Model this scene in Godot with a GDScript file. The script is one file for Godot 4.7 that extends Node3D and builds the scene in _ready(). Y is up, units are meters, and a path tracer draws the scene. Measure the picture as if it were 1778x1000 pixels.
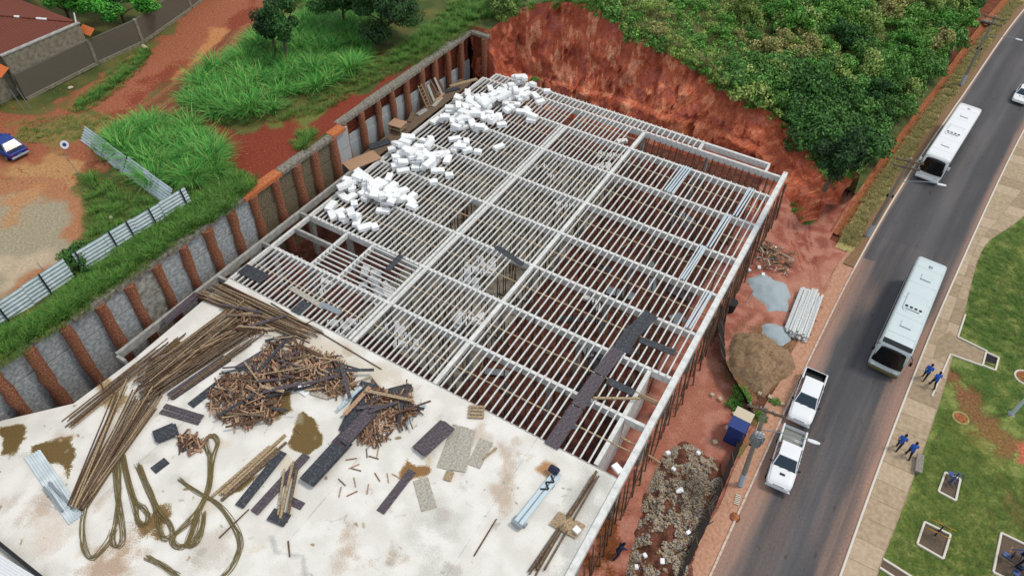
extends Node3D
# A building site seen from the air. x runs along the slab's short side, z towards the viewer, y is up; the street is y = 0.
const FOC := 1245.2
const EYE := Vector3(5.187, 45.0, 24.145)
const CAM_R := Vector3(0.8616, 0.0321, -0.50658)
const CAM_U := Vector3(-0.38034, 0.70174, -0.60241)
const CAM_F := Vector3(-0.33615, -0.71171, -0.61683)
const SLAB := 4.5      # top of the concrete slab
const UP := 8.2        # level of the ground behind the retaining wall
var rng := RandomNumberGenerator.new()
var names := {}
var mats := {}
var unit_box: BoxMesh
var unit_stick: ArrayMesh
var normal_rough: ImageTexture
var normal_fine: ImageTexture

# ---------- general helpers ----------
func P(px: float, py: float, y := 0.0) -> Vector3:      # a photo pixel on the level y
	var d: Vector3 = CAM_R * ((px - 889.0) / FOC) - CAM_U * ((py - 500.0) / FOC) + CAM_F
	return EYE + d * ((y - EYE.y) / d.y)
func P2(px: float, py: float, y := 0.0) -> Vector2:
	var p := P(px, py, y)
	return Vector2(p.x, p.z)
func PU(px: float, py: float, y := 6.0) -> Vector3:      # a photo pixel on the upper ground
	var p := P(px, py, y)
	for i in 30:
		y = lerpf(y, upper(p.x, p.z), 0.5)
		p = P(px, py, y)
	return p
func poly(list: Array, y := 0.0) -> PackedVector2Array:
	var r := PackedVector2Array()
	for i in range(0, list.size(), 2):
		r.append(P2(list[i], list[i + 1], y))
	return r
func rf(a: float, b: float) -> float:
	return rng.randf_range(a, b)
func numbered(called: String) -> String:
	if not names.has(called):
		names[called] = 0
		return called
	names[called] += 1
	return "%s_%03d" % [called, names[called]]
func tag(o: Node, label: String, category: String, group := "", kind := "") -> Node:
	o.set_meta("label", label)
	if category != "": o.set_meta("category", category)
	if group != "": o.set_meta("group", group)
	if kind != "": o.set_meta("kind", kind)
	return o
func struct(called: String, mesh: Mesh, m: Material, label := "") -> MeshInstance3D:
	var o := MeshInstance3D.new()
	o.name = numbered(called); o.mesh = mesh; o.material_override = m
	o.set_meta("kind", "structure")
	if label != "": o.set_meta("label", label)
	add_child(o)
	return o
func thing(called: String, label: String, category: String, at := Vector3.ZERO, turn := 0.0, group := "") -> Node3D:
	var o := Node3D.new()
	o.name = numbered(called); o.position = at; o.rotation.y = turn
	add_child(o)
	tag(o, label, category, group)
	return o
func obj(called: String, mesh: Mesh, m: Material, xf: Transform3D, label: String, category: String, group := "") -> MeshInstance3D:
	var o := MeshInstance3D.new()
	o.name = numbered(called); o.mesh = mesh; o.material_override = m; o.transform = xf
	add_child(o)
	tag(o, label, category, group)
	return o
func part(parent: Node, called: String, mesh: Mesh, m: Material, xf := Transform3D.IDENTITY, label := "") -> MeshInstance3D:
	var o := MeshInstance3D.new()
	o.name = called; o.mesh = mesh; o.material_override = m; o.transform = xf
	parent.add_child(o, true)
	if label != "": o.set_meta("label", label)
	return o
func bxf(center: Vector3, size: Vector3, turn := 0.0) -> Transform3D:
	return Transform3D(Basis(Vector3.UP, turn).scaled_local(size), center)
func pbox(parent: Node, called: String, center: Vector3, size: Vector3, m: Material, turn := 0.0, label := "") -> MeshInstance3D:
	return part(parent, called, unit_box, m, bxf(center, size, turn), label)
func span(a: Vector3, b: Vector3, w: float, t: float) -> Transform3D:   # unit box / stick laid from a to b (y axis along it)
	var y := b - a
	var l := y.length()
	y /= l
	var ref := Vector3.UP if absf(y.y) < 0.95 else Vector3.RIGHT
	var x := y.cross(ref).normalized()
	var z := x.cross(y).normalized()
	return Transform3D(Basis(x * w, y * l, z * t), (a + b) * 0.5)

# ---------- mesh helpers ----------
func new_st() -> SurfaceTool:
	var st := SurfaceTool.new()
	st.begin(Mesh.PRIMITIVE_TRIANGLES)
	return st
func face(st: SurfaceTool, pts: Array, out: Vector3, uvs := []) -> void:   # flat convex polygon whose front looks along out
	var n: Vector3 = (pts[1] - pts[0]).cross(pts[2] - pts[0])
	if n.length() < 1e-9: n = (pts[2] - pts[0]).cross(pts[3] - pts[0]) if pts.size() > 3 else Vector3.UP
	var flip := n.dot(out) > 0.0
	n = n.normalized() * (1.0 if flip else -1.0)
	for i in range(1, pts.size() - 1):
		var id := [0, i + 1, i] if flip else [0, i, i + 1]
		for k in id:
			st.set_normal(n)
			if uvs.size() > 0: st.set_uv(uvs[k])
			st.add_vertex(pts[k])
func bevel_box(size: Vector3, b: float) -> ArrayMesh:
	var st := new_st()
	add_bevel(st, Transform3D.IDENTITY, size, b)
	return st.commit()
func add_bevel(st: SurfaceTool, xf: Transform3D, size: Vector3, b: float) -> void:
	var h := size * 0.5
	var v := func(s: Array, a: int) -> Vector3:
		var p := Vector3(s[0] * (h.x - b), s[1] * (h.y - b), s[2] * (h.z - b))
		p[a] = s[a] * h[a]
		return xf * p
	var c := xf.origin
	for a in 3:
		var u: int = (a + 1) % 3
		var w: int = (a + 2) % 3
		for s in [-1, 1]:
			var q := []
			for uw in [[-1, -1], [1, -1], [1, 1], [-1, 1]]:
				var sg := [0, 0, 0]
				sg[a] = s; sg[u] = uw[0]; sg[w] = uw[1]
				q.append(v.call(sg, a))
			face(st, q, (q[0] + q[2]) * 0.5 - c)
		for s1 in [-1, 1]:
			for s2 in [-1, 1]:
				var s3 := [0, 0, 0]; var s4 := [0, 0, 0]
				s3[u] = s1; s3[w] = s2; s3[a] = -1
				s4[u] = s1; s4[w] = s2; s4[a] = 1
				var e := [v.call(s3, u), v.call(s4, u), v.call(s4, w), v.call(s3, w)]
				face(st, e, (e[0] + e[2]) * 0.5 - c)
	for i in 8:
		var s5 := [(i & 1) * 2 - 1, (i >> 1 & 1) * 2 - 1, (i >> 2 & 1) * 2 - 1]
		var t := [v.call(s5, 0), v.call(s5, 1), v.call(s5, 2)]
		face(st, t, t[0] + t[1] + t[2] - c * 3.0)
func add_box(st: SurfaceTool, center: Vector3, size: Vector3, turn := 0.0) -> void:
	st.append_from(unit_box, 0, bxf(center, size, turn))
func tube(st: SurfaceTool, pts: Array, radii: Array, sides := 6) -> void:   # smooth tapered tube through pts
	var rings := []
	for i in pts.size():
		var t: Vector3 = (pts[mini(i + 1, pts.size() - 1)] - pts[maxi(i - 1, 0)]).normalized()
		var ref := Vector3.UP if absf(t.y) < 0.9 else Vector3.RIGHT
		var x := t.cross(ref).normalized()
		var y := x.cross(t).normalized()
		var ring := []
		for k in sides:
			var a := TAU * k / sides
			ring.append([pts[i] + (x * cos(a) + y * sin(a)) * float(radii[i]), x * cos(a) + y * sin(a)])
		rings.append(ring)
	for i in pts.size() - 1:
		for k in sides:
			var k2 := (k + 1) % sides
			for q in [[i, k], [i + 1, k2], [i + 1, k], [i, k], [i, k2], [i + 1, k2]]:
				st.set_normal(rings[q[0]][q[1]][1])
				st.add_vertex(rings[q[0]][q[1]][0])
	for e in [0, pts.size() - 1]:
		var q2 := []
		for k in sides: q2.append(rings[e][k][0])
		face(st, q2, (pts[0] - pts[1]) if e == 0 else (pts[e] - pts[e - 1]))
func tube_mesh(pts: Array, radii: Array, sides := 6) -> ArrayMesh:
	var st := new_st()
	tube(st, pts, radii, sides)
	return st.commit()
func grid_mesh(rows: Array, uvs := []) -> ArrayMesh:      # rows of points, smooth; seen from the side (row step) x (column step)
	var nr := rows.size()
	var nc: int = rows[0].size()
	var vs := PackedVector3Array(); var ns := PackedVector3Array(); var uv := PackedVector2Array(); var ix := PackedInt32Array()
	for r in nr:
		for c in nc:
			vs.append(rows[r][c])
			var a: Vector3 = rows[mini(r + 1, nr - 1)][c] - rows[maxi(r - 1, 0)][c]
			var b: Vector3 = rows[r][mini(c + 1, nc - 1)] - rows[r][maxi(c - 1, 0)]
			ns.append(a.cross(b).normalized())
			uv.append(uvs[r][c] if uvs.size() > 0 else Vector2(float(c) / (nc - 1), float(r) / (nr - 1)))
			if r < nr - 1 and c < nc - 1:
				var i := r * nc + c
				ix.append_array([i, i + 1, i + nc, i + 1, i + nc + 1, i + nc])
	var arr := []
	arr.resize(Mesh.ARRAY_MAX)
	arr[Mesh.ARRAY_VERTEX] = vs; arr[Mesh.ARRAY_NORMAL] = ns; arr[Mesh.ARRAY_TEX_UV] = uv; arr[Mesh.ARRAY_INDEX] = ix
	var m := ArrayMesh.new()
	m.add_surface_from_arrays(Mesh.PRIMITIVE_TRIANGLES, arr)
	return m
func prism(outline: PackedVector2Array, y0: float, y1: float, rect := Rect2()) -> ArrayMesh:   # outline in x,z; uv from rect
	var st := new_st()
	var uvf := func(p: Vector2) -> Vector2:
		return (p - rect.position) / rect.size if rect.size.x > 0 else p
	var tri := Geometry2D.triangulate_polygon(outline)
	for i in range(0, tri.size(), 3):
		for y in [y0, y1]:
			var pts := []; var uvs := []
			for k in 3:
				var q: Vector2 = outline[tri[i + k]]
				pts.append(Vector3(q.x, y, q.y)); uvs.append(uvf.call(q))
			face(st, pts, Vector3.UP if y == y1 else Vector3.DOWN, uvs)
	var area := 0.0
	for i in outline.size(): area += outline[i].cross(outline[(i + 1) % outline.size()])
	for i in outline.size():
		var a := outline[i]
		var b := outline[(i + 1) % outline.size()]
		var d := b - a
		var n := Vector3(d.y, 0, -d.x) * signf(area)
		var ua: Vector2 = uvf.call(a); var ub: Vector2 = uvf.call(b)
		face(st, [Vector3(a.x, y0, a.y), Vector3(b.x, y0, b.y), Vector3(b.x, y1, b.y), Vector3(a.x, y1, a.y)], n, [ua, ub, ub, ua])
	return st.commit()
func ring_loft(rings: Array) -> ArrayMesh:      # closed rings of equal size, smooth skin, fan caps
	var st := new_st()
	st.set_smooth_group(0)
	var n: int = rings[0].size()
	for i in rings.size() - 1:
		for k in n:
			var k2 := (k + 1) % n
			for v in [rings[i][k], rings[i + 1][k2], rings[i][k2], rings[i][k], rings[i + 1][k], rings[i + 1][k2]]:
				st.add_vertex(v)
	for e in [0, rings.size() - 1]:
		var c := Vector3.ZERO
		for p in rings[e]: c += p
		c /= n
		st.set_smooth_group(1 if e == 0 else 2)
		for k in n:
			var k2 := (k + 1) % n
			for v in ([c, rings[e][k], rings[e][k2]] if e == 0 else [c, rings[e][k2], rings[e][k]]): st.add_vertex(v)
	st.generate_normals()
	return st.commit()
func ring(z: float, hw: float, y0: float, y1: float, e := 0.4, n := 20, hw_top := -1.0) -> Array:
	var r := []
	for k in n:
		var a := TAU * (k + 0.5) / n
		var cx := signf(cos(a)) * pow(absf(cos(a)), e)
		var sy := signf(sin(a)) * pow(absf(sin(a)), e)
		var w := hw if hw_top < 0 else lerpf(hw, hw_top, sy * 0.5 + 0.5)
		r.append(Vector3(cx * w, (y0 + y1) * 0.5 + sy * (y1 - y0) * 0.5, z))
	return r
func nets(bones: Array, cell: float, k: float) -> ArrayMesh:    # tapered capsules joined smoothly, meshed as surface nets
	var lo := Vector3.ONE * 1e9
	var hi := -lo
	for b in bones:
		var r: float = maxf(b[2], b[3]) + k + cell * 2.0
		for q in [b[0], b[1]]:
			lo = lo.min(q - Vector3.ONE * r); hi = hi.max(q + Vector3.ONE * r)
	var n := Vector3i((hi - lo) / cell) + Vector3i.ONE * 2
	var fld := PackedFloat32Array()
	fld.resize(n.x * n.y * n.z)
	fld.fill(10.0)
	for b in bones:
		var a: Vector3 = b[0]
		var ab: Vector3 = b[1] - a
		var l2 := maxf(ab.length_squared(), 1e-9)
		var rr: float = maxf(b[2], b[3]) + k + cell * 1.5
		var i0 := Vector3i((a.min(b[1]) - Vector3.ONE * rr - lo) / cell).clamp(Vector3i.ZERO, n - Vector3i.ONE)
		var i1 := (Vector3i((a.max(b[1]) + Vector3.ONE * rr - lo) / cell) + Vector3i.ONE).clamp(Vector3i.ZERO, n - Vector3i.ONE)
		for z in range(i0.z, i1.z + 1):
			for y in range(i0.y, i1.y + 1):
				for x in range(i0.x, i1.x + 1):
					var p := lo + Vector3(x, y, z) * cell
					var t := clampf((p - a).dot(ab) / l2, 0.0, 1.0)
					var d: float = (p - a - ab * t).length() - lerpf(b[2], b[3], t)
					var id := (z * n.y + y) * n.x + x
					var f := fld[id]
					var h := maxf(k - absf(f - d), 0.0) / k
					fld[id] = minf(f, d) - h * h * k * 0.25
	var vid := {}
	var vs := PackedVector3Array()
	var ix := PackedInt32Array()
	var st3 := [1, n.x, n.x * n.y]
	var offs := []
	for i in 8: offs.append(Vector3(i & 1, i >> 1 & 1, i >> 2 & 1))
	for z in n.z - 1:
		for y in n.y - 1:
			for x in n.x - 1:
				var id := (z * n.y + y) * n.x + x
				var c := 0
				var vals := []
				for i in 8:
					var q := fld[id + (i & 1) + (i >> 1 & 1) * n.x + (i >> 2 & 1) * n.x * n.y]
					vals.append(q)
					if q < 0.0: c += 1
				if c == 0 or c == 8: continue
				var sum := Vector3.ZERO
				var m := 0
				for e in [[0, 1], [2, 3], [4, 5], [6, 7], [0, 2], [1, 3], [4, 6], [5, 7], [0, 4], [1, 5], [2, 6], [3, 7]]:
					var va: float = vals[e[0]]
					var vb: float = vals[e[1]]
					if (va < 0.0) != (vb < 0.0):
						sum += offs[e[0]].lerp(offs[e[1]], va / (va - vb)); m += 1
				vid[id] = vs.size()
				vs.append(lo + (Vector3(x, y, z) + sum / m) * cell)
	for id in vid:
		for a in 3:
			var u: int = st3[(a + 1) % 3]
			var w: int = st3[(a + 2) % 3]
			var id2: int = id + st3[a]
			if id2 >= fld.size(): continue
			var s0 := fld[id] < 0.0
			if s0 == (fld[id2] < 0.0): continue
			if not (vid.has(id - u) and vid.has(id - w) and vid.has(id - u - w)): continue
			var q := [vid[id], vid[id - u], vid[id - u - w], vid[id - w]]
			if s0: ix.append_array([q[0], q[2], q[1], q[0], q[3], q[2]])
			else: ix.append_array([q[0], q[1], q[2], q[0], q[2], q[3]])
	var st := new_st()
	st.set_smooth_group(0)
	for i in ix: st.add_vertex(vs[i])
	st.generate_normals()
	return st.commit()

# ---------- materials ----------
func noise(sd: int, freq: float, oct := 4, kind := FastNoiseLite.TYPE_SIMPLEX_SMOOTH) -> FastNoiseLite:
	var f := FastNoiseLite.new()
	f.seed = sd; f.frequency = freq; f.noise_type = kind
	f.fractal_type = FastNoiseLite.FRACTAL_FBM; f.fractal_octaves = oct
	return f
func plain(key: String, c: Color, rough := 0.8, metal := 0.0) -> StandardMaterial3D:
	if mats.has(key): return mats[key]
	var m := StandardMaterial3D.new()
	m.albedo_color = c; m.roughness = rough; m.metallic = metal
	mats[key] = m
	return m
func tint(key: String, cols: Array, tile: float, rough := 0.9, sd := 1, freq := 0.02, bump := 0, metal := 0.0) -> StandardMaterial3D:   # mottled colours, triplanar
	if mats.has(key): return mats[key]
	var img := noise(sd, freq, 5).get_seamless_image(256, 256)
	img.convert(Image.FORMAT_L8)
	var src := img.get_data()
	var fine := noise(sd + 50, 0.16, 2).get_seamless_image(256, 256)
	fine.convert(Image.FORMAT_L8)
	var fd := fine.get_data()
	var g := Gradient.new()
	g.offsets = PackedFloat32Array(); g.colors = PackedColorArray()
	var off := PackedFloat32Array()
	for i in cols.size(): off.append(lerpf(0.0, 1.0, float(i) / maxi(cols.size() - 1, 1)))
	g.offsets = off; g.colors = PackedColorArray(cols)
	var lut := []
	for i in 256: lut.append(g.sample(i / 255.0))
	var out := PackedByteArray()
	out.resize(256 * 256 * 3)
	for i in 65536:
		var c: Color = lut[src[i]]
		var k := 0.93 + fd[i] * 0.00055
		out[i * 3] = clampi(int(c.r * k * 255.0), 0, 255)
		out[i * 3 + 1] = clampi(int(c.g * k * 255.0), 0, 255)
		out[i * 3 + 2] = clampi(int(c.b * k * 255.0), 0, 255)
	var im := Image.create_from_data(256, 256, false, Image.FORMAT_RGB8, out)
	im.generate_mipmaps()
	var m := StandardMaterial3D.new()
	m.albedo_texture = ImageTexture.create_from_image(im)
	m.roughness = rough; m.metallic = metal
	m.uv1_triplanar = true; m.uv1_world_triplanar = true
	m.uv1_scale = Vector3.ONE / tile
	if bump > 0:
		m.normal_enabled = true
		m.normal_texture = normal_rough if bump > 1 else normal_fine
		m.normal_scale = 0.45
	mats[key] = m
	return m
func leafmat(key: String, rough := 0.75) -> StandardMaterial3D:
	if mats.has(key): return mats[key]
	var m := StandardMaterial3D.new()
	m.vertex_color_use_as_albedo = true
	m.roughness = rough
	m.cull_mode = BaseMaterial3D.CULL_DISABLED
	m.backlight_enabled = true
	m.backlight = Color(0.08, 0.12, 0.02)
	mats[key] = m
	return m
func lin(c: Color) -> Color:
	return c.srgb_to_linear()

# ---------- painted surface maps (colour only) ----------
func paint(w: int, h: int, rect: Rect2, base: Array, layers: Array, sd: int, grain := 0.3, freq := 0.012) -> ImageTexture:
	var n1i := noise(sd, freq, 5).get_image(w, h); n1i.convert(Image.FORMAT_L8)
	var n2i := noise(sd + 7, 0.22, 3).get_image(w, h); n2i.convert(Image.FORMAT_L8)
	var n1 := n1i.get_data()
	var n2 := n2i.get_data()
	var d := PackedByteArray()
	d.resize(w * h * 3)
	var b0: Color = base[0]
	var db: Color = base[1] - base[0]
	var g0 := 1.0 - grain * 0.5
	var g1 := grain / 255.0
	for i in w * h:
		var t := smoothstep(60.0, 195.0, float(n1[i]))
		var g := (g0 + n2[i] * g1) * 255.0
		d[i * 3] = mini(int((b0.r + db.r * t) * g), 255)
		d[i * 3 + 1] = mini(int((b0.g + db.g * t) * g), 255)
		d[i * 3 + 2] = mini(int((b0.b + db.b * t) * g), 255)
	var sx := w / rect.size.x
	var sy := h / rect.size.y
	for L in layers:
		var pl: PackedVector2Array = L.poly
		var is_line: bool = L.has("w")
		var hw: float = L.w * 0.5 if is_line else 0.0
		var soft: float = L.get("soft", 0.3)
		var amp: float = L.get("amp", 0.5)
		var op: float = L.get("op", 1.0)
		var ca: Color = L.c[0]
		var dc: Color = L.c[1] - L.c[0]
		var box := Rect2(pl[0], Vector2.ZERO)
		for q in pl: box = box.expand(q)
		box = box.grow(soft + amp + hw)
		var x0 := maxi(int((box.position.x - rect.position.x) * sx), 0)
		var x1 := mini(int((box.end.x - rect.position.x) * sx), w - 1)
		var y0 := maxi(int((box.position.y - rect.position.y) * sy), 0)
		var y1 := mini(int((box.end.y - rect.position.y) * sy), h - 1)
		if x1 <= x0 or y1 <= y0: continue
		var gw := (x1 - x0) / 4 + 2
		var gh := (y1 - y0) / 4 + 2
		var sd_grid := PackedFloat32Array()
		sd_grid.resize(gw * gh)
		for gy in gh:
			for gx in gw:
				var p := rect.position + Vector2((x0 + gx * 4) / sx, (y0 + gy * 4) / sy)
				var best := 1e9
				for k in pl.size() - (1 if is_line else 0):
					best = minf(best, p.distance_squared_to(Geometry2D.get_closest_point_to_segment(p, pl[k], pl[(k + 1) % pl.size()])))
				best = sqrt(best)
				if is_line: best -= hw
				elif Geometry2D.is_point_in_polygon(p, pl): best = -best
				sd_grid[gy * gw + gx] = best
		for y in range(y0, y1):
			var gyf := (y - y0) * 0.25
			var gy0 := int(gyf)
			var fy := gyf - gy0
			for x in range(x0, x1):
				var gxf := (x - x0) * 0.25
				var gx0 := int(gxf)
				var q := gy0 * gw + gx0
				var fx := gxf - gx0
				var dist := lerpf(lerpf(sd_grid[q], sd_grid[q + 1], fx), lerpf(sd_grid[q + gw], sd_grid[q + gw + 1], fx), fy)
				var i := y * w + x
				dist += (n1[i] - 128.0) / 75.0 * amp + (n2[i] - 128.0) / 250.0 * amp
				var a := (0.5 - dist / soft) * op
				if a <= 0.0: continue
				a = minf(a, op)
				var t := n2[i] / 255.0
				var g := g0 + n2[i] * g1
				d[i * 3] = clampi(int(lerpf(d[i * 3], (ca.r + dc.r * t) * g * 255.0, a)), 0, 255)
				d[i * 3 + 1] = clampi(int(lerpf(d[i * 3 + 1], (ca.g + dc.g * t) * g * 255.0, a)), 0, 255)
				d[i * 3 + 2] = clampi(int(lerpf(d[i * 3 + 2], (ca.b + dc.b * t) * g * 255.0, a)), 0, 255)
	var im := Image.create_from_data(w, h, false, Image.FORMAT_RGB8, d)
	im.generate_mipmaps()
	return ImageTexture.create_from_image(im)
func mapmat(tex: ImageTexture, rough := 0.95) -> StandardMaterial3D:
	var m := StandardMaterial3D.new()
	m.albedo_texture = tex; m.roughness = rough
	return m
func C(h: String) -> Color:
	return Color.html(h)

# ---------- shape of the land ----------
var RLZ := [-200.0, -150.0, -105.5, -74.2, -50.3, -32.8, -14.4, 0.56, 30.0, 60.0]
var RLX := [40.0, 28.5, 19.3, 14.62, 11.27, 9.52, 8.42, 7.78, 6.7, 5.7]
var RRZ := [-200.0, -150.0, -105.0, -67.6, -34.0, -18.9, -3.7, 30.0, 60.0]
var RRX := [48.5, 36.8, 27.3, 21.35, 17.29, 15.89, 14.82, 12.9, 11.5]
var WRZ := [-200.0, -60.0, -50.0, -44.0, -33.7, -23.8, -16.0, -9.9, -5.0, 30.0]
var WRX := [52.0, 25.6, 22.2, 19.7, 19.05, 18.63, 18.02, 17.43, 16.91, 14.7]
func curve(xs: Array, ys: Array, x: float) -> float:
	var n := xs.size()
	if x <= xs[0]: return ys[0]
	if x >= xs[n - 1]: return ys[n - 1]
	var i := 0
	while xs[i + 1] < x: i += 1
	var h: float = xs[i + 1] - xs[i]
	var t: float = (x - xs[i]) / h
	var m0: float = (ys[i + 1] - ys[maxi(i - 1, 0)]) / (xs[i + 1] - xs[maxi(i - 1, 0)])
	var m1: float = (ys[mini(i + 2, n - 1)] - ys[i]) / (xs[mini(i + 2, n - 1)] - xs[i])
	var t2 := t * t
	var t3 := t2 * t
	return (2 * t3 - 3 * t2 + 1) * ys[i] + (t3 - 2 * t2 + t) * h * m0 + (3 * t2 - 2 * t3) * ys[i + 1] + (t3 - t2) * h * m1
func rl(z: float) -> float: return curve(RLZ, RLX, z)
func rr(z: float) -> float: return curve(RRZ, RRX, z)
func wr(z: float) -> float: return curve(WRZ, WRX, z)
var TX := [-140.0, -60.0, -45.0, -36.0, -30.0, -26.0, -24.0, -20.0, -13.0, -9.0, -4.0, 1.0, 3.0, 6.0, 8.0, 60.0]
var TY := [9.5, 8.2, 8.5, 8.9, 10.8, 11.2, 10.5, 8.9, 7.4, 6.2, 5.0, 3.0, 1.6, 0.55, 0.15, 0.1]
var land_noise: FastNoiseLite
func upper(x: float, z: float) -> float:          # ground above the pit
	var xs := x - (rl(minf(z, -45.0)) - rl(-45.0)) * smoothstep(-20.0, 6.0, x)
	var hill := curve(TX, TY, xs)
	var y := lerpf(UP, hill, smoothstep(-36.0, -46.0, z))
	var edge := clampf((-36.6 - x) / 3.0, 0.0, 1.0) if z > -40.0 else 1.0
	return y + land_noise.get_noise_2d(x, z) * 0.35 * edge * clampf(y - 0.3, 0.0, 1.0)
var PIT := PackedVector2Array([Vector2(-36.15, 60), Vector2(-36.15, -17.3), Vector2(-36.95, -17.6), Vector2(-36.95, -40.2), Vector2(-34.2, -40.3), Vector2(-33.6, -44.6),
	Vector2(-30.3, -46), Vector2(-26.6, -47.1), Vector2(-24.7, -47.7), Vector2(-20.5, -48.2), Vector2(-13.4, -48.1), Vector2(-9.1, -47.9), Vector2(-4.4, -47.9),
	Vector2(0.75, -47.1), Vector2(2.9, -45), Vector2(5.2, -41), Vector2(6.0, -38.5), Vector2(200, -38.5), Vector2(200, 60)])
func resample(pl: Array, n: int) -> Array:
	var len_ := [0.0]
	for i in range(1, pl.size()): len_.append(len_[-1] + pl[i].distance_to(pl[i - 1]))
	var out := []
	for k in n:
		var d: float = len_[-1] * k / (n - 1)
		var i := 0
		while i < pl.size() - 2 and len_[i + 1] < d: i += 1
		out.append(pl[i].lerp(pl[i + 1], clampf((d - len_[i]) / maxf(len_[i + 1] - len_[i], 1e-6), 0, 1)))
	return out
func strip(za: float, zb: float, step: float, left: Callable, right: Callable, cols: int, y: Callable, zuv := Vector2(0, 1), map := Rect2()) -> ArrayMesh:
	var rows := []
	var uvs := []
	var n := int((za - zb) / step)
	for i in n + 1:
		var z := lerpf(za, zb, float(i) / n)
		var a: float = left.call(z)
		var b: float = right.call(z)
		var row := []
		var uvr := []
		for c in cols + 1:
			var t := float(c) / cols
			row.append(Vector3(lerpf(a, b, t), y.call(t, z), z))
			uvr.append(Vector2(t, (z - zuv.x) / (zuv.y - zuv.x)) if map.size.x == 0.0 else (Vector2(lerpf(a, b, t), z) - map.position) / map.size)
		rows.append(row); uvs.append(uvr)
	# rows go to -z, columns to +x: front must look up
	for r in rows: r.reverse()
	for r in uvs: r.reverse()
	return grid_mesh(rows, uvs)

func _ready() -> void:
	rng.seed = 20240
	# --- camera, sky, sun, exposure ---
	var cam := Camera3D.new()
	cam.name = "camera"
	cam.transform = Transform3D(Basis(CAM_R, CAM_U, -CAM_F), EYE)
	cam.fov = rad_to_deg(2.0 * atan(500.0 / FOC))
	cam.far = 3000.0
	add_child(cam)
	cam.current = true
	var env := Environment.new()
	env.background_mode = Environment.BG_SKY
	var sm := ProceduralSkyMaterial.new()
	sm.sky_top_color = Color(0.80, 0.83, 0.87)
	sm.sky_horizon_color = Color(0.74, 0.76, 0.79)
	sm.sky_curve = 0.4
	sm.ground_bottom_color = Color(0.2, 0.16, 0.12)
	sm.ground_horizon_color = Color(0.5, 0.48, 0.45)
	sm.sun_angle_max = 1.0
	var sky := Sky.new()
	sky.sky_material = sm
	env.sky = sky
	env.tonemap_mode = Environment.TONE_MAPPER_LINEAR
	env.tonemap_exposure = 1.2
	env.sdfgi_enabled = true; env.ssao_enabled = true; env.ssil_enabled = true
	var we := WorldEnvironment.new()
	we.name = "environment"
	we.environment = env
	add_child(we)
	var sun := DirectionalLight3D.new()
	sun.name = "sun"
	sun.light_color = Color(1.0, 0.96, 0.9)
	sun.light_energy = 0.45
	sun.light_angular_distance = 12.0
	sun.shadow_enabled = true
	sun.look_at_from_position(Vector3(18, 40, -14), Vector3.ZERO, Vector3.UP)
	add_child(sun)
	# --- shared bits ---
	unit_box = BoxMesh.new()
	unit_box.size = Vector3.ONE
	unit_stick = tube_mesh([Vector3(0, -0.5, 0), Vector3(0, 0, 0), Vector3(0, 0.5, 0)], [0.52, 0.5, 0.42], 7)
	land_noise = noise(3, 0.06, 4)
	var bi := noise(91, 0.05, 4).get_seamless_image(256, 256); bi.convert(Image.FORMAT_RGBA8); bi.bump_map_to_normal_map(6.0)
	normal_rough = ImageTexture.create_from_image(bi)
	var bf := noise(92, 0.15, 3).get_seamless_image(256, 256); bf.convert(Image.FORMAT_RGBA8); bf.bump_map_to_normal_map(3.0)
	normal_fine = ImageTexture.create_from_image(bf)
	make_materials()
	build_land()
	build_street()
	build_retaining_wall()
	build_building()
	build_floor_clutter()
	build_slab_clutter()
	build_yard()
	build_left_side()
	build_vegetation()
	build_vehicles()
	build_park()
	build_people()

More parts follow.
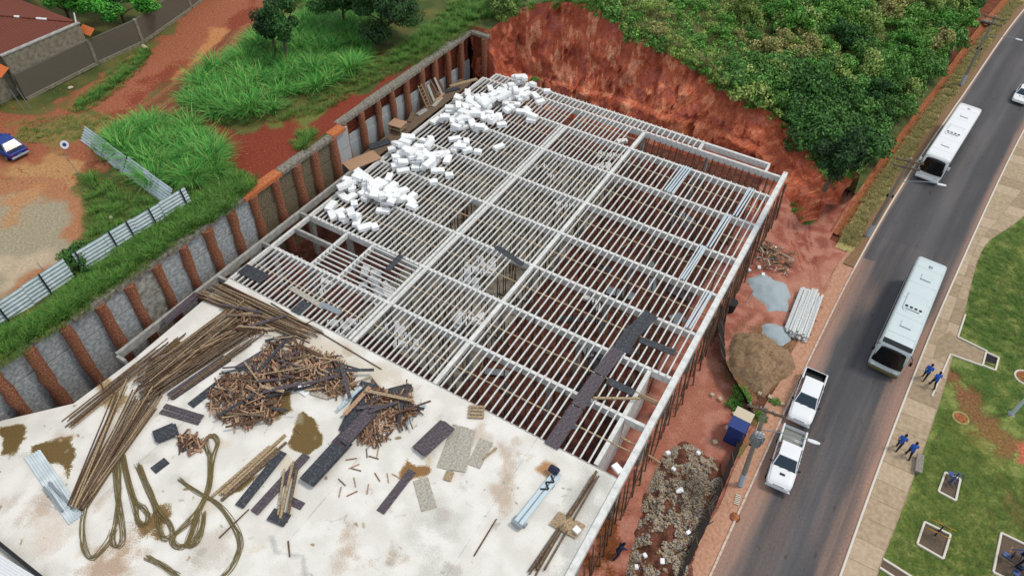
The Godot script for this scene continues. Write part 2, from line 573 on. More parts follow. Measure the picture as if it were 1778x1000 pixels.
func make_materials() -> void:
	tint("concrete", [C("84837e"), C("a09f9a"), C("b8b7b2")], 3.0, 0.9, 11, 0.02, 1)
	tint("concrete_white", [C("c0c1be"), C("d8d9d6"), C("e8e8e5")], 3.0, 0.85, 12, 0.02, 1)
	tint("joist", [C("b6b7b5"), C("cfd0cd"), C("e2e2df")], 2.0, 0.85, 13, 0.03)
	tint("concrete_old", [C("57534b"), C("7d786d"), C("9a9488")], 2.5, 0.95, 14, 0.025, 2)
	tint("shotcrete", [C("8b9093"), C("a6abae"), C("bcc1c3")], 2.2, 0.95, 15, 0.05, 2)
	tint("shotcrete_b", [C("7f8486"), C("9da2a4"), C("c4c8c8")], 2.8, 0.95, 115, 0.03, 2)
	tint("shotcrete_c", [C("6f6a5e"), C("98968e"), C("b8b9b6")], 3.5, 0.95, 116, 0.02, 2)
	tint("shotcrete_stain", [C("4b4230"), C("6b614c"), C("8a8270")], 2.2, 0.95, 16, 0.04, 2)
	tint("clay_pile", [C("472618"), C("8a543a"), C("bb957c")], 1.6, 0.95, 17, 0.04, 2)
	tint("clay_dark", [C("4a1f12"), C("733420"), C("985534")], 2.5, 0.97, 18, 0.03, 2)
	tint("soil_orange", [C("9c4a25"), C("b86a3e"), C("c08a5c")], 2.0, 0.97, 19, 0.03, 2)
	tint("wood_grey", [C("3d3126"), C("6a5846"), C("98856c")], 1.2, 0.9, 20, 0.03)
	tint("wood_brown", [C("38261b"), C("5c4231"), C("7f624a")], 1.2, 0.9, 21, 0.03)
	tint("wood_tan", [C("6f5c46"), C("a08a6c"), C("c8b496")], 1.2, 0.9, 22, 0.03)
	tint("scrap_a", [C("85644c"), C("ae8a6e"), C("d0b498")], 1.0, 0.9, 23, 0.03)
	tint("scrap_b", [C("5c4030"), C("84634c"), C("a6866c")], 1.0, 0.9, 24, 0.03)
	tint("ply_purple", [C("332d33"), C("4c444b"), C("72676a")], 1.4, 0.7, 25, 0.025)
	tint("ply_black", [C("1f2226"), C("363a40"), C("626770")], 1.4, 0.7, 26, 0.025)
	tint("ply_grey", [C("8d877c"), C("aaa498"), C("c2bcb0")], 1.6, 0.9, 27, 0.03)
	tint("zinc", [C("9fb0b8"), C("b9c8cf"), C("d3dee2")], 2.0, 0.45, 28, 0.03, 0, 0.35)
	tint("rebar", [C("5a4e2c"), C("786a42"), C("96875c")], 1.0, 0.8, 29, 0.03)
	tint("gravel", [C("8b9aa0"), C("a3b1b6"), C("bac5c8")], 0.8, 0.95, 30, 0.1, 2)
	tint("sand", [C("6f573e"), C("8f755a"), C("ad9272")], 2.5, 0.98, 31, 0.03, 2)
	tint("rubble_soil", [C("54291b"), C("6c4030"), C("8a6a54")], 2.0, 0.98, 32, 0.04, 2)
	tint("bark", [C("3c352b"), C("5a5042"), C("756a58")], 0.8, 0.95, 33, 0.04, 2)
	tint("plaster", [C("6b675c"), C("85806f"), C("9a9686")], 3.0, 0.95, 34, 0.02, 1)
	tint("block_wall", [C("4b463d"), C("645e52"), C("7d776a")], 1.4, 0.97, 35, 0.06, 2)
	tint("roof_tile", [C("2f1510"), C("6d382a"), C("a86a54")], 0.9, 0.95, 36, 0.08, 1)
	tint("tile_orange", [C("a84f22"), C("cf6f38"), C("dd8a55")], 1.0, 0.9, 37, 0.05)
	tint("pavement", [C("9a876f"), C("ab977d"), C("b9a68c")], 2.6, 0.95, 38, 0.02, 1)
	tint("pavement_dark", [C("8b7962"), C("9c8970"), C("aa977e")], 2.6, 0.95, 39, 0.02, 1)
	tint("pavement_pale", [C("a8947b"), C("b6a188"), C("c2ae95")], 2.6, 0.95, 40, 0.02, 1)
	tint("pole_concrete", [C("716b62"), C("8a847a"), C("a09a90")], 1.5, 0.95, 41, 0.03, 1)
	tint("dirt_bed", [C("4a3d33"), C("635446"), C("7a6a59")], 1.2, 0.98, 42, 0.05, 2)
	tint("zinc_clean", [C("b8c4c8"), C("d0dade"), C("e6edef")], 4.0, 0.5, 128, 0.01)
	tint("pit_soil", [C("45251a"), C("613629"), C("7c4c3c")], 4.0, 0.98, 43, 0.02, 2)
	tint("floor_beige", [C("6e665a"), C("8f8778"), C("aaa292")], 5.0, 0.95, 44, 0.015, 1)
	tint("ground_red", [C("5e2e1c"), C("7a4028"), C("8f5236")], 8.0, 0.98, 45, 0.02, 2)
	tint("verge", [C("82783f"), C("a99c63"), C("c0b280")], 3.0, 0.98, 46, 0.03, 2)
	tint("ditch", [C("6d3a1e"), C("985a34"), C("b9805a")], 2.5, 0.98, 47, 0.03, 2)
	tint("foam", [C("e6e9ea"), C("eff1f1"), C("f6f7f7")], 1.0, 0.8, 48, 0.03)
	plain("kerb_white", Color(0.83, 0.80, 0.75), 0.85)
	plain("white_paint", Color(0.90, 0.91, 0.92), 0.25)
	plain("bus_white", Color(0.78, 0.83, 0.84), 0.4)
	plain("glass_dark", Color(0.025, 0.035, 0.045), 0.12)
	plain("glass_blue", Color(0.10, 0.19, 0.25), 0.1)
	plain("rubber", Color(0.05, 0.05, 0.055), 0.9)
	plain("black_trim", Color(0.07, 0.07, 0.08), 0.6)
	plain("tarp_black", Color(0.06, 0.06, 0.07), 0.75)
	plain("chrome", Color(0.7, 0.72, 0.74), 0.3, 0.6)
	plain("steel_grey", Color(0.55, 0.58, 0.6), 0.5, 0.3)
	plain("steel_blue", Color(0.75, 0.82, 0.86), 0.5, 0.1)
	plain("lamp_white", Color(0.85, 0.87, 0.88), 0.3)
	plain("blue_car", Color(0.06, 0.2, 0.52), 0.45)
	plain("blue_car_dark", Color(0.07, 0.1, 0.22), 0.3)
	plain("blue_sheet", Color(0.09, 0.2, 0.46), 0.65)
	plain("beige_sheet", Color(0.78, 0.73, 0.63), 0.7)
	plain("gym_blue", Color(0.13, 0.27, 0.5), 0.4)
	plain("gym_navy", Color(0.06, 0.09, 0.2), 0.4)
	plain("gym_yellow", Color(0.72, 0.53, 0.1), 0.4)
	plain("red_lamp", Color(0.6, 0.05, 0.04), 0.3)
	plain("skin", Color(0.45, 0.29, 0.2), 0.7)
	plain("hair", Color(0.05, 0.045, 0.04), 0.85)
	plain("shirt_blue", Color(0.15, 0.36, 0.72), 0.85)
	plain("trousers", Color(0.07, 0.08, 0.13), 0.9)
	plain("shoe", Color(0.12, 0.11, 0.11), 0.8)
	plain("work_blue", Color(0.14, 0.18, 0.28), 0.9)
	plain("bag_white", Color(0.85, 0.86, 0.88), 0.8)

func build_land() -> void:
	# far ground sheet
	var far := PlaneMesh.new()
	far.size = Vector2(1600, 1600)
	struct("ground", far, mats.ground_red, "red earth reaching to the horizon").position = Vector3(0, -0.35, 0)
	# upper ground with its painted earth
	var rect := Rect2(-92, -52, 56, 78)
	var dirt := [C("83452b"), C("a86a49")]
	var ochre := [C("a8693a"), C("c08c5c")]
	var red := [C("6a2716"), C("8c3c22")]
	var grass := [C("2c4a16"), C("46652a")]
	var layers := [
		{poly = poly([640, 130, 720, 60, 810, 0, 850, 0, 840, 40, 760, 95, 640, 190, 560, 250, 500, 290, 440, 300, 520, 200], UP), c = grass, soft = 1.5, amp = 1.5},
		{poly = poly([340, -60, 480, -60, 465, 0, 440, 60, 390, 100, 300, 140, 260, 190, 190, 235, 160, 300, 130, 330, 0, 330, -60, 330, -60, 190, 60, 195, 130, 165, 210, 110, 260, 75, 330, 20], UP), c = dirt, soft = 0.8, amp = 1.2},
		{poly = poly([150, 220, 210, 185, 270, 130, 330, 95, 380, 60, 440, 0, 450, 20, 400, 80, 330, 130, 260, 170, 215, 215], UP), c = red, soft = 0.8, amp = 1.0, op = 0.75},
		{poly = poly([300, 140, 330, 95, 360, 55, 392, 48, 390, 75, 355, 110, 320, 140, 270, 165], UP), c = ochre, soft = 0.6, amp = 0.7},
		{poly = poly([60, 205, 150, 195, 200, 210, 150, 240, 90, 255, 30, 245], UP), c = [C("6a6a30"), C("8a7a44")], soft = 1.0, amp = 1.6, op = 0.8},
		{poly = poly([-40, 300, 40, 280, 110, 275, 140, 300, 140, 350, 90, 330, 0, 320], UP), c = [C("9c7046"), C("b8905f")], soft = 0.8, amp = 1.0},
		{poly = poly([-60, 305, 60, 305, 120, 320, 152, 365, 150, 420, 115, 465, 60, 510, 0, 545, -60, 560], UP), c = [C("94603f"), C("b07e5a")], soft = 0.5, amp = 0.4},
		{poly = poly([-60, 350, 20, 335, 90, 345, 128, 375, 125, 415, 85, 460, 40, 490, 0, 520, -60, 540], UP), c = [C("8a8068"), C("a79c84")], soft = 0.9, amp = 0.9},
		{poly = poly([0, 345, 60, 330, 50, 360, 20, 385, 0, 400], UP), c = ochre, soft = 1.0, amp = 0.9, op = 0.7},
		{poly = poly([0, 440, 70, 430, 100, 450, 40, 490, 0, 510], UP), c = [C("b09a80"), C("c4b298")], soft = 0.8, amp = 0.8, op = 0.8},
		{poly = poly([340, 195, 420, 232, 520, 190, 600, 135, 700, 78, 735, 82, 715, 115, 620, 205, 570, 240, 500, 290, 440, 330, 370, 350, 360, 310, 395, 270], UP), c = red, soft = 0.7, amp = 1.0},
		{poly = poly([470, 215, 560, 175, 640, 110, 660, 120, 600, 165, 520, 215], UP), c = [C("4f6a24"), C("77803c")], soft = 0.8, amp = 1.2, op = 0.85},
		{poly = poly([620, 150, 700, 100, 690, 118, 640, 160], UP), c = grass, soft = 0.6, amp = 1.0, op = 0.8},
	]
	for k in 34:      # wheel ruts along the track
		var o := k * 3.2 - 10.0 + rf(-2, 2)
		layers.append({poly = poly([150 + o * 0.8, 300 - o * 0.4, 230 + o, 200, 300 + o * 0.8, 150 - o * 0.1, 400 + o * 0.4, 60 - o * 0.2], UP), w = rf(0.2, 0.75), c = [[C("52200f"), C("743a22")], [C("b07850"), C("c79a70")], [C("63301c"), C("84492e")]][k % 3], soft = 0.4, amp = 0.15, op = 0.65})
	var tex := paint(1008, 1404, rect, [C("3f4f1c"), C("62602e")], layers, 5, 0.14)
	var st_v := PackedVector3Array(); var st_uv := PackedVector2Array(); var ix := PackedInt32Array()
	var step := 0.7
	var x0 := -140.0
	var z0 := -140.0
	var nx := int((12.0 - x0) / step)
	var nz := int((60.0 - z0) / step)
	var inside := PackedByteArray(); inside.resize((nx + 1) * (nz + 1))
	var pts := PackedVector2Array(); pts.resize((nx + 1) * (nz + 1))
	for j in nz + 1:
		var zz := z0 + j * step
		var xr := rl(zz) - 3.5
		for i in nx + 1:
			var p := Vector2(x0 + i * step, zz)
			var id := j * (nx + 1) + i
			pts[id] = p
			if zz < -38.5 and p.x > xr: inside[id] = 2
			elif p.x > -38.5 and zz > -50.0 and Geometry2D.is_point_in_polygon(p, PIT): inside[id] = 1
	for id in pts.size():
		var p := pts[id]
		if inside[id] == 1:
			var best := 1e9
			var q := p
			for k in PIT.size() - 3:
				var c := Geometry2D.get_closest_point_to_segment(p, PIT[k], PIT[k + 1])
				var dd := c.distance_squared_to(p)
				if dd < best: best = dd; q = c
			if best < 1.2: p = q
		elif inside[id] == 2:
			p.x = minf(p.x, rl(p.y) - 3.4)
		st_v.append(Vector3(p.x, upper(p.x, p.y), p.y))
		st_uv.append((p - rect.position) / rect.size)
	var ix2 := PackedInt32Array()
	for j in nz:
		for i in nx:
			var a := j * (nx + 1) + i
			var q := [a, a + 1, a + nx + 1, a + nx + 2]
			var dead := 0
			for k in q:
				if inside[k] != 0: dead += 1
			if dead == 4: continue
			if rect.grow(-0.8).has_point(pts[a]): ix.append_array([q[0], q[1], q[2], q[1], q[3], q[2]])
			else: ix2.append_array([q[0], q[1], q[2], q[1], q[3], q[2]])
	for half in 2:
		var st := new_st()
		st.set_smooth_group(0)
		for i in (ix if half == 0 else ix2):
			st.set_uv(st_uv[i]); st.add_vertex(st_v[i])
		st.index()
		st.generate_normals()
		if half == 0: struct("upper_ground", st.commit(), mapmat(tex, 0.97), "earth and grass above the retaining wall")
		else: struct("hillside", st.commit(), tint("hill_soil", [C("2f3f18"), C("4a5628"), C("6a5e38")], 7.0, 0.98, 63, 0.02, 2), "scrubby hillside ground behind the bank")
	# cut bank of red earth, lofted from its top edge to a ledge and on down to the pit floor
	var top := []
	top.append(Vector2(-36.6, -40.3))
	for i in range(4, 17): top.append(PIT[i])
	var low := [Vector2(-35.8, -40.05), Vector2(-33.5, -40.2), Vector2(-32.6, -43.0), Vector2(-29.7, -43.7), Vector2(-21.3, -44.2), Vector2(-14.4, -44.4), Vector2(-8.5, -44.6), Vector2(-3, -45), Vector2(0.9, -44.2), Vector2(3.0, -42.2), Vector2(5.7, -38.4)]
	var n := 320
	var ta := resample(top, n)
	var la := resample(low, n)
	var bn := noise(8, 0.35, 4)
	var bs := noise(9, 1.1, 3)
	var rows := []
	var levels := 64
	for r in levels + 1:
		var row := []
		for i in n:
			var a: Vector2 = ta[i]
			var b: Vector2 = la[i]
			var ya := upper(a.x, a.y) + 0.12
			var yl := minf(3.0, ya * 0.45)
			var out := (b - a).normalized()
			var t := float(r) / levels
			var p: Vector3
			if t < 0.66:
				var s := t / 0.66
				var q := a.lerp(b, pow(s, 1.25) * 0.92)
				p = Vector3(q.x, lerpf(ya, yl, s), q.y)
			elif t < 0.76:
				var q := a.lerp(b, 0.92) + out * ((t - 0.66) / 0.1) * 0.9
				p = Vector3(q.x, yl - (t - 0.66) * 1.5, q.y)
			else:
				var s := (t - 0.76) / 0.24
				var q := a.lerp(b, 0.92) + out * (0.9 + s * 1.4)
				p = Vector3(q.x, lerpf(yl - 0.15, -0.15, s), q.y)
			if r > 0:
				var dsp := bn.get_noise_3d(p.x * 0.6, p.y * 0.5, p.z * 0.6) * 1.1 + absf(bs.get_noise_2d(p.x * 1.6 + p.z, p.y * 0.25)) * -0.35
				dsp += (bs.get_noise_3d(p.x * 2.4, p.y * 0.6, p.z * 2.4)) * 0.16 - maxf(0.0, bn.get_noise_2d(p.x * 1.5 + 40.0, p.y * 0.5 + 7.0) - 0.22) * 3.0
				dsp *= smoothstep(0.0, 0.12, t) * (1.0 - smoothstep(0.85, 1.0, t)) * clampf(ya / 4.0, 0.15, 1.0)
				p += Vector3(out.x, 0.15, out.y) * dsp
			row.append(p)
		rows.append(row)
	var bw := 1800
	var bh := 420
	var bd := PackedByteArray()
	bd.resize(bw * bh * 3)
	var k1 := noise(61, 0.012, 5)      # patches, drawn out downhill
	var k2 := noise(62, 0.05, 4)       # scrape streaks
	var k3 := noise(63, 0.25, 3)       # clods
	var k4 := noise(64, 0.009, 4)      # pale and mauve clay seams
	var c_dark := C("86402a")
	var c_mid := C("b05a3c")
	var c_light := C("c88a6a")
	var c_pale := C("cfa488")
	var c_mauve := C("8f4c44")
	for y in bh:
		for x in bw:
			var u := float(x) / bw
			var a := k1.get_noise_2d(x, y * 0.7) * 0.5 + 0.5
			var s := k2.get_noise_2d(x * 0.8, y * 0.3) * 0.7 + k2.get_noise_2d(x * 1.6 + 900.0, y * 0.12) * 0.3
			var g := k3.get_noise_2d(x, y * 0.7)
			var q := k4.get_noise_2d(x * 1.1, y + 300.0)
			var c := c_dark.lerp(c_mid, clampf(a * 1.7 - 0.2 + s * 0.8, 0, 1)).lerp(c_light, clampf(a * 1.9 - 0.95 + s * 0.9, 0, 0.85))
			var pz := smoothstep(0.05, 0.16, u) * smoothstep(0.75, 0.34, u)
			c = c.lerp(c_pale, clampf((q + s * 0.7 - 0.12) * 2.6, 0, 0.4) * pz)
			c = c.lerp(c_mauve, clampf((-q + s * 0.3 - 0.1) * 2.4, 0, 0.6))
			if u > 0.45:      # bucket tooth marks
				var tm := sin(x * 0.55 + k2.get_noise_2d(x * 0.4, y * 0.5) * 7.0)
				c = c.lerp(C("7c3418") if tm < 0 else C("c4784a"), 0.16 * absf(tm))
			var f := 1.1 + g * 0.45
			var i3 := (y * bw + x) * 3
			bd[i3] = clampi(int(c.r * f * 255), 0, 255); bd[i3 + 1] = clampi(int(c.g * f * 255), 0, 255); bd[i3 + 2] = clampi(int(c.b * f * 255), 0, 255)
	var bim := Image.create_from_data(bw, bh, false, Image.FORMAT_RGB8, bd)
	bim.generate_mipmaps()
	var bm := mapmat(ImageTexture.create_from_image(bim), 0.97)
	struct("earth_bank", grid_mesh(rows), bm, "steep cut bank of raw red earth behind the building")
	# pit floor and concrete floor under the open joists
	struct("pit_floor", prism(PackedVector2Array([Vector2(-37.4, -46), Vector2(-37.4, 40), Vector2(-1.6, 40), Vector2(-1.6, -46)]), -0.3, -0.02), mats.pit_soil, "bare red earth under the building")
	struct("concrete_floor", prism(PackedVector2Array([Vector2(-33, -34), Vector2(-33, -13), Vector2(-25.5, -12.5), Vector2(-25.5, -4.2), Vector2(-14, -3.0), Vector2(-14, -34)]), -0.02, 0.03), mats.floor_beige, "pale concrete floor under the joists")
	# yard between building and street
	var yr := Rect2(-1.7, -48, 10.8, 80)
	var yl2 := []
	for k in 16:
		var o := rf(-1, 1)
		yl2.append({poly = PackedVector2Array([Vector2(2.2 + o, -42), Vector2(3.5 + o * 1.5, -36), Vector2(6.2 + o, -31), Vector2(7.5 + o * 0.5, -26)]), w = rf(0.1, 0.22), c = [C("7d3b2c"), C("8d4a38")] if k % 2 else [C("b5705a"), C("c08570")], soft = 0.15, amp = 0.2, op = 0.55})
	yl2.append({poly = poly([1300, 560, 1395, 580, 1400, 650, 1370, 700, 1300, 710, 1250, 640]), c = [C("6d4a30"), C("8a6a48")], soft = 1.5, amp = 1.0})
	yl2.append({poly = poly([1180, 700, 1240, 640, 1250, 700, 1200, 780, 1150, 830, 1100, 900, 1080, 880]), c = [C("a0604c"), C("b27c64")], soft = 1.5, amp = 1.2, op = 0.7})
	yl2.append({poly = poly([1300, 520, 1500, 430, 1500, 470, 1420, 640, 1380, 660, 1400, 580]), c = [C("b07860"), C("c09480")], soft = 0.9, amp = 0.6, op = 0.6})
	yl2.append({poly = poly([1320, 680, 1380, 660, 1340, 720, 1310, 760, 1290, 740]), c = [C("4f2e1e"), C("6a4430")], soft = 1.0, amp = 0.9})
	yl2.append({poly = poly([1310, 720, 1350, 730, 1320, 790, 1295, 790]), c = [C("6a6630"), C("8a804a")], soft = 0.8, amp = 0.8})
	yl2.append({poly = poly([1010, 1000, 1060, 880, 1085, 870, 1060, 1000]), c = [C("6e3818"), C("84502a")], soft = 0.7, amp = 0.6})
	struct("yard_ground", strip(32, -48, 0.5, func(_z): return -1.7, func(z): return minf(rl(z) - (0.05 if z > -37.0 else 3.3), 9.1), 16, func(t, z): return land_noise.get_noise_2d(t * 40.0, z * 4.0) * 0.04, Vector2(-48, 32), yr),
		mapmat(paint(270, 2000, yr, [C("965444"), C("b67c69")], yl2, 71, 0.2, 0.02)), "trodden red earth yard beside the building")

func build_street() -> void:
	var h := 2048
	var w := 192
	var d := PackedByteArray()
	d.resize(w * h * 3)
	var n1 := noise(101, 0.02, 4)
	var n2 := noise(102, 0.25, 3)
	for y in h:
		var z := -120.0 + 150.0 * y / h
		var wd := rr(z) - rl(z)
		for x in w:
			var u := float(x) / w
			var m := u * wd
			var a := n1.get_noise_2d(x * 1.3, y * 0.07) * 0.45 + n1.get_noise_2d(x * 0.5 + 500.0, y * 0.2) * 0.35
			var g := n2.get_noise_2d(x, y)
			var lane := 0.05 * (sin(u * TAU * 2.0 + 0.6) + 1.0) * (1.0 + a)
			var base := 0.275 + a * 0.045 + g * 0.025 + lane * 0.5
			var c := Color(base, base * 0.99, base * 1.03)
			var bl := 1.5 + 1.6 * a if z > -36.0 else 0.35 + a * 0.4
			if z > -36.0 and z < -24.0: bl += 1.5 * (1.0 - absf(z + 30.0) / 6.0)
			var br_ := 0.9 + 1.0 * a + (0.5 if z > -25.0 else 0.0)
			var dust := clampf(1.0 - m / maxf(bl, 0.1), 0.0, 1.0) * 0.95 + clampf(1.0 - (wd - m) / maxf(br_, 0.1), 0.0, 1.0) * 0.9
			dust += clampf(a * 0.9 + 0.05, 0.0, 0.4) * (1.0 if z > -40.0 else 0.3)
			dust = clampf(dust * (0.95 + g * 0.3), 0.0, 0.95)
			var spot := n1.get_noise_2d(x * 4.0 + 77.0, y * 2.2)
			if spot > 0.52: c = c.darkened(minf((spot - 0.52) * 2.5, 0.3))      # oil drips and patches
			c = c.lerp(Color(0.64, 0.50, 0.43), dust)
			var i := (y * w + x) * 3
			d[i] = int(c.r * 255); d[i + 1] = int(c.g * 255); d[i + 2] = int(c.b * 255)
	var im := Image.create_from_data(w, h, false, Image.FORMAT_RGB8, d)
	im.generate_mipmaps()
	var am := mapmat(ImageTexture.create_from_image(im), 0.85)
	am.texture_repeat = true
	struct("road", strip(60, -195, 1.0, rl, rr, 8, func(t, _z): return 0.02 + 0.06 * sin(t * PI), Vector2(-120, 30)), am, "dusty two lane asphalt road")
	# kerbs
	for s in [0, 1]:
		var edge: Callable = rl if s == 0 else rr
		var sg := -1.0 if s == 0 else 1.0
		var rows := []
		for i in 256:
			var z := 60.0 - i
			var e: float = edge.call(z)
			var prof := [[0.0, -0.1], [0.0, 0.11], [0.03, 0.14], [0.14, 0.14], [0.16, 0.12], [0.16, -0.1]]
			var row := []
			for p in prof: row.append(Vector3(e + sg * p[0], p[1], z))
			if s == 0: row.reverse()
			rows.append(row)
		for r in rows: r.reverse()
		if s == 0: struct("kerb", grid_mesh(rows.slice(94)), mats.kerb_white, "white painted kerb along the dry verge")
		struct("kerb", grid_mesh(rows if s == 1 else rows.slice(0, 95)), mats.kerb_white if s == 1 else tint("kerb_dusty", [C("a98a74"), C("c4b0a0"), C("dcd2c8")], 3.0, 0.9, 55, 0.03), "white painted kerb along the road")
	# earthen footpath on the site's side
	struct("footpath", strip(40, -36.5, 0.5, func(z): return rl(z) - 1.45 + 0.1 * sin(z), func(z): return rl(z) - 0.16, 5, func(t, z): return 0.06 + land_noise.get_noise_2d(t * 20.0, z * 3.0) * 0.03), tint("path_earth", [C("a5755a"), C("b88a70"), C("c69c84")], 3.0, 0.97, 56, 0.03, 2), "trodden earth footpath beside the road")
	struct("verge", strip(-36.0, -195, 1.0, func(z): return rl(z) - 2.5, func(z): return rl(z) - 0.16, 8, func(t, z): return 0.08 + land_noise.get_noise_2d(t * 20.0, z * 2.0) * 0.08), mats.verge, "strip of dry grass beside the road")
	struct("verge_earth", strip(-34.0, -195, 1.0, func(z): return rl(z) - 0.95 - 0.2 * sin(z * 0.7), func(z): return rl(z) - 0.16, 3, func(_t, z): return 0.17 + 0.02 * sin(z)), tint("verge_brown", [C("6a4f38"), C("85684a"), C("9a7d5c")], 2.0, 0.98, 57, 0.04, 2), "brown earth edge along the kerb")
	struct("ditch", strip(-38.3, -195, 1.0, func(z): return rl(z) - 3.6, func(z): return rl(z) - 2.45, 6, func(t, z): return 0.1 - 0.28 * sin(t * PI) + land_noise.get_noise_2d(t * 10.0, z * 4.0) * 0.08), mats.ditch, "orange earth ditch below the scrub")
	# pavement slabs on the park side
	var pv := Node3D.new()
	pv.name = "pavement"
	pv.set_meta("kind", "structure")
	add_child(pv)
	var kinds := ["pavement", "pavement_dark", "pavement_pale", "pavement"]
	var z := 14.0
	var i2 := 0
	while z > -74.0:
		var lz := 1.75
		var two := 2 if z < -26.0 else 1
		for c in two:
			var q := PackedVector2Array()
			for e in [[0, 0], [1, 0], [1, 1], [0, 1]]:
				var zz: float = z - e[1] * (lz - 0.035)
				var a := rr(zz) + 0.17
				var b := wr(zz)
				var t: float = (float(c) + e[0]) / two
				q.append(Vector2(lerpf(a, b, t) - (0.03 if e[0] == 1 else 0.0), zz))
			part(pv, "slab", prism(q, -0.05, 0.10 + rf(0.0, 0.012)), mats[kinds[(i2 * 7 + c * 3 + rng.randi() % 2) % 4]])
		i2 += 1
		z -= lz
	struct("pavement_bed", strip(30, -80, 1.0, func(zz): return rr(zz) + 0.16, func(zz): return wr(zz) + 0.05, 2, func(_t, _z): return 0.085), mats.pavement_dark, "mortar bed under the pavement slabs")
	# park lawn
	var lr := Rect2(14, -62, 24, 74)
	var ll := [
		{poly = poly([1645, 640, 1668, 660, 1695, 700, 1740, 745, 1800, 790, 1800, 815, 1730, 785, 1690, 745, 1662, 695]), c = [C("75462e"), C("8f6040")], soft = 1.1, amp = 0.9, op = 0.9},
		{poly = poly([1765, 770, 1800, 765, 1800, 815, 1762, 805]), c = [C("a8583c"), C("b86c50")], soft = 0.3, amp = 0.2},
		{poly = poly([1680, 720, 1760, 760, 1740, 850, 1690, 800, 1640, 740]), c = [C("6e6a2c"), C("86703a")], soft = 1.5, amp = 1.4, op = 0.4},
		{poly = poly([1560, 900, 1640, 780, 1700, 850, 1760, 900, 1778, 1000, 1560, 1000]), c = [C("6f7434"), C("8f8a4a")], soft = 2.0, amp = 2.0, op = 0.5},
		{poly = poly([1740, 850, 1800, 860, 1800, 920, 1750, 910]), c = [C("66502c"), C("80683a")], soft = 1.0, amp = 1.2, op = 0.7},
	]
	struct("lawn", strip(60, -195, 1.0, func(zz): return wr(zz) + 0.02, func(_z): return 120.0, 20, func(t, zz): return 0.06 + (land_noise.get_noise_2d(t * 300.0, zz) * 0.08 if t > 0.01 else 0.0), Vector2(0, 1), lr), mapmat(paint(432, 1332, lr, [C("45601f"), C("7c8444")], ll, 81, 0.4, 0.025), 0.97), "patchy green park lawn")

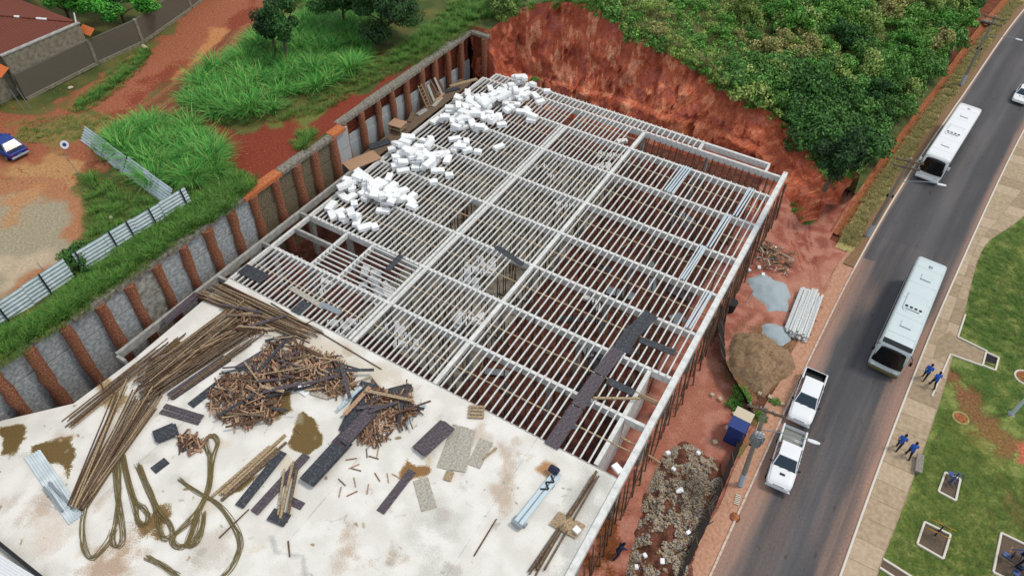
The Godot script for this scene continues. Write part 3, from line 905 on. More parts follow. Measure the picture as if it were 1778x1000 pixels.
# ---------- retaining wall ----------
func build_retaining_wall() -> void:
	var w := thing("retaining_wall", "concrete retaining wall with orange clay covered piles along the pit", "wall")
	var zs := []
	for i in 29: zs.append(28.3 - 2.44 * i + rf(-0.13, 0.13))
	for i in zs.size():
		var z: float = zs[i]
		if z < -39.6: continue
		var back: bool = z < -17.3
		var x: float = -36.35 if back else -35.75
		if z > 10.0: x -= (z - 10.0) * 0.12
		var r := rf(0.31, 0.36) if back else rf(0.38, 0.46)
		var pts := []
		var rad := []
		for k in 9:
			pts.append(Vector3(x + rf(-0.05, 0.05) + 0.03 * (8 - k) * 0.5, -0.1 + 8.0 * k / 8.0, z + rf(-0.05, 0.05)))
			rad.append(r * rf(0.86, 1.14))
		part(w, "pile", tube_mesh(pts, rad, 9), mats.clay_pile)
		if i < zs.size() - 1:
			var z2: float = zs[i + 1]
			var zm := (z + z2) * 0.5
			var wd := z - z2 - 0.34
			var xp := x - 0.12
			if zm < -39.8: continue
			if not back:
				var stain: bool = zm < -6.0 and zm > -14.5
				var m: Material = mats.shotcrete_stain if stain else mats[["shotcrete", "shotcrete_b", "shotcrete_c", "shotcrete_b"][rng.randi() % 4]]
				pbox(w, "panel", Vector3(xp, 2.9, zm), Vector3(0.24, 5.9, wd), m)
				pbox(w, "panel", Vector3(xp - 0.03, 6.93, zm), Vector3(0.2, 2.02, wd), m)
			else:
				var hh := rf(5.4, 6.2)
				if zm < -33.0: hh = 4.6
				pbox(w, "panel", Vector3(xp - 0.2, hh * 0.5 - 0.3, zm), Vector3(0.24, hh + 0.6 - 1.3, wd), mats.shotcrete)
				pbox(w, "panel", Vector3(xp - 0.23, hh - 0.32, zm), Vector3(0.2, 0.98, wd), mats.shotcrete)
				# raw earth left between the piles
				var rows := []
				for rr_ in 9:
					var row := []
					for c in 7:
						row.append(Vector3(xp - 0.42 - 0.12 * sin(PI * c / 6.0) + rf(-0.07, 0.07), lerpf(8.15, hh - 0.5, rr_ / 8.0), lerpf(z, z2, c / 6.0)))
					rows.append(row)
				part(w, "earth_face", grid_mesh(rows), mats.clay_dark)
	# last pile at the return
	part(w, "pile", tube_mesh([Vector3(-34.5, -0.1, -39.7), Vector3(-34.48, 4, -39.72), Vector3(-34.5, 7.9, -39.7)], [0.36, 0.33, 0.35], 9), mats.clay_pile)
	var rows2 := []
	for r in 9:
		var row := []
		for c in 7: row.append(Vector3(lerpf(-36.3, -34.5, c / 6.0), lerpf(8.1, -0.1, r / 8.0), -40.15 + rf(-0.08, 0.08)))
		rows2.append(row)
	part(w, "earth_face", grid_mesh(rows2), mats.clay_dark)
	# cap beam in lengths, crumbling
	var z0 := 30.0
	while z0 > -39.0:
		var l := rf(2.6, 5.0)
		if z0 > -17.3: l = minf(l, z0 + 17.4)
		var z1 := maxf(z0 - maxf(l, 0.8), -40.2)
		var back2: bool = z0 < -17.2
		var x := -36.62 if back2 else -36.0
		if z0 > 10.0: x -= (z0 - 10.0) * 0.12
		var st := new_st()
		add_bevel(st, Transform3D(Basis.IDENTITY, Vector3(x + rf(-0.03, 0.03), 8.02 + rf(-0.04, 0.04), (z0 + z1) * 0.5)), Vector3(rf(0.75, 0.95), 0.42, z0 - z1 - 0.01), 0.05)
		var soil: bool = z0 < -2.0 and z0 > -16.0 and rng.randf() < 0.7
		part(w, "cap_beam", st.commit(), mats.soil_orange if soil else mats.concrete_old)
		z0 = z1
	var st2 := new_st()
	add_bevel(st2, Transform3D(Basis.IDENTITY, Vector3(-35.3, 8.06, -40.0)), Vector3(2.4, 0.4, 0.7), 0.06)
	part(w, "cap_beam", st2.commit(), mats.concrete_old)

# ---------- the building ----------
var ZB := [0.15, -4.55, -9.3, -14.2, -19.05, -23.95, -29.27, -34.08, -37.7, -39.2]
func build_building() -> void:
	var b := thing("unfinished_building", "unfinished concrete building with white slab and rows of bare joists", "building")
	# cast slab
	var outline := PackedVector2Array([Vector2(-33.4, 0.1), Vector2(-33.05, 9.5), Vector2(-33.3, 14.1), Vector2(-36.05, 17.4), Vector2(-36.05, 32), Vector2(0.28, 32), Vector2(0.28, 0.1)])
	var r := Rect2(-36.5, 0, 37, 32)
	var stain := [C("5e4a26"), C("7a6438")]
	var rust := [C("a98f78"), C("beaa96")]
	var grey := [C("b3b2ac"), C("c6c4bd")]
	var L := [
		{poly = poly([1000, 850, 1040, 830, 1060, 830, 990, 1000, 960, 1000], SLAB), c = grey, soft = 1.2, amp = 0.8, op = 0.8},
		{poly = poly([380, 500, 660, 640, 720, 670, 700, 690, 560, 620, 400, 560], SLAB), c = [C("c8bca8"), C("d6ccbb")], soft = 1.0, amp = 0.6, op = 0.8},
		{poly = poly([0, 745, 35, 738, 45, 760, 30, 785, 0, 790], SLAB), c = stain, soft = 0.15, amp = 0.25},
		{poly = poly([40, 770, 90, 765, 118, 760, 130, 790, 118, 830, 100, 800, 60, 795], SLAB), c = stain, soft = 0.15, amp = 0.3},
		{poly = poly([280, 600, 310, 585, 320, 600, 285, 620], SLAB), c = stain, soft = 0.2, amp = 0.2},
		{poly = poly([510, 780, 495, 770, 525, 715, 545, 725, 558, 770, 535, 785], SLAB), c = stain, soft = 0.12, amp = 0.15},
		{poly = poly([470, 700, 500, 680, 505, 710, 480, 725, 462, 718], SLAB), c = stain, soft = 0.15, amp = 0.2},
		{poly = poly([385, 860, 400, 840, 445, 825, 420, 850, 400, 862], SLAB), c = stain, soft = 0.15, amp = 0.15},
		{poly = poly([690, 820, 705, 795, 745, 815, 730, 830, 700, 835], SLAB), c = [C("7d5a34"), C("977448")], soft = 0.15, amp = 0.2},
		{poly = poly([240, 910, 270, 880, 295, 890, 270, 930, 245, 935], SLAB), c = [C("6a5230"), C("8a7048")], soft = 0.3, amp = 0.4},
		{poly = poly([140, 990, 180, 960, 230, 930, 240, 960, 200, 1000, 140, 1010], SLAB), c = rust, soft = 0.9, amp = 0.6},
		{poly = poly([930, 815, 945, 800, 965, 815, 955, 830], SLAB), c = [C("a37a50"), C("b98f66")], soft = 0.4, amp = 0.2},
		{poly = poly([590, 940, 600, 925, 610, 950, 640, 975, 600, 975], SLAB), c = rust, soft = 0.8, amp = 0.5, op = 0.7},
		{poly = poly([870, 770, 885, 790, 880, 830, 870, 820], SLAB), c = rust, soft = 0.7, amp = 0.4, op = 0.7},
		{poly = poly([860, 850, 885, 840, 885, 870, 870, 885], SLAB), c = rust, soft = 0.7, amp = 0.4, op = 0.65},
		{poly = poly([820, 745, 840, 735, 850, 760, 830, 765], SLAB), c = rust, soft = 0.6, amp = 0.4, op = 0.5},
		{poly = poly([170, 650, 215, 690, 205, 720, 180, 700], SLAB), c = [C("8a6c40"), C("a4875a")], soft = 0.3, amp = 0.3, op = 0.8},
		{poly = poly([25, 870, 60, 860, 55, 900, 30, 905], SLAB), c = rust, soft = 0.9, amp = 0.7, op = 0.5},
		{poly = poly([60, 900, 110, 905, 120, 940, 80, 960, 60, 930], SLAB), c = [C("cbb8a6"), C("d6c8ba")], soft = 1.0, amp = 0.7, op = 0.6},
		{poly = poly([345, 940, 390, 930, 380, 985, 350, 975], SLAB), c = [C("b9b4aa"), C("c6b8a8")], soft = 1.0, amp = 0.7, op = 0.6},
		{poly = poly([470, 935, 480, 960, 525, 965, 530, 1000], SLAB), w = 0.16, c = [C("9a9c98"), C("b5b6b0")], soft = 0.25, amp = 0.15, op = 0.7},
		{poly = poly([735, 925, 760, 890, 775, 920, 750, 985, 735, 970], SLAB), c = [C("bab9b2"), C("c8c6be")], soft = 0.9, amp = 1.0, op = 0.6},
	]
	for k in 90:      # small splashes and dirt
		var p := Vector2(rf(-34, -1), rf(1, 23))
		L.append({poly = PackedVector2Array([p, p + Vector2(rf(-0.5, 0.5), rf(-0.5, 0.5)), p + Vector2(rf(-0.8, 0.8), rf(-0.6, 0.6))]), w = rf(0.03, 0.3), c = [rust, grey, [C("c9b391"), C("d4c4aa")], [C("8f8478"), C("a39a90")]][k % 4], soft = 0.3, amp = 0.3, op = rf(0.2, 0.5)})
	for xx in [-26.0, -14.5, -5.5]:      # pour joints
		L.append({poly = PackedVector2Array([Vector2(xx, 0.2), Vector2(xx + 0.05, 32)]), w = 0.035, c = [C("a09c92"), C("b4b0a6")], soft = 0.05, amp = 0.03, op = 0.55})
	L.append({poly = PackedVector2Array([Vector2(-36, 12.6), Vector2(0, 12.5)]), w = 0.035, c = [C("a09c92"), C("b4b0a6")], soft = 0.05, amp = 0.03, op = 0.5})
	for k in 260:      # drips and splatter
		var p := Vector2(rf(-34, -1), rf(1, 23))
		L.append({poly = PackedVector2Array([p, p + Vector2(rf(-0.2, 0.2), rf(-0.2, 0.2))]), w = rf(0.02, 0.09), c = [[C("8f8a80"), C("a5a096")], [C("7a6040"), C("96805c")], [C("a89c88"), C("c0b6a4")]][k % 3], soft = 0.06, amp = 0.08, op = rf(0.4, 0.9)})
	for k in 14:      # hairline cracks
		var p := Vector2(rf(-33, -2), rf(2, 22))
		var cr := PackedVector2Array([p])
		for e in 6: cr.append(cr[e] + Vector2(rf(-0.5, 0.9), rf(-0.7, 0.7)))
		L.append({poly = cr, w = 0.03, c = [C("9c988f"), C("aeaaa0")], soft = 0.06, amp = 0.05, op = 0.6})
	var sm := mapmat(paint(1480, 1280, r, [C("d6d3cb"), C("e4e1da")], L, 33, 0.08, 0.01), 0.9)
	part(b, "slab", prism(outline, 4.15, SLAB, r), sm, Transform3D.IDENTITY, "white cast slab with brown stains")
	# edge beams
	pbox(b, "edge_beam", Vector3(0.52, 4.3, -3.2), Vector3(0.44, 0.7, 70.4), mats.concrete_white, 0, "white edge beam facing the street")
	pbox(b, "edge_beam", Vector3(-34.45, 4.25, -4.6), Vector3(0.26, 0.62, 28.8), mats.concrete)
	for z in [9.85, 0.3, -4.5, -9.1, -14.2, -18.9]:
		pbox(b, "cross_beam", Vector3(-33.9, 4.22, z), Vector3(0.86, 0.5, 0.22), mats.concrete)
	# main beams along x
	for i in ZB.size():
		var x0 := -33.55
		var x1 := 0.3
		if i == 9: x0 = -32.7; x1 = -1.2
		pbox(b, "beam", Vector3((x0 + x1) * 0.5, 4.12, ZB[i]), Vector3(x1 - x0, 0.64 if i else 0.7, 0.26 if i else 0.34), mats.concrete_white if i else mats.concrete)
	# beams along z
	for a in [[-13.85, 0.0, -37.6, 0.34], [-21.1, 0.0, -34.0, 0.22], [-21.5, 0.0, -34.0, 0.22], [-33.45, 0.0, -37.6, 0.24], [-29.2, -4.6, -9.2, 0.24], [-26.4, -4.6, -9.2, 0.22], [-1.25, -37.8, -39.1, 0.22], [-8.0, -37.8, -39.1, 0.2], [-32.65, -37.8, -39.1, 0.22]]:
		pbox(b, "beam", Vector3(a[0], 4.2, (a[1] + a[2]) * 0.5), Vector3(a[3], 0.42, absf(a[1] - a[2])), mats.concrete_white)
	pbox(b, "beam", Vector3(-31.3, 4.1, -7.35), Vector3(4.1, 0.6, 0.22), mats.concrete)
	for a in [[-1.35, -0.2, -4.4], [-1.35, -4.7, -9.15]]:
		pbox(b, "core_wall", Vector3(a[0], 2.2, (a[1] + a[2]) * 0.5), Vector3(0.3, 4.4, absf(a[1] - a[2])), mats.concrete_white)
	# columns
	for x in [-33.4, -29.2, -21.3, -13.85, -7.0, 0.5]:
		for i in ZB.size() - 1:
			if i == 8 and x > -1: continue
			pbox(b, "column", Vector3(x, 1.88, ZB[i]), Vector3(0.3, 3.92, 0.5), mats.concrete)
	for z in [6.0, 12.0, 18.0, 24.0, 30.0]:
		for x in [-32.0, -25.0, -18.0, -11.0, -5.0, 0.5]:
			pbox(b, "column", Vector3(x, 2.05, z), Vector3(0.3, 4.26, 0.5), mats.concrete)
	# joists: real bars laid beam to beam
	var far := new_st()
	var count := 0
	for i in range(0, 9):
		var za: float = ZB[i] - (0.1 if i == 0 else -0.09)
		var zb: float = ZB[i + 1] - 0.09
		var x := -33.05
		var k := 0
		while x < 0.2:
			var skip := false
			for bx in [-13.85, -21.3]:
				if absf(x - bx) < 0.3 and i < 8: skip = true
			if i == 1 and x < -21.5: skip = true
			if i <= 1 and x > -1.6: skip = true
			if i == 7 and x > -15.0: skip = true
			if i == 8 and (x > -8.0 or x < -32.5): skip = true
			if i == 2 and x > -15.3 and x < -14.0: skip = true
			if i == 3 and x > -22.6 and x < -21.5: skip = true
			if not skip:
				var dx := rf(-0.035, 0.035)
				var sk := rf(-0.03, 0.03)
				var xf := span(Vector3(x + dx, 4.495 + rf(-0.006, 0.006), za), Vector3(x + dx + sk, 4.495, zb + rf(-0.08, 0.03)), 0.105, 0.115)
				if count < 290:
					part(b, "joist", unit_box, mats.joist, xf)
				else: far.append_from(unit_box, 0, xf)
				count += 1
			x += 0.47 if x < -14.2 else 0.57
			k += 1
	# a bay whose joists run the other way
	for a in [[-29.1, -26.5, 6], [-26.3, -21.6, 9]]:
		for k in a[2]:
			var z := lerpf(-4.95, -7.3 if a[0] < -28 else -8.9, k / float(a[2] - 1))
			part(b, "joist", unit_box, mats.joist, span(Vector3(a[0], 4.495, z), Vector3(a[1], 4.495, z + rf(-0.03, 0.03)), 0.105, 0.115))
	var fo := part(b, "far_joists", far.commit(), mats.joist)
	fo.set_meta("kind", "stuff")
	# spare joists laid in bundles near the street side
	for a in [[-1.5, -29.3, -34.1], [-1.75, -29.3, -34.1], [-2.1, -24.0, -29.2], [-2.35, -24.0, -29.2], [-2.6, -19.1, -23.9], [-2.8, -19.1, -23.9], [-7.6, -29.3, -34.0], [-7.85, -29.3, -34.0], [-8.1, -29.3, -34.0], [-8.35, -29.3, -34.0], [-0.3, -14.3, -19.0], [-0.55, -14.3, -19.0]]:
		part(b, "joist", unit_box, mats.steel_blue, span(Vector3(a[0], 4.62, a[1]), Vector3(a[0] + 0.12, 4.62, a[2]), 0.13, 0.1), "pale blue grey spare joist")
	# timber ledgers under the joists at mid span
	for i in range(0, 8):
		var zm: float = (ZB[i] + ZB[i + 1]) * 0.5
		for xx in [[-33.2, -21.7], [-21.0, -14.1], [-13.6, 0.2]]:
			if i == 1 and xx[0] < -30: continue
			if i == 7 and xx[0] > -14: continue
			part(b, "ledger", unit_box, mats.wood_tan, span(Vector3(xx[0], 4.38, zm + rf(-0.1, 0.1)), Vector3(xx[1], 4.38, zm + rf(-0.1, 0.1)), 0.09, 0.1))
	# props under the joists, and the leaning ones along the street side
	var pc := 0
	for i in range(0, 8):
		for s in [0.3, 0.7]:
			var z: float = lerpf(ZB[i], ZB[i + 1], s)
			var x: float = -32.6 + s
			while x < -0.6 and pc < 290:
				var lean := Vector3(rf(-0.15, 0.15), 0, rf(-0.15, 0.15))
				if not (i <= 1 and x > -2.2) and absf(x + 13.85) > 0.3 and absf(x + 21.3) > 0.4 and not (i == 1 and x < -21.5):
					obj("timber_prop", unit_stick, mats.wood_grey, span(Vector3(x, 0.02, z) + lean, Vector3(x, 4.43, z), 0.1, 0.1), "slender timber prop under the %s joist row counted from the cast slab" % ["first", "second", "third", "fourth", "fifth", "sixth", "seventh", "eighth"][i], "prop", "timber props under the %s joist row" % ["first", "second", "third", "fourth", "fifth", "sixth", "seventh", "eighth"][i])
					pc += 1
				x += 1.75 + rf(-0.2, 0.2)
	var more := []
	for k in 620:
		var z := rf(-33.5, 0.0)
		var x := rf(-32.8, -1.8)
		if x < -21.5 and z > -9.4 and z < -4.4: continue
		more.append(span(Vector3(x + rf(-0.3, 0.3), 0.02, z + rf(-0.3, 0.3)), Vector3(x, 4.43, z), rf(0.07, 0.1), 0.09))
	scatter("prop_thicket", unit_stick, mats.wood_brown, more, "close set timber shoring under the joists", "shoring")
	for k in 22:
		obj("timber_prop", unit_stick, mats.wood_brown, span(Vector3(-13.2 + k * 0.62 + rf(-0.2, 0.2), 0.0, -35.6 - (k % 3) * 0.6), Vector3(-13.2 + k * 0.62, 4.0, -37.5), 0.1, 0.1), "dark timber prop standing in the open back bay", "prop", "props in the open back bay")
	for k in 62:
		var z := 7.5 - k * 0.74 + rf(-0.15, 0.15)
		var ox := rf(0.0, 0.25)
		var lean2 := rf(-0.5, 0.5) if k % 3 == 0 else rf(-0.1, 0.1)
		obj("edge_prop", unit_stick, mats.wood_grey if k % 3 else mats.wood_brown, span(Vector3(0.9 + ox + rf(0, 0.35), 0.0, z + lean2), Vector3(0.82 + ox * 0.4, rf(3.95, 4.4), z), 0.11, 0.11), "rough timber prop leaning against the white edge beam", "prop", "timber props along the street side edge")
	for k in 9:
		var z := 5.0 - k * 5.0
		obj("brace_timber", unit_stick, mats.wood_brown, span(Vector3(1.25, rf(0.2, 0.5), z), Vector3(0.95, rf(3.0, 3.8), z - 4.0 + rf(-0.5, 0.5)), 0.09, 0.09), "long timber brace slanting across the edge props", "timber", "slanting braces on the street side")
	# foam infill blocks heaped on the joists
	var fm := []
	for k in 4:
		fm.append(bevel_box([Vector3(1.2, 0.34, 0.58), Vector3(1.0, 0.4, 0.6), Vector3(1.3, 0.34, 0.66), Vector3(0.75, 0.4, 0.6)][k], 0.03))
	var placed := []
	var heaps := [[640, 338, 2.9, 2.0, 32], [665, 345, 1.9, 1.3, 10], [718, 270, 3.0, 2.4, 36], [745, 280, 2.0, 1.4, 12], [815, 208, 3.0, 2.6, 40], [848, 190, 2.2, 2.0, 18], [882, 168, 2.6, 2.0, 22], [905, 152, 1.3, 1.0, 6]]
	var spots := []
	for hp in heaps:
		var c := P(hp[0], hp[1], SLAB)
		for k in hp[4]:
			var a := rf(0, TAU)
			var q := sqrt(rng.randf())
			spots.append(c + Vector3(cos(a) * hp[2] * q, 0, sin(a) * hp[3] * q))
	for q in [[565, 357], [577, 378], [590, 372], [620, 388], [634, 398], [598, 385], [780, 308], [760, 300], [775, 270], [790, 262], [665, 370], [700, 345], [757, 213], [812, 165], [842, 190], [790, 175], [895, 170], [778, 172], [915, 145], [700, 300], [690, 355]]:
		spots.append(P(q[0], q[1], SLAB))
	for k in 40:
		var u := rng.randf()
		var q := Vector2(590, 372).lerp(Vector2(905, 150), u) + Vector2(rf(-10, 75), rf(-10, 40))
		spots.append(P(q.x, q.y, SLAB))
	for s in spots:
		if s.x < -33.0: s.x = -33.0 + rf(0, 0.6)
		s.z = clampf(s.z, -38.6, 0.0)
		var lay := 0
		for o in placed:
			if Vector2(o.x - s.x, o.z - s.z).length() < 0.62: lay = maxi(lay, int(o.y) + 1)
		lay = mini(lay, 2)
		placed.append(Vector3(s.x, lay, s.z))
		var bs := Basis(Vector3.UP, rf(0, TAU)) * Basis(Vector3.RIGHT, rf(-0.22, 0.22) * minf(lay, 1)) * Basis(Vector3.BACK, rf(-0.22, 0.22) * minf(lay, 1))
		obj("foam_block", fm[rng.randi() % 4], mats.foam, Transform3D(bs, Vector3(s.x, 4.74 + lay * 0.36, s.z)), "white foam block in the heap %s" % ["by the open bays and cast slab", "beside the tan plywood sheet", "opposite the wooden crate and ladder", "at the building's corner by the earth bank"][0 if s.z > -17.5 else (1 if s.z > -25.5 else (2 if s.z > -33.0 else 3))], "foam block", "foam blocks heaped %s" % ["by the open bays", "by the tan sheet", "opposite the crate", "at the bank corner"][0 if s.z > -17.5 else (1 if s.z > -25.5 else (2 if s.z > -33.0 else 3))])
	var under := [[835, 470, 12], [822, 490, 5], [815, 560, 9], [690, 580, 8], [705, 590, 4], [600, 575, 6], [965, 355, 6], [940, 295, 5], [1060, 265, 7], [1050, 300, 5], [920, 300, 3], [1030, 525, 3], [650, 490, 6], [660, 510, 5], [560, 500, 4]]
	for u in under:
		for k in u[2]:
			var s := P(u[0] + rf(-22, 22), u[1] + rf(-12, 12), 0.3)
			obj("foam_block", fm[rng.randi() % 4], mats.foam, Transform3D(Basis(Vector3.UP, rf(0, TAU)), Vector3(s.x, 0.23 + 0.36 * (k % 3), s.z)), "white foam block lying on the floor below the joists", "foam block", "foam blocks on the floor below")

# floor clutter under the joists; dark panels added partly to deepen the shade there
func build_floor_clutter() -> void:
	for k in 46:
		var x := rf(-13.0, -1.8)
		var z := rf(-32.5, 5.0)
		obj("formwork_panel", unit_box, mats[["ply_black", "ply_purple", "wood_brown", "steel_grey"][k % 4]], bxf(Vector3(x, 0.06 + 0.07 * (k % 3), z), Vector3(rf(0.5, 1.1), 0.06, rf(1.2, 2.4)), rf(0, 3)), "added formwork panel lying on the earth below the joists", "panel", "added panels on the earth below the joists")
	for k in 60:
		var p := Vector3(rf(-32, -1.8), 0.08 + rf(0, 0.1), rf(-33, 4.0))
		var a := rf(0, TAU)
		var d := Vector3(cos(a), 0, sin(a)) * rf(0.6, 1.6)
		obj("fallen_timber", unit_box, mats[["wood_grey", "wood_tan", "wood_brown", "scrap_a"][k % 4]], span(p - d, p + d, 0.09, 0.08), "timber lying on the floor below the joists", "timber", "timbers on the floor below the joists")

# a flat board between two photo points on level y
func board(called: String, a: Array, b: Array, w: float, t: float, y: float, m: Material, label: String, category: String, group := "", tilt := 0.0) -> MeshInstance3D:
	var p := P(a[0], a[1], y)
	var q := P(b[0], b[1], y)
	p.y += t * 0.5; q.y += t * 0.5 + tilt
	return obj(called, unit_box, m, span(p, q, w, t), label, category, group)
func bundle(a0: Array, a1: Array, b0: Array, b1: Array, n: int, r: float, m: Array, label: String, group: String, layers := 3, sq := false) -> void:
	for k in n:
		var t := rng.randf()
		var lay := (k * layers) / n
		var pa := P(a0[0], a0[1], SLAB).lerp(P(a1[0], a1[1], SLAB), t)
		var pb := P(b0[0], b0[1], SLAB).lerp(P(b1[0], b1[1], SLAB), clampf(t + rf(-0.4, 0.4), -0.1, 1.1))
		var d := (pb - pa).normalized()
		pa += d * rf(-0.7, 0.7); pb += d * rf(-0.9, 0.9)
		var rr_ := r * rf(0.8, 1.25)
		var y := rr_ + lay * r * 1.9 + 0.005
		pa.y += y + rf(0, 0.05) * minf(lay, 1); pb.y += y + rf(0, 0.1) * minf(lay, 1)
		obj("timber_pole", unit_box if sq else unit_stick, m[rng.randi() % m.size()], span(pa, pb, rr_ * 2.0, rr_ * 2.0), label, "timber", group)

func build_slab_clutter() -> void:
	var wg := [mats.wood_grey, mats.wood_brown, mats.wood_grey, mats.wood_tan]
	bundle([108, 728], [135, 738], [280, 598], [318, 585], 10, 0.045, wg, "long thin pole lying on the slab beside the pit edge", "long poles along the pit edge", 2)
	bundle([238, 655], [270, 695], [410, 535], [440, 575], 62, 0.048, wg, "weathered round pole in the wide heap on the slab", "poles in the wide heap", 5)
	bundle([128, 868], [158, 872], [212, 680], [275, 695], 58, 0.048, wg, "weathered round pole in the bundle pointing at the zinc sheets", "poles in the slanting bundle", 5)
	bundle([345, 520], [395, 498], [520, 590], [545, 575], 50, 0.045, [mats.wood_brown, mats.wood_grey, mats.wood_tan], "rough timber in the pile along the joist edge", "timbers piled along the joist edge", 4)
	bundle([376, 856], [392, 864], [478, 770], [492, 778], 5, 0.07, [mats.wood_tan, mats.wood_grey], "squared timber beside the dark panel stack", "squared timbers beside the panels", 1, true)
	bundle([483, 888], [502, 892], [492, 808], [515, 815], 6, 0.06, [mats.wood_tan, mats.wood_grey], "squared timber lying across the dark panels", "squared timbers on the panels", 2, true)
	bundle([922, 985], [955, 992], [1028, 828], [1045, 832], 8, 0.055, [mats.wood_brown, mats.wood_grey, mats.wood_tan], "long pole lying by the street side edge", "poles by the street side edge", 2)
	bundle([265, 625], [300, 640], [400, 560], [420, 580], 22, 0.045, wg, "short pole in the wide heap on the slab", "poles in the wide heap", 4)
	bundle([300, 690], [350, 660], [420, 600], [450, 590], 16, 0.04, wg, "thin pole lying over the purple panels", "thin poles over the panels", 3)
	for a in [[470, 527, 662, 642], [380, 935, 432, 885], [823, 966, 862, 902], [172, 660, 180, 680], [500, 940, 503, 968]]:
		var p := P(a[0], a[1], SLAB) + Vector3.UP * 0.06
		var q := P(a[2], a[3], SLAB) + Vector3.UP * 0.07
		obj("timber_pole", unit_stick, mats.wood_brown, span(p, q, 0.09, 0.09), "single thin pole lying alone on the white slab", "timber", "single poles on the slab")
	# broken formwork sticks
	var sc := [mats.scrap_a, mats.scrap_b, mats.scrap_a, mats.wood_brown, mats.wood_tan, mats.wood_grey]
	var extra := [new_st(), new_st(), new_st()]
	var heaps := [[425, 695, 2.7, 2.0, 110, 0.75, "with the grey edge board"], [470, 650, 1.8, 1.4, 50, 0.7, "with the grey edge board"], [560, 650, 2.6, 1.5, 90, 0.7, "behind the white foam offcut"], [500, 625, 2.2, 1.4, 40, 0.6, "behind the white foam offcut"], [690, 710, 1.3, 1.2, 40, 0.5, "spilling over the dark panels"], [650, 690, 1.2, 0.9, 24, 0.5, "spilling over the dark panels"], [650, 750, 1.0, 1.2, 26, 0.35, "spilling over the dark panels"], [330, 770, 1.0, 0.6, 14, 0.3, "by the low panel stack"], [430, 560, 1.8, 1.0, 36, 0.5, "on the pole pile"]]
	var made := 0
	for hp in heaps:
		var c := P(hp[0], hp[1], SLAB)
		for k in hp[4] * 4:
			var a := rf(0, TAU)
			var q := sqrt(rng.randf())
			var top: float = hp[5] * (1.0 - q * q * 0.85)
			var l := rf(0.2, 1.0) + (0.8 if rng.randf() < 0.12 else 0.0)
			var dir := rf(0, TAU) if rng.randf() < 0.6 else 0.7 + rf(-0.4, 0.4)
			var d := Vector3(cos(dir), rf(-0.09, 0.09), sin(dir)).normalized()
			var upper_one: bool = k < hp[4]
			var ctr := c + Vector3(cos(a) * hp[2] * q, (top if upper_one else top * rng.randf() * 0.85) + 0.05, sin(a) * hp[3] * q)
			if ctr.y - absf(d.y) * l * 0.5 < SLAB + 0.03: ctr.y = SLAB + 0.03 + absf(d.y) * l * 0.5
			var xf := span(ctr - d * l * 0.5, ctr + d * l * 0.5, rf(0.035, 0.12), rf(0.025, 0.06))
			if upper_one and made < 300:
				made += 1
				obj("scrap_stick", unit_box, sc[rng.randi() % 6], xf, "broken formwork stick in the scrap heap %s" % hp[6], "scrap wood", "sticks in the heap %s" % hp[6])
			else: extra[k % 3].append_from(unit_box, 0, xf)
	for e in 3:
		var ex := obj("scrap_pile", extra[e].commit(), [mats.scrap_b, mats.scrap_a, mats.wood_brown][e], Transform3D.IDENTITY, "tangled %s sticks filling the scrap wood heaps" % ["brown", "pale tan", "dark"][e], "scrap wood")
		ex.set_meta("kind", "stuff")
	for k in 26:
		var s := P(rf(590, 690), rf(770, 860), SLAB) if k < 14 else P(rf(290, 560), rf(560, 760), SLAB)
		var a := rf(0, TAU)
		obj("loose_stick", unit_box, sc[rng.randi() % 6], span(s + Vector3(cos(a), 0, sin(a)) * 0.35 + Vector3.UP * 0.03, s - Vector3(cos(a), 0, sin(a)) * 0.35 + Vector3.UP * 0.03, 0.07, 0.04), "short loose stick lying flat on the slab", "scrap wood", "loose sticks on the slab")
	for k in 70:
		var hp2: Array = heaps[[0, 0, 1, 2, 2, 3, 4, 8][k % 8]]
		var c := P(hp2[0], hp2[1], SLAB) + Vector3(rf(-1, 1) * hp2[2] * 0.9, 0, rf(-1, 1) * hp2[3] * 0.9)
		var a := (2.5 + rf(-0.5, 0.5)) if k % 3 else rf(0, TAU)
		var l := rf(1.4, 3.4)
		var d := Vector3(cos(a), rf(-0.04, 0.04), sin(a)) * l * 0.5
		c.y = SLAB + rf(0.25, 0.75)
		obj("scrap_plank", unit_box, [mats.wood_grey, mats.wood_brown, mats.ply_purple, mats.wood_tan, mats.ply_black][k % 5], span(c - d, c + d, rf(0.06, 0.26), 0.04), "long %s plank lying over the scrap heaps" % ["grey", "brown", "dark", "tan", "black"][k % 5], "plank", "%s planks over the scrap heaps" % ["grey", "brown", "dark", "tan", "black"][k % 5])
	# formwork panels: [ax, ay, bx, by, width, count, material, label, group]
	var pp: Material = mats.ply_purple
	var pb: Material = mats.ply_black
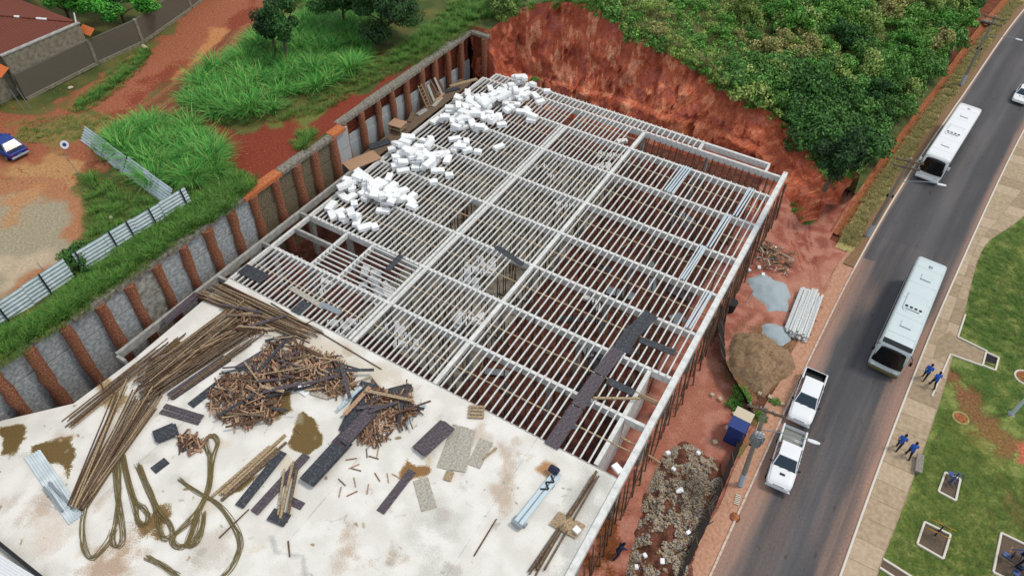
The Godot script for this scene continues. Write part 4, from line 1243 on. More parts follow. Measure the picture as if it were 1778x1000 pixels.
	var pn := [
		[532, 838, 600, 765, 0.95, 6, pb, "dark formwork panel in the long black stack", "panels in the long black stack"],
		[588, 775, 645, 715, 0.9, 6, pp, "purple formwork panel in the tall stack beside sticks", "panels in the tall purple stack"],
		[600, 750, 640, 665, 0.85, 4, pb, "dark formwork panel under the brown board", "panels under the brown board"],
		[415, 880, 492, 785, 0.6, 2, pb, "narrow dark panel beside the squared timbers", "narrow dark panels"],
		[440, 890, 530, 790, 0.5, 2, pp, "narrow purple panel between the dark ones", "narrow purple panels"],
		[470, 893, 500, 905, 0.8, 2, pb, "small dark panel at the end of the stack", "small end panels"],
		[728, 785, 778, 738, 0.95, 5, pp, "purple formwork panel in the stack by the plywood sheets", "panels in the stack by the plywood"],
		[660, 890, 715, 818, 0.55, 1, pp, "single long purple panel lying on bare slab", ""],
		[270, 760, 305, 745, 0.9, 4, pb, "dark panel in the low stack by the slanting bundle", "panels in the low stack"],
		[278, 715, 345, 735, 0.35, 1, pp, "brown striped panel leaning on the low stack", ""],
		[285, 705, 350, 725, 0.35, 2, pp, "long panel strip on the low stack", "panel strips on the low stack"],
		[296, 690, 395, 622, 0.7, 2, pp, "greyish purple panel under thin poles", "panels under thin poles"],
		[330, 705, 400, 650, 0.6, 1, pb, "dark panel half buried under thin poles", ""],
		[410, 642, 505, 583, 0.6, 1, pp, "long purple panel across the scrap heap", ""],
		[660, 685, 712, 672, 0.6, 2, pb, "dark panel lying askew at the heap end", "askew panels at the heap end"],
		[265, 818, 290, 800, 0.6, 1, pb, "small torn dark panel alone on the slab", ""],
		[313, 782, 340, 765, 0.5, 1, pb, "dark panel scrap near the low stack", ""],
		[505, 870, 525, 880, 0.5, 1, pp, "purple panel offcut by the long stack", ""],
		[285, 560, 345, 510, 0.5, 3, pp, "weathered panel bridging the gap at pit edge", "panels bridging the gap"],
	]
	for a in pn:
		for k in a[5]:
			var j := rf(-4, 4) if k > 0 else 0.0
			board("formwork_panel", [a[0] + j, a[1] + j * 0.4], [a[2] + j + rf(-2, 2), a[3] + j * 0.4], a[4], 0.06, SLAB + 0.01 + k * 0.085, a[6], a[7], "panel", a[8])
	board("brown_board", [598, 720], [642, 672], 0.3, 0.05, SLAB + 0.45, mats.scrap_a, "long brown board lying on the dark panels", "board")
	board("zinc_strip", [587, 710], [627, 672], 0.28, 0.04, SLAB + 0.42, mats.zinc, "narrow bright zinc strip on the dark panels", "metal sheet")
	board("zinc_strip", [700, 740], [735, 700], 0.45, 0.03, SLAB + 0.02, mats.zinc, "pale zinc strip beside the scrap sticks", "metal sheet")
	board("white_offcut", [515, 672], [535, 685], 0.55, 0.12, SLAB + 0.02, mats.foam, "white foam offcut by the stained slab", "foam block")
	board("edge_board", [430, 742], [510, 660], 0.12, 0.14, SLAB + 0.01, mats.wood_grey, "long grey board edging the scrap heap", "board")
	board("edge_board", [540, 683], [570, 692], 0.3, 0.12, SLAB + 0.01, mats.ply_grey, "short grey board by the white offcut", "board")
	# pale plywood sheets
	board("plywood_sheet", [772, 815], [800, 740], 1.1, 0.03, SLAB + 0.02, mats.ply_grey, "large pale plywood sheet lying askew", "plywood sheet")
	board("plywood_sheet", [795, 818], [812, 745], 1.0, 0.03, SLAB + 0.06, mats.ply_grey, "pale plywood sheet on top of another", "plywood sheet")
	board("plywood_sheet", [822, 810], [845, 765], 0.9, 0.03, SLAB + 0.02, mats.ply_grey, "crumpled pale sheet near the rust stain", "plywood sheet")
	board("plywood_sheet", [745, 885], [730, 832], 0.95, 0.03, SLAB + 0.02, mats.ply_grey, "pale plywood sheet with lattice marks alone", "plywood sheet")
	board("timber_block", [776, 835], [782, 820], 0.5, 0.1, SLAB + 0.02, mats.wood_tan, "small tan timber block below the plywood", "timber")
	board("timber_strip", [838, 798], [862, 778], 0.12, 0.08, SLAB + 0.06, mats.wood_tan, "tan timber strip on the crumpled sheet", "timber")
	var pal := thing("wooden_pallet", "small wooden pallet near the joist edge", "pallet", P(827, 717, SLAB), 0.5)
	for k in 4: pbox(pal, "plank", Vector3(0, 0.15, -0.42 + k * 0.28), Vector3(1.1, 0.03, 0.18), mats.wood_tan)
	for k in 3: pbox(pal, "bearer", Vector3(-0.45 + k * 0.45, 0.07, 0), Vector3(0.1, 0.125, 1.0), mats.wood_tan)
	# corrugated sheets on the slab
	corrugated("zinc_sheet", [P(40, 795, SLAB + 0.06), P(68, 780, SLAB + 0.06), P(145, 892, SLAB + 0.06), P(118, 912, SLAB + 0.06)], 6, "stack of bright corrugated zinc sheets lying on the slab", mats.zinc_clean)
	for a in [[75, 846, 108, 888], [84, 838, 125, 880]]:
		board("steel_bar", [a[0], a[1]], [a[2], a[3]], 0.14, 0.1, SLAB + 0.14, mats.steel_grey, "dark steel bar lying on the zinc sheets", "steel bar", "steel bars on the zinc sheets")
	corrugated("zinc_roof", [P(-70, 1010, SLAB + 0.5), P(-30, 945, SLAB + 0.5), P(75, 1010, SLAB + 0.5), P(60, 1090, SLAB + 0.5)], 14, "white corrugated roof at the slab corner", mats.white_paint)
	board("dark_flashing", [-20, 930], [85, 1015], 0.18, 0.5, SLAB, mats.black_trim, "dark flashing along the white corrugated roof", "flashing")
	# bent steel bar bundles
	loop_bundle([[205, 800], [207, 850], [203, 900], [195, 935], [203, 950], [214, 940], [212, 905], [205, 860], [200, 800]], 6, "narrow looped steel bar bundle near the pole bundle")
	loop_bundle([[210, 790], [222, 840], [235, 880], [238, 905], [250, 915], [258, 900], [250, 885], [232, 865], [213, 790]], 6, "looped steel bar bundle ending in the brown stain")
	loop_bundle([[237, 808], [255, 850], [270, 885], [276, 925], [288, 938], [298, 925], [290, 905], [272, 885], [240, 808]], 5, "leaning looped steel bar bundle with an open eye")
	loop_bundle([[365, 790], [357, 775], [361, 760], [370, 757], [377, 770], [370, 800], [362, 850], [345, 885], [325, 910], [303, 930], [300, 945], [315, 950], [330, 935], [345, 890], [362, 845], [365, 790]], 9, "tall twisted steel bar bundle with a loop on top")
	loop_bundle([[318, 950], [335, 940], [348, 915], [352, 890], [349, 915], [343, 940], [325, 948], [340, 900]], 5, "small fanned steel bar bundle under the tall loop")
	loop_bundle([[310, 835], [335, 852], [375, 875], [400, 905], [415, 940], [410, 970], [395, 995], [375, 1010]], 7, "wide curved steel bar bundle sweeping across the slab")
	loop_bundle([[255, 968], [285, 985], [310, 1002]], 7, "short straight steel bar bundle at the slab front")
	loop_bundle([[148, 870], [142, 920], [148, 955], [160, 970], [185, 945], [198, 920]], 5, "wide thin hoop of steel bars around bare slab")
	# twin pale steel rails with a motor
	var a0 := P(897, 915, SLAB)
	var b0 := P(968, 825, SLAB)
	var ln := (b0 - a0).length()
	var hd := atan2(b0.x - a0.x, b0.z - a0.z)
	var t := thing("belt_lift", "pale blue twin rail hoist with dark motor lying on the slab", "hoist", a0, hd)
	for s in [-1, 1]:
		var st := new_st()
		add_bevel(st, Transform3D(Basis.IDENTITY, Vector3(s * 0.17, 0.28, ln * 0.5)), Vector3(0.26, 0.16, ln), 0.03)
		part(t, "rail", st.commit(), mats.steel_blue)
		pbox(t, "foot", Vector3(s * 0.4, 0.1, 0.35), Vector3(0.1, 0.2, 0.3), mats.steel_grey)
		pbox(t, "foot", Vector3(s * 0.25, 0.1, ln * 0.8), Vector3(0.1, 0.2, 0.3), mats.steel_grey)
	part(t, "roller", tube_mesh([Vector3(-0.35, 0.3, 0), Vector3(0.35, 0.3, 0)], [0.16, 0.16], 10), mats.steel_grey)
	part(t, "motor", tube_mesh([Vector3(-0.1, 0.5, ln - 0.1), Vector3(0.05, 0.52, ln - 0.1), Vector3(0.55, 0.5, ln - 0.1)], [0.2, 0.27, 0.24], 12), mats.gym_navy)
	for k in 4: pbox(t, "brace", Vector3(0, 0.38, ln - 0.6 - k * 0.3), Vector3(0.5, 0.05, 0.1), mats.black_trim, 0.6 if k % 2 else -0.6)
	# sacking by the edge
	var rows := []
	for r in 9:
		var row := []
		for c in 9:
			var p := P(958, 905, SLAB).lerp(P(1005, 930, SLAB), c / 8.0) + (P(970, 890, SLAB) - P(958, 905, SLAB)) * (r / 8.0 - 0.3) * 1.5
			row.append(p + Vector3(0, 0.12 + 0.22 * sin(PI * c / 8.0) * sin(PI * r / 8.0) + rf(-0.02, 0.02), 0))
		rows.append(row)
	obj("sacking", grid_mesh(rows), mats.wood_tan, Transform3D.IDENTITY, "tan sacking thrown over poles near the edge beam", "sacking")
	board("white_sack", [998, 925], [1005, 918], 0.4, 0.18, SLAB + 0.25, mats.foam, "small white packet on the tan sacking", "packet")
	board("white_sack", [1066, 808], [1078, 822], 0.45, 0.2, SLAB + 0.02, mats.foam, "white sack at the corner by the open bay", "sack")
	# boards and panels across the joists
	var jy := 4.57
	var on := [[957, 775, 1002, 708, 1.0, pp, "purple walkway panel nearest the cast slab", ""], [1003, 706, 1040, 652, 1.0, pp, "purple walkway panel between the other two", ""], [1041, 650, 1075, 605, 1.0, pp, "purple walkway panel touching the dark sheets", ""],
		[1078, 608, 1103, 570, 1.15, pb, "dark grey sheet at the walkway's end", ""], [1100, 577, 1132, 545, 1.15, pb, "worn dark sheet furthest along the walkway", ""], [1112, 590, 1173, 613, 0.6, pb, "dark board crossing right of the dark sheets", ""], [1055, 661, 1102, 683, 0.6, pb, "dark board beside the purple walkway", ""],
		[420, 466, 458, 484, 1.1, pb, "dark sheet on joists by the corner", ""], [505, 500, 560, 533, 0.45, mats.ply_grey, "grey brown plank across the front joists", ""], [556, 528, 590, 543, 0.5, mats.steel_grey, "grey steel plank following the brown one", ""], [512, 543, 532, 525, 0.9, pb, "short dark sheet by the grey plank", ""],
		[862, 428, 908, 460, 0.5, pb, "dark plank across the middle joists", ""], [672, 470, 697, 443, 0.5, pb, "dark plank in the crosswise joist bay", ""], [600, 290, 655, 268, 1.6, mats.scrap_a, "tan plywood sheet bridging the left gap", ""]]
	for a in on:
		board("joist_board", [a[0], a[1]], [a[2], a[3]], a[4], 0.05, jy + rf(0.0, 0.03), a[5], a[6], "board", a[7])
	board("pale_timber", [1030, 692], [1112, 693], 0.16, 0.12, jy + 0.08, mats.wood_tan, "pale new timber crossing the last joists", "timber")
	board("pale_timber", [1108, 688], [1148, 707], 0.14, 0.12, jy - 0.5, mats.wood_tan, "pale timber spanning the open bay", "timber")
	board("pale_timber", [1078, 760], [1115, 780], 0.12, 0.1, jy - 0.5, mats.wood_tan, "pale timber under the open corner bay", "timber")
	board("pale_timber", [1125, 790], [1147, 805], 0.12, 0.1, 2.0, mats.wood_tan, "pale timber poking out below the edge beam", "timber")
	# things on the ledge along the retaining wall
	var ledge := 4.5
	pbox_thing("plank_walk", Vector3(-34.6, ledge - 0.06, -27.5), Vector3(1.5, 0.08, 17.0), mats.wood_grey, "worn plank walkway between slab and retaining wall", "walkway")
	var bxn := thing("wooden_crate", "open sided brown wooden crate by the retaining wall", "crate", Vector3(-34.9, ledge - 0.02, -24.0), 0.1)
	pbox(bxn, "lid", Vector3(0, 0.85, 0), Vector3(1.5, 0.06, 1.3), mats.scrap_a)
	for s in [[-1, -1], [1, -1], [-1, 1], [1, 1]]: pbox(bxn, "leg", Vector3(s[0] * 0.66, 0.41, s[1] * 0.56), Vector3(0.1, 0.82, 0.1), mats.wood_tan)
	for s in [-1, 1]:
		pbox(bxn, "rail", Vector3(s * 0.66, 0.45, 0), Vector3(0.06, 0.12, 1.02), mats.wood_tan)
		pbox(bxn, "rail", Vector3(0, 0.45, s * 0.56), Vector3(1.22, 0.12, 0.06), mats.wood_tan)
	var lad := thing("ladder", "wooden ladder leaning on an orange pile", "ladder", Vector3(-35.1, ledge, -29.2))
	for s in [-1, 1]: part(lad, "rail", unit_box, mats.wood_tan, span(Vector3(0.3, 0, s * 0.28), Vector3(-0.75, 2.3, s * 0.28), 0.07, 0.09))
	for k in 7: part(lad, "rung", unit_box, mats.wood_tan, span(Vector3(0.3 - 0.15 * (k + 0.5), 0.33 * (k + 0.5), -0.28), Vector3(0.3 - 0.15 * (k + 0.5), 0.33 * (k + 0.5), 0.28), 0.05, 0.05))
	for a in [[-34.6, -30.5, 2.0, 0.4, "ply_grey"], [-35.2, -31.5, 1.6, 0.9, "scrap_a"], [-34.7, -33.4, 1.8, 0.5, "ply_black"], [-34.9, -21.0, 2.2, 0.9, "ply_black"], [-35.2, -26.6, 1.8, 0.4, "wood_grey"], [-34.5, -35.4, 3.4, 0.4, "wood_tan"], [-34.8, -28.0, 1.4, 0.5, "concrete"]]:
		obj("ledge_board", unit_box, mats[a[4]], Transform3D(Basis(Vector3.UP, rf(-0.7, 0.7)).scaled_local(Vector3(a[3], 0.12, a[2])), Vector3(a[0], ledge + 0.06, a[1])), "odd board lying on the walkway by the retaining wall", "board", "odd boards on the walkway")
	for k in 6:
		obj("leaning_board", unit_box, mats[["wood_grey", "ply_grey", "wood_brown"][k % 3]], span(Vector3(-35.0, ledge, -30.0 - k * 0.5), Vector3(-35.9, ledge + rf(1.2, 1.9), -30.0 - k * 0.5 + rf(-0.3, 0.3)), 0.3, 0.05), "board leaning against the orange piles", "board", "boards leaning on the piles")
func pbox_thing(called: String, c: Vector3, s: Vector3, m: Material, label: String, category: String) -> void:
	obj(called, unit_box, m, bxf(c, s), label, category)
func corrugated(called: String, q: Array, ribs: int, label: String, m: Material) -> void:     # q: four corners, ribs run from 0-1 side to 3-2 side
	var rows := []
	for r in 2:
		var row := []
		for c in ribs * 6 + 1:
			var t := float(c) / (ribs * 6)
			var p: Vector3 = q[0].lerp(q[1], t).lerp(q[3].lerp(q[2], t), float(r))
			var ph := fmod(t * ribs, 1.0)
			p.y += 0.05 * clampf(sin(ph * TAU) * 1.8, -1.0, 1.0)
			row.append(p)
		row.reverse()
		rows.append(row)
	var n: Vector3 = (rows[1][0] - rows[0][0]).cross(rows[0][1] - rows[0][0])
	if n.y < 0:
		for r in rows: r.reverse()
	obj(called, grid_mesh(rows), m, Transform3D.IDENTITY, label, "metal sheet")
func loop_bundle(px: Array, n: int, label: String) -> void:
	var st := new_st()
	var base := []
	for p in px: base.append(P(p[0], p[1], SLAB))
	for k in n + 5:
		var o := Vector3(rf(-0.14, 0.14), 0.03 + 0.035 * (k % 3), rf(-0.14, 0.14))
		var cv := Curve3D.new()
		for i in base.size():
			var tan_: Vector3 = (base[mini(i + 1, base.size() - 1)] - base[maxi(i - 1, 0)]) * 0.18
			var spread := Vector3(rf(-0.09, 0.09), rf(0, 0.02), rf(-0.09, 0.09))
			cv.add_point(base[i] + o + spread, -tan_, tan_)
		var pts := []
		var rad := []
		var m := base.size() * 4
		for i in m + 1:
			pts.append(cv.sample_baked(cv.get_baked_length() * i / m, true)); rad.append(0.016)
		tube(st, pts, rad, 5)
	obj("rebar_bundle", st.commit(), mats.rebar, Transform3D.IDENTITY, label, "steel bars")

# ---------- heaps ----------
func mound(outline: PackedVector2Array, height: float, sharp: float, sd: int, rough := 0.15, step := 0.18) -> ArrayMesh:
	var box := Rect2(outline[0], Vector2.ZERO)
	for p in outline: box = box.expand(p)
	box = box.grow(0.2)
	var nz := int(box.size.y / step) + 1
	var nx := int(box.size.x / step) + 1
	var f := noise(sd, 0.9, 4)
	var rows := []
	for j in nz:
		var row := []
		for i in nx:
			var p := box.position + Vector2(i, j) * step
			var d := 1e9
			for k in outline.size():
				d = minf(d, p.distance_to(Geometry2D.get_closest_point_to_segment(p, outline[k], outline[(k + 1) % outline.size()])))
			if not Geometry2D.is_point_in_polygon(p, outline): d = -d
			d += f.get_noise_2d(p.x * 0.5, p.y * 0.5) * 0.45
			var y := -0.12 if d < 0 else height * (1.0 - exp(-d * sharp)) + f.get_noise_2d(p.x + 9.0, p.y) * rough * minf(d, 1.0) - 0.04
			row.append(Vector3(p.x, y, p.y))
		row.reverse()
		rows.append(row)
	rows.reverse()
	return grid_mesh(rows)
func stone_mesh(sd: int) -> ArrayMesh:
	var r := RandomNumberGenerator.new()
	r.seed = sd
	var s := BoxMesh.new()
	s.size = Vector3.ONE
	var st := new_st()
	var c := []
	for i in 8: c.append(Vector3((i & 1) - 0.5, (i >> 1 & 1) - 0.5, (i >> 2 & 1) - 0.5) * r.randf_range(0.65, 1.1) + Vector3(r.randf_range(-0.12, 0.12), r.randf_range(-0.12, 0.12), r.randf_range(-0.12, 0.12)))
	for q in [[0, 1, 3, 2], [4, 5, 7, 6], [0, 1, 5, 4], [2, 3, 7, 6], [0, 2, 6, 4], [1, 3, 7, 5]]:
		var m: Vector3 = (c[q[0]] + c[q[1]] + c[q[2]] + c[q[3]]) * 0.25
		face(st, [c[q[0]], c[q[1]], c[q[2]]], m)
		face(st, [c[q[0]], c[q[2]], c[q[3]]], m)
	return st.commit()
func scatter(called: String, mesh: Mesh, m: Material, xfs: Array, label: String, category := "") -> MultiMeshInstance3D:
	var mm := MultiMesh.new()
	mm.transform_format = MultiMesh.TRANSFORM_3D
	mm.mesh = mesh
	mm.instance_count = xfs.size()
	for i in xfs.size(): mm.set_instance_transform(i, xfs[i])
	var o := MultiMeshInstance3D.new()
	o.name = numbered(called)
	o.multimesh = mm
	o.material_override = m
	add_child(o)
	tag(o, label, category, "", "stuff")
	return o

func build_yard() -> void:
	# sand, gravel
	obj("sand_heap", mound(poly([1264, 600, 1285, 574, 1330, 580, 1372, 612, 1390, 640, 1352, 668, 1330, 700, 1290, 668, 1266, 632]), 1.7, 0.6, 4, 0.45), mats.sand, Transform3D.IDENTITY, "large brown sand heap against the black fence", "sand heap")
	obj("gravel_heap", mound(poly([1297, 482, 1325, 474, 1362, 492, 1376, 515, 1368, 540, 1335, 541, 1312, 515]), 0.75, 0.9, 5, 0.15), mats.gravel, Transform3D.IDENTITY, "long blue grey gravel heap in the yard", "gravel heap")
	obj("gravel_heap", mound(poly([1320, 566, 1345, 557, 1374, 570, 1372, 592, 1352, 600, 1325, 585]), 0.7, 1.0, 6, 0.15), mats.gravel, Transform3D.IDENTITY, "small round gravel heap beside the joist stack", "gravel heap")
	# stacked concrete joists
	for lay in 4:
		for k in 11:
			if lay == 3 and (k < 2 or k > 8): continue
			var x := 6.05 + k * 0.185
			var a := Vector3(x + rf(-0.02, 0.02), 0.16 + lay * 0.17, -22.5 + rf(-0.25, 0.35))
			var b := Vector3(x - 0.1 + rf(-0.02, 0.02), 0.16 + lay * 0.17, -28.1 + rf(-0.45, 0.3))
			obj("stacked_joist", unit_box, mats.joist if k % 3 else tint("joist_blue", [C("a9b4b8"), C("bcc6c9"), C("cfd7d9")], 2.0, 0.8, 58, 0.03), span(a, b, 0.165, 0.13), "pale concrete joist in the stack by the footpath", "joist", "joists in the stack by the footpath")
	for z in [-23.5, -25.3, -27.2]:
		obj("stack_bearer", unit_box, mats.wood_grey, bxf(Vector3(6.95, 0.04, z), Vector3(2.4, 0.1, 0.12)), "timber bearer under the joist stack", "timber", "bearers under the joist stack")
	# waste wood heap by the building corner
	for k in 80:
		var c := P(1345, 452) + Vector3(rf(-1.5, 1.5), 0, rf(-1.6, 1.6))
		var a := rf(0, TAU)
		var l := rf(0.4, 1.2)
		var d := Vector3(cos(a), rf(-0.15, 0.15), sin(a)).normalized() * l * 0.5
		c.y = absf(d.y) + rf(0.05, 0.45)
		obj("waste_stick", unit_box, mats[["wood_grey", "scrap_b", "wood_tan", "ply_grey"][k % 4]], span(c - d, c + d, rf(0.06, 0.16), 0.05), "broken stick in the waste wood heap by the gravel", "scrap wood", "sticks in the waste wood heap")
	for q in [[1300, 470], [1318, 466], [1325, 478], [1345, 432]]:
		var s := P(q[0], q[1])
		obj("foam_scrap", bevel_box(Vector3(0.4, 0.2, 0.3), 0.03), mats.foam, Transform3D(Basis(Vector3.UP, rf(0, 3)), s + Vector3.UP * 0.12), "small white foam scrap beside the waste wood", "foam block", "foam scraps by the waste wood")
	obj("thin_rod", unit_stick, mats.steel_grey, span(P(1295, 530) + Vector3.UP * 0.05, P(1312, 500) + Vector3.UP * 0.06, 0.06, 0.06), "thin pale rod lying by the gravel", "rod")
	# black tarpaulin fence, standing, with posts
	var fl := [Vector2(1.35, -21.5), Vector2(1.75, -19.9), Vector2(2.5, -17.9), Vector2(3.2, -16.3), Vector2(4.6, -14.7), Vector2(6.35, -13.0)]
	var fence := thing("tarpaulin_fence", "sagging black tarpaulin fence beside the sand heap", "fence")
	for i in fl.size() - 1:
		var rows := []
		for r in 6:
			var row := []
			for c in 9:
				var p: Vector2 = fl[i].lerp(fl[i + 1], c / 8.0)
				var lean := -0.95 * r / 5.0
				row.append(Vector3(p.x + lean + rf(-0.04, 0.04), 1.55 * r / 5.0 - 0.08 * sin(PI * c / 8.0) * r / 5.0, p.y + rf(-0.04, 0.04)))
			rows.append(row)
		part(fence, "sheet", grid_mesh(rows), mats.tarp_black)
		part(fence, "post", unit_stick, mats.wood_grey, span(Vector3(fl[i].x, 0, fl[i].y), Vector3(fl[i].x - 0.95, 1.65, fl[i].y), 0.09, 0.09))
	var f2 := thing("site_fence", "low black mesh fence running along the footpath", "fence")
	var zf := -12.8
	while zf < 20.0:
		var xa := 6.42 - (0.012 * (zf + 6.0) if zf > -6.0 else 0.0)
		var xb := 6.42 - (0.012 * (zf + 8.4) if zf > -8.4 else 0.0)
		part(f2, "post", unit_stick, mats.wood_grey, span(Vector3(xa, 0, zf), Vector3(xa - 0.42, 1.25, zf), 0.09, 0.09))
		var rows := []
		for r in 4:
			var row := []
			for c in 7: row.append(Vector3(lerpf(xa, xb, c / 6.0) + rf(-0.04, 0.04) - 0.13 * r, 0.05 + r * 0.36 - (0.1 * sin(PI * c / 6.0) if r == 3 else 0.0), zf + 2.4 * c / 6.0))
			rows.append(row)
		part(f2, "sheet", grid_mesh(rows), mats.tarp_black)
		zf += 2.4
	# dark water butt by the building edge
	var tank := thing("black_bin", "black plastic bin beside the building edge", "bin", Vector3(1.25, 0, -22.6), 0.3)
	part(tank, "tub", tube_mesh([Vector3(0, 0, 0), Vector3(0, 0.5, 0), Vector3(0, 1.0, 0)], [0.42, 0.48, 0.5], 12), mats.tarp_black)
	part(tank, "rim", tube_mesh([Vector3(0, 0.98, 0), Vector3(0, 1.06, 0)], [0.55, 0.55], 12), mats.black_trim)
	# site cabin, blue and beige
	var cab := thing("site_cabin", "small site cabin with blue and beige roof by the fence", "cabin", Vector3(5.7, 0, -10.45), -0.05)
	pbox(cab, "wall", Vector3(0, 1.0, 0), Vector3(1.15, 2.0, 1.9), mats.blue_sheet)
	pbox(cab, "roof", Vector3(0, 2.03, 0.5), Vector3(1.3, 0.06, 1.06), mats.blue_sheet, 0, "blue roof half")
	pbox(cab, "roof", Vector3(0, 2.05, -0.5), Vector3(1.32, 0.06, 0.94), mats.beige_sheet, 0, "beige roof half")
	pbox(cab, "door", Vector3(-0.585, 0.95, 0.3), Vector3(0.04, 1.8, 0.75), mats.white_paint)
	# rubble heap
	var ro := poly([1150, 790, 1190, 765, 1245, 800, 1258, 835, 1240, 880, 1215, 940, 1200, 1020, 1180, 1090, 1060, 1090, 1085, 1000, 1105, 930, 1120, 860])
	obj("rubble_heap", mound(ro, 1.3, 0.7, 14, 0.7), mats.rubble_soil, Transform3D.IDENTITY, "long heap of soil under the builder's rubble", "rubble heap")
	var stones := [stone_mesh(1), stone_mesh(2), stone_mesh(3)]
	var cols := ["rubble_pale", "concrete", "wood_tan"]
	tint("rubble_pale", [C("8f8068"), C("b8a88e"), C("d8cdb8")], 1.0, 0.95, 59, 0.05)
	var fr := noise(14, 0.9, 4)
	for v in 3:
		var xfs := []
		for k in 6500:
			var p := Vector2(rf(1.3, 6.4), rf(-8, 6))
			if not Geometry2D.is_point_in_polygon(p, ro): continue
			if fr.get_noise_2d(p.x * 0.6 + 50.0, p.y * 0.6) > 0.12: continue
			var d := 1e9
			for e in ro.size(): d = minf(d, p.distance_to(Geometry2D.get_closest_point_to_segment(p, ro[e], ro[(e + 1) % ro.size()])))
			var y := 1.3 * (1.0 - exp(-d * 0.7)) + fr.get_noise_2d(p.x + 9.0, p.y) * 0.7 * minf(d, 1.0) - 0.04
			var s := rf(0.05, 0.15)
			xfs.append(Transform3D(Basis.from_euler(Vector3(rf(0, 6), rf(0, 6), rf(0, 6))).scaled_local(Vector3(s * rf(0.7, 1.4), s * 0.7, s)), Vector3(p.x, y + 0.02, p.y)))
		scatter("rubble_stones", stones[v], mats[cols[v]], xfs, "broken concrete and brick bits covering the rubble heap", "rubble")
	for q in [[1180, 852, 0.5], [1160, 787, 0.35], [1213, 787, 0.3], [1195, 925, 0.3], [1150, 975, 0.35], [1170, 815, 0.3], [1105, 985, 0.3], [1120, 965, 0.3]]:
		var s := P(q[0], q[1], 1.2)
		obj("white_debris", bevel_box(Vector3(q[2], 0.2, q[2] * 0.8), 0.03), mats.foam, Transform3D(Basis.from_euler(Vector3(rf(-0.3, 0.3), rf(0, 3), rf(-0.3, 0.3))), s + Vector3.UP * 0.05), "bright white debris lying on the rubble heap", "debris", "white debris on the rubble")
	for k in 60:
		var s := P(rf(1170, 1240), rf(830, 900), 1.2)
		var a := rf(0, TAU)
		var d := Vector3(cos(a), rf(-0.2, 0.3), sin(a)) * rf(0.3, 0.7)
		obj("dead_branch", unit_stick, mats.bark, span(s - d + Vector3.UP * 0.25, s + d + Vector3.UP * 0.25, 0.035, 0.035), "thin dead branch tangled on the rubble heap", "branch", "dead branches on the rubble")
	for q in [[1195, 930, 1240, 905], [1155, 975, 1200, 945]]:
		obj("bent_bar", unit_stick, mats.black_trim, span(P(q[0], q[1], 0.9), P(q[2], q[3], 1.2), 0.08, 0.08), "dark bar sticking out of the rubble heap", "steel bar", "bars in the rubble")
	# loose stones over yard
	var xs := []
	for k in 900:
		var p := Vector3(rf(1.4, 8.0), 0.01, rf(-44, 8))
		var s := rf(0.03, 0.1)
		xs.append(Transform3D(Basis.from_euler(Vector3(rf(0, 6), rf(0, 6), 0)).scaled_local(Vector3(s, s * 0.6, s)), p))
	scatter("yard_stones", stones[0], mats.rubble_pale, xs, "small pale stones scattered over the red yard", "stones")
	for q in [[1325, 672], [1318, 685], [1337, 692], [1358, 703], [1348, 722], [1262, 745], [1242, 770], [1275, 720], [1250, 695], [1236, 688]]:
		var s := P(q[0], q[1])
		obj("pale_stone", stones[rng.randi() % 3], mats.rubble_pale, Transform3D(Basis(Vector3.UP, rf(0, 3)).scaled_local(Vector3.ONE * rf(0.25, 0.4)), s + Vector3.UP * 0.1), "pale stone lying near the site cabin and sand", "stone", "pale stones near the cabin")
	# drain cover on footpath, painted grid on the path
	var dc := thing("drain_cover", "round rusty drain cover in the footpath", "drain cover", P(1277, 898, 0.1))
	part(dc, "ring", tube_mesh([Vector3(0, -0.03, 0), Vector3(0, 0.03, 0)], [0.34, 0.34], 20), mats.rubble_soil)
	part(dc, "lid", tube_mesh([Vector3(0, 0, 0), Vector3(0, 0.045, 0)], [0.28, 0.27], 20), mats.ditch)
	var gt := thing("drain_grate", "white concrete drain grate beside the kerb", "drain grate", P(1281, 868, 0.1), 0.1)
	for k in 6: pbox(gt, "bar", Vector3(0, 0.03, -0.35 + k * 0.14), Vector3(0.35, 0.05, 0.07), mats.kerb_white)
	# poles
	utility_pole(Vector3(7.35, 0, -6.6), 8.6, Vector3(-0.6, 0, -0.4), "concrete utility pole with transformer beside the parked pickups", true, 0.15)
	utility_pole(Vector3(9.6, 0, -39.3), 9.4, Vector3(0.3, 0, 0.2), "concrete utility pole with curved lamp at the yard's far end", false, 0.2)
	utility_pole(Vector3(14.0, 0, -76.5), 9.2, Vector3(-0.2, 0, 0.3), "concrete utility pole on the dry grass verge", false, -0.1)
	var tops := [Vector3(6.75, 8.5, -7.0), Vector3(9.9, 9.2, -39.1), Vector3(13.8, 9.0, -76.2), Vector3(24.0, 9.2, -125.0)]
	for k in 3:
		for s in [-0.8, 0.8]:
			var pts := []
			var rad := []
			for i in 15:
				var t := i / 14.0
				pts.append(tops[k].lerp(tops[k + 1], t) + Vector3(s, 0.12 - 1.1 * sin(PI * t), s * 0.2)); rad.append(0.006)
			obj("power_cable", tube_mesh(pts, rad, 4), mats.black_trim, Transform3D.IDENTITY, "thin black power cable strung between utility poles", "cable", "power cables along the road")

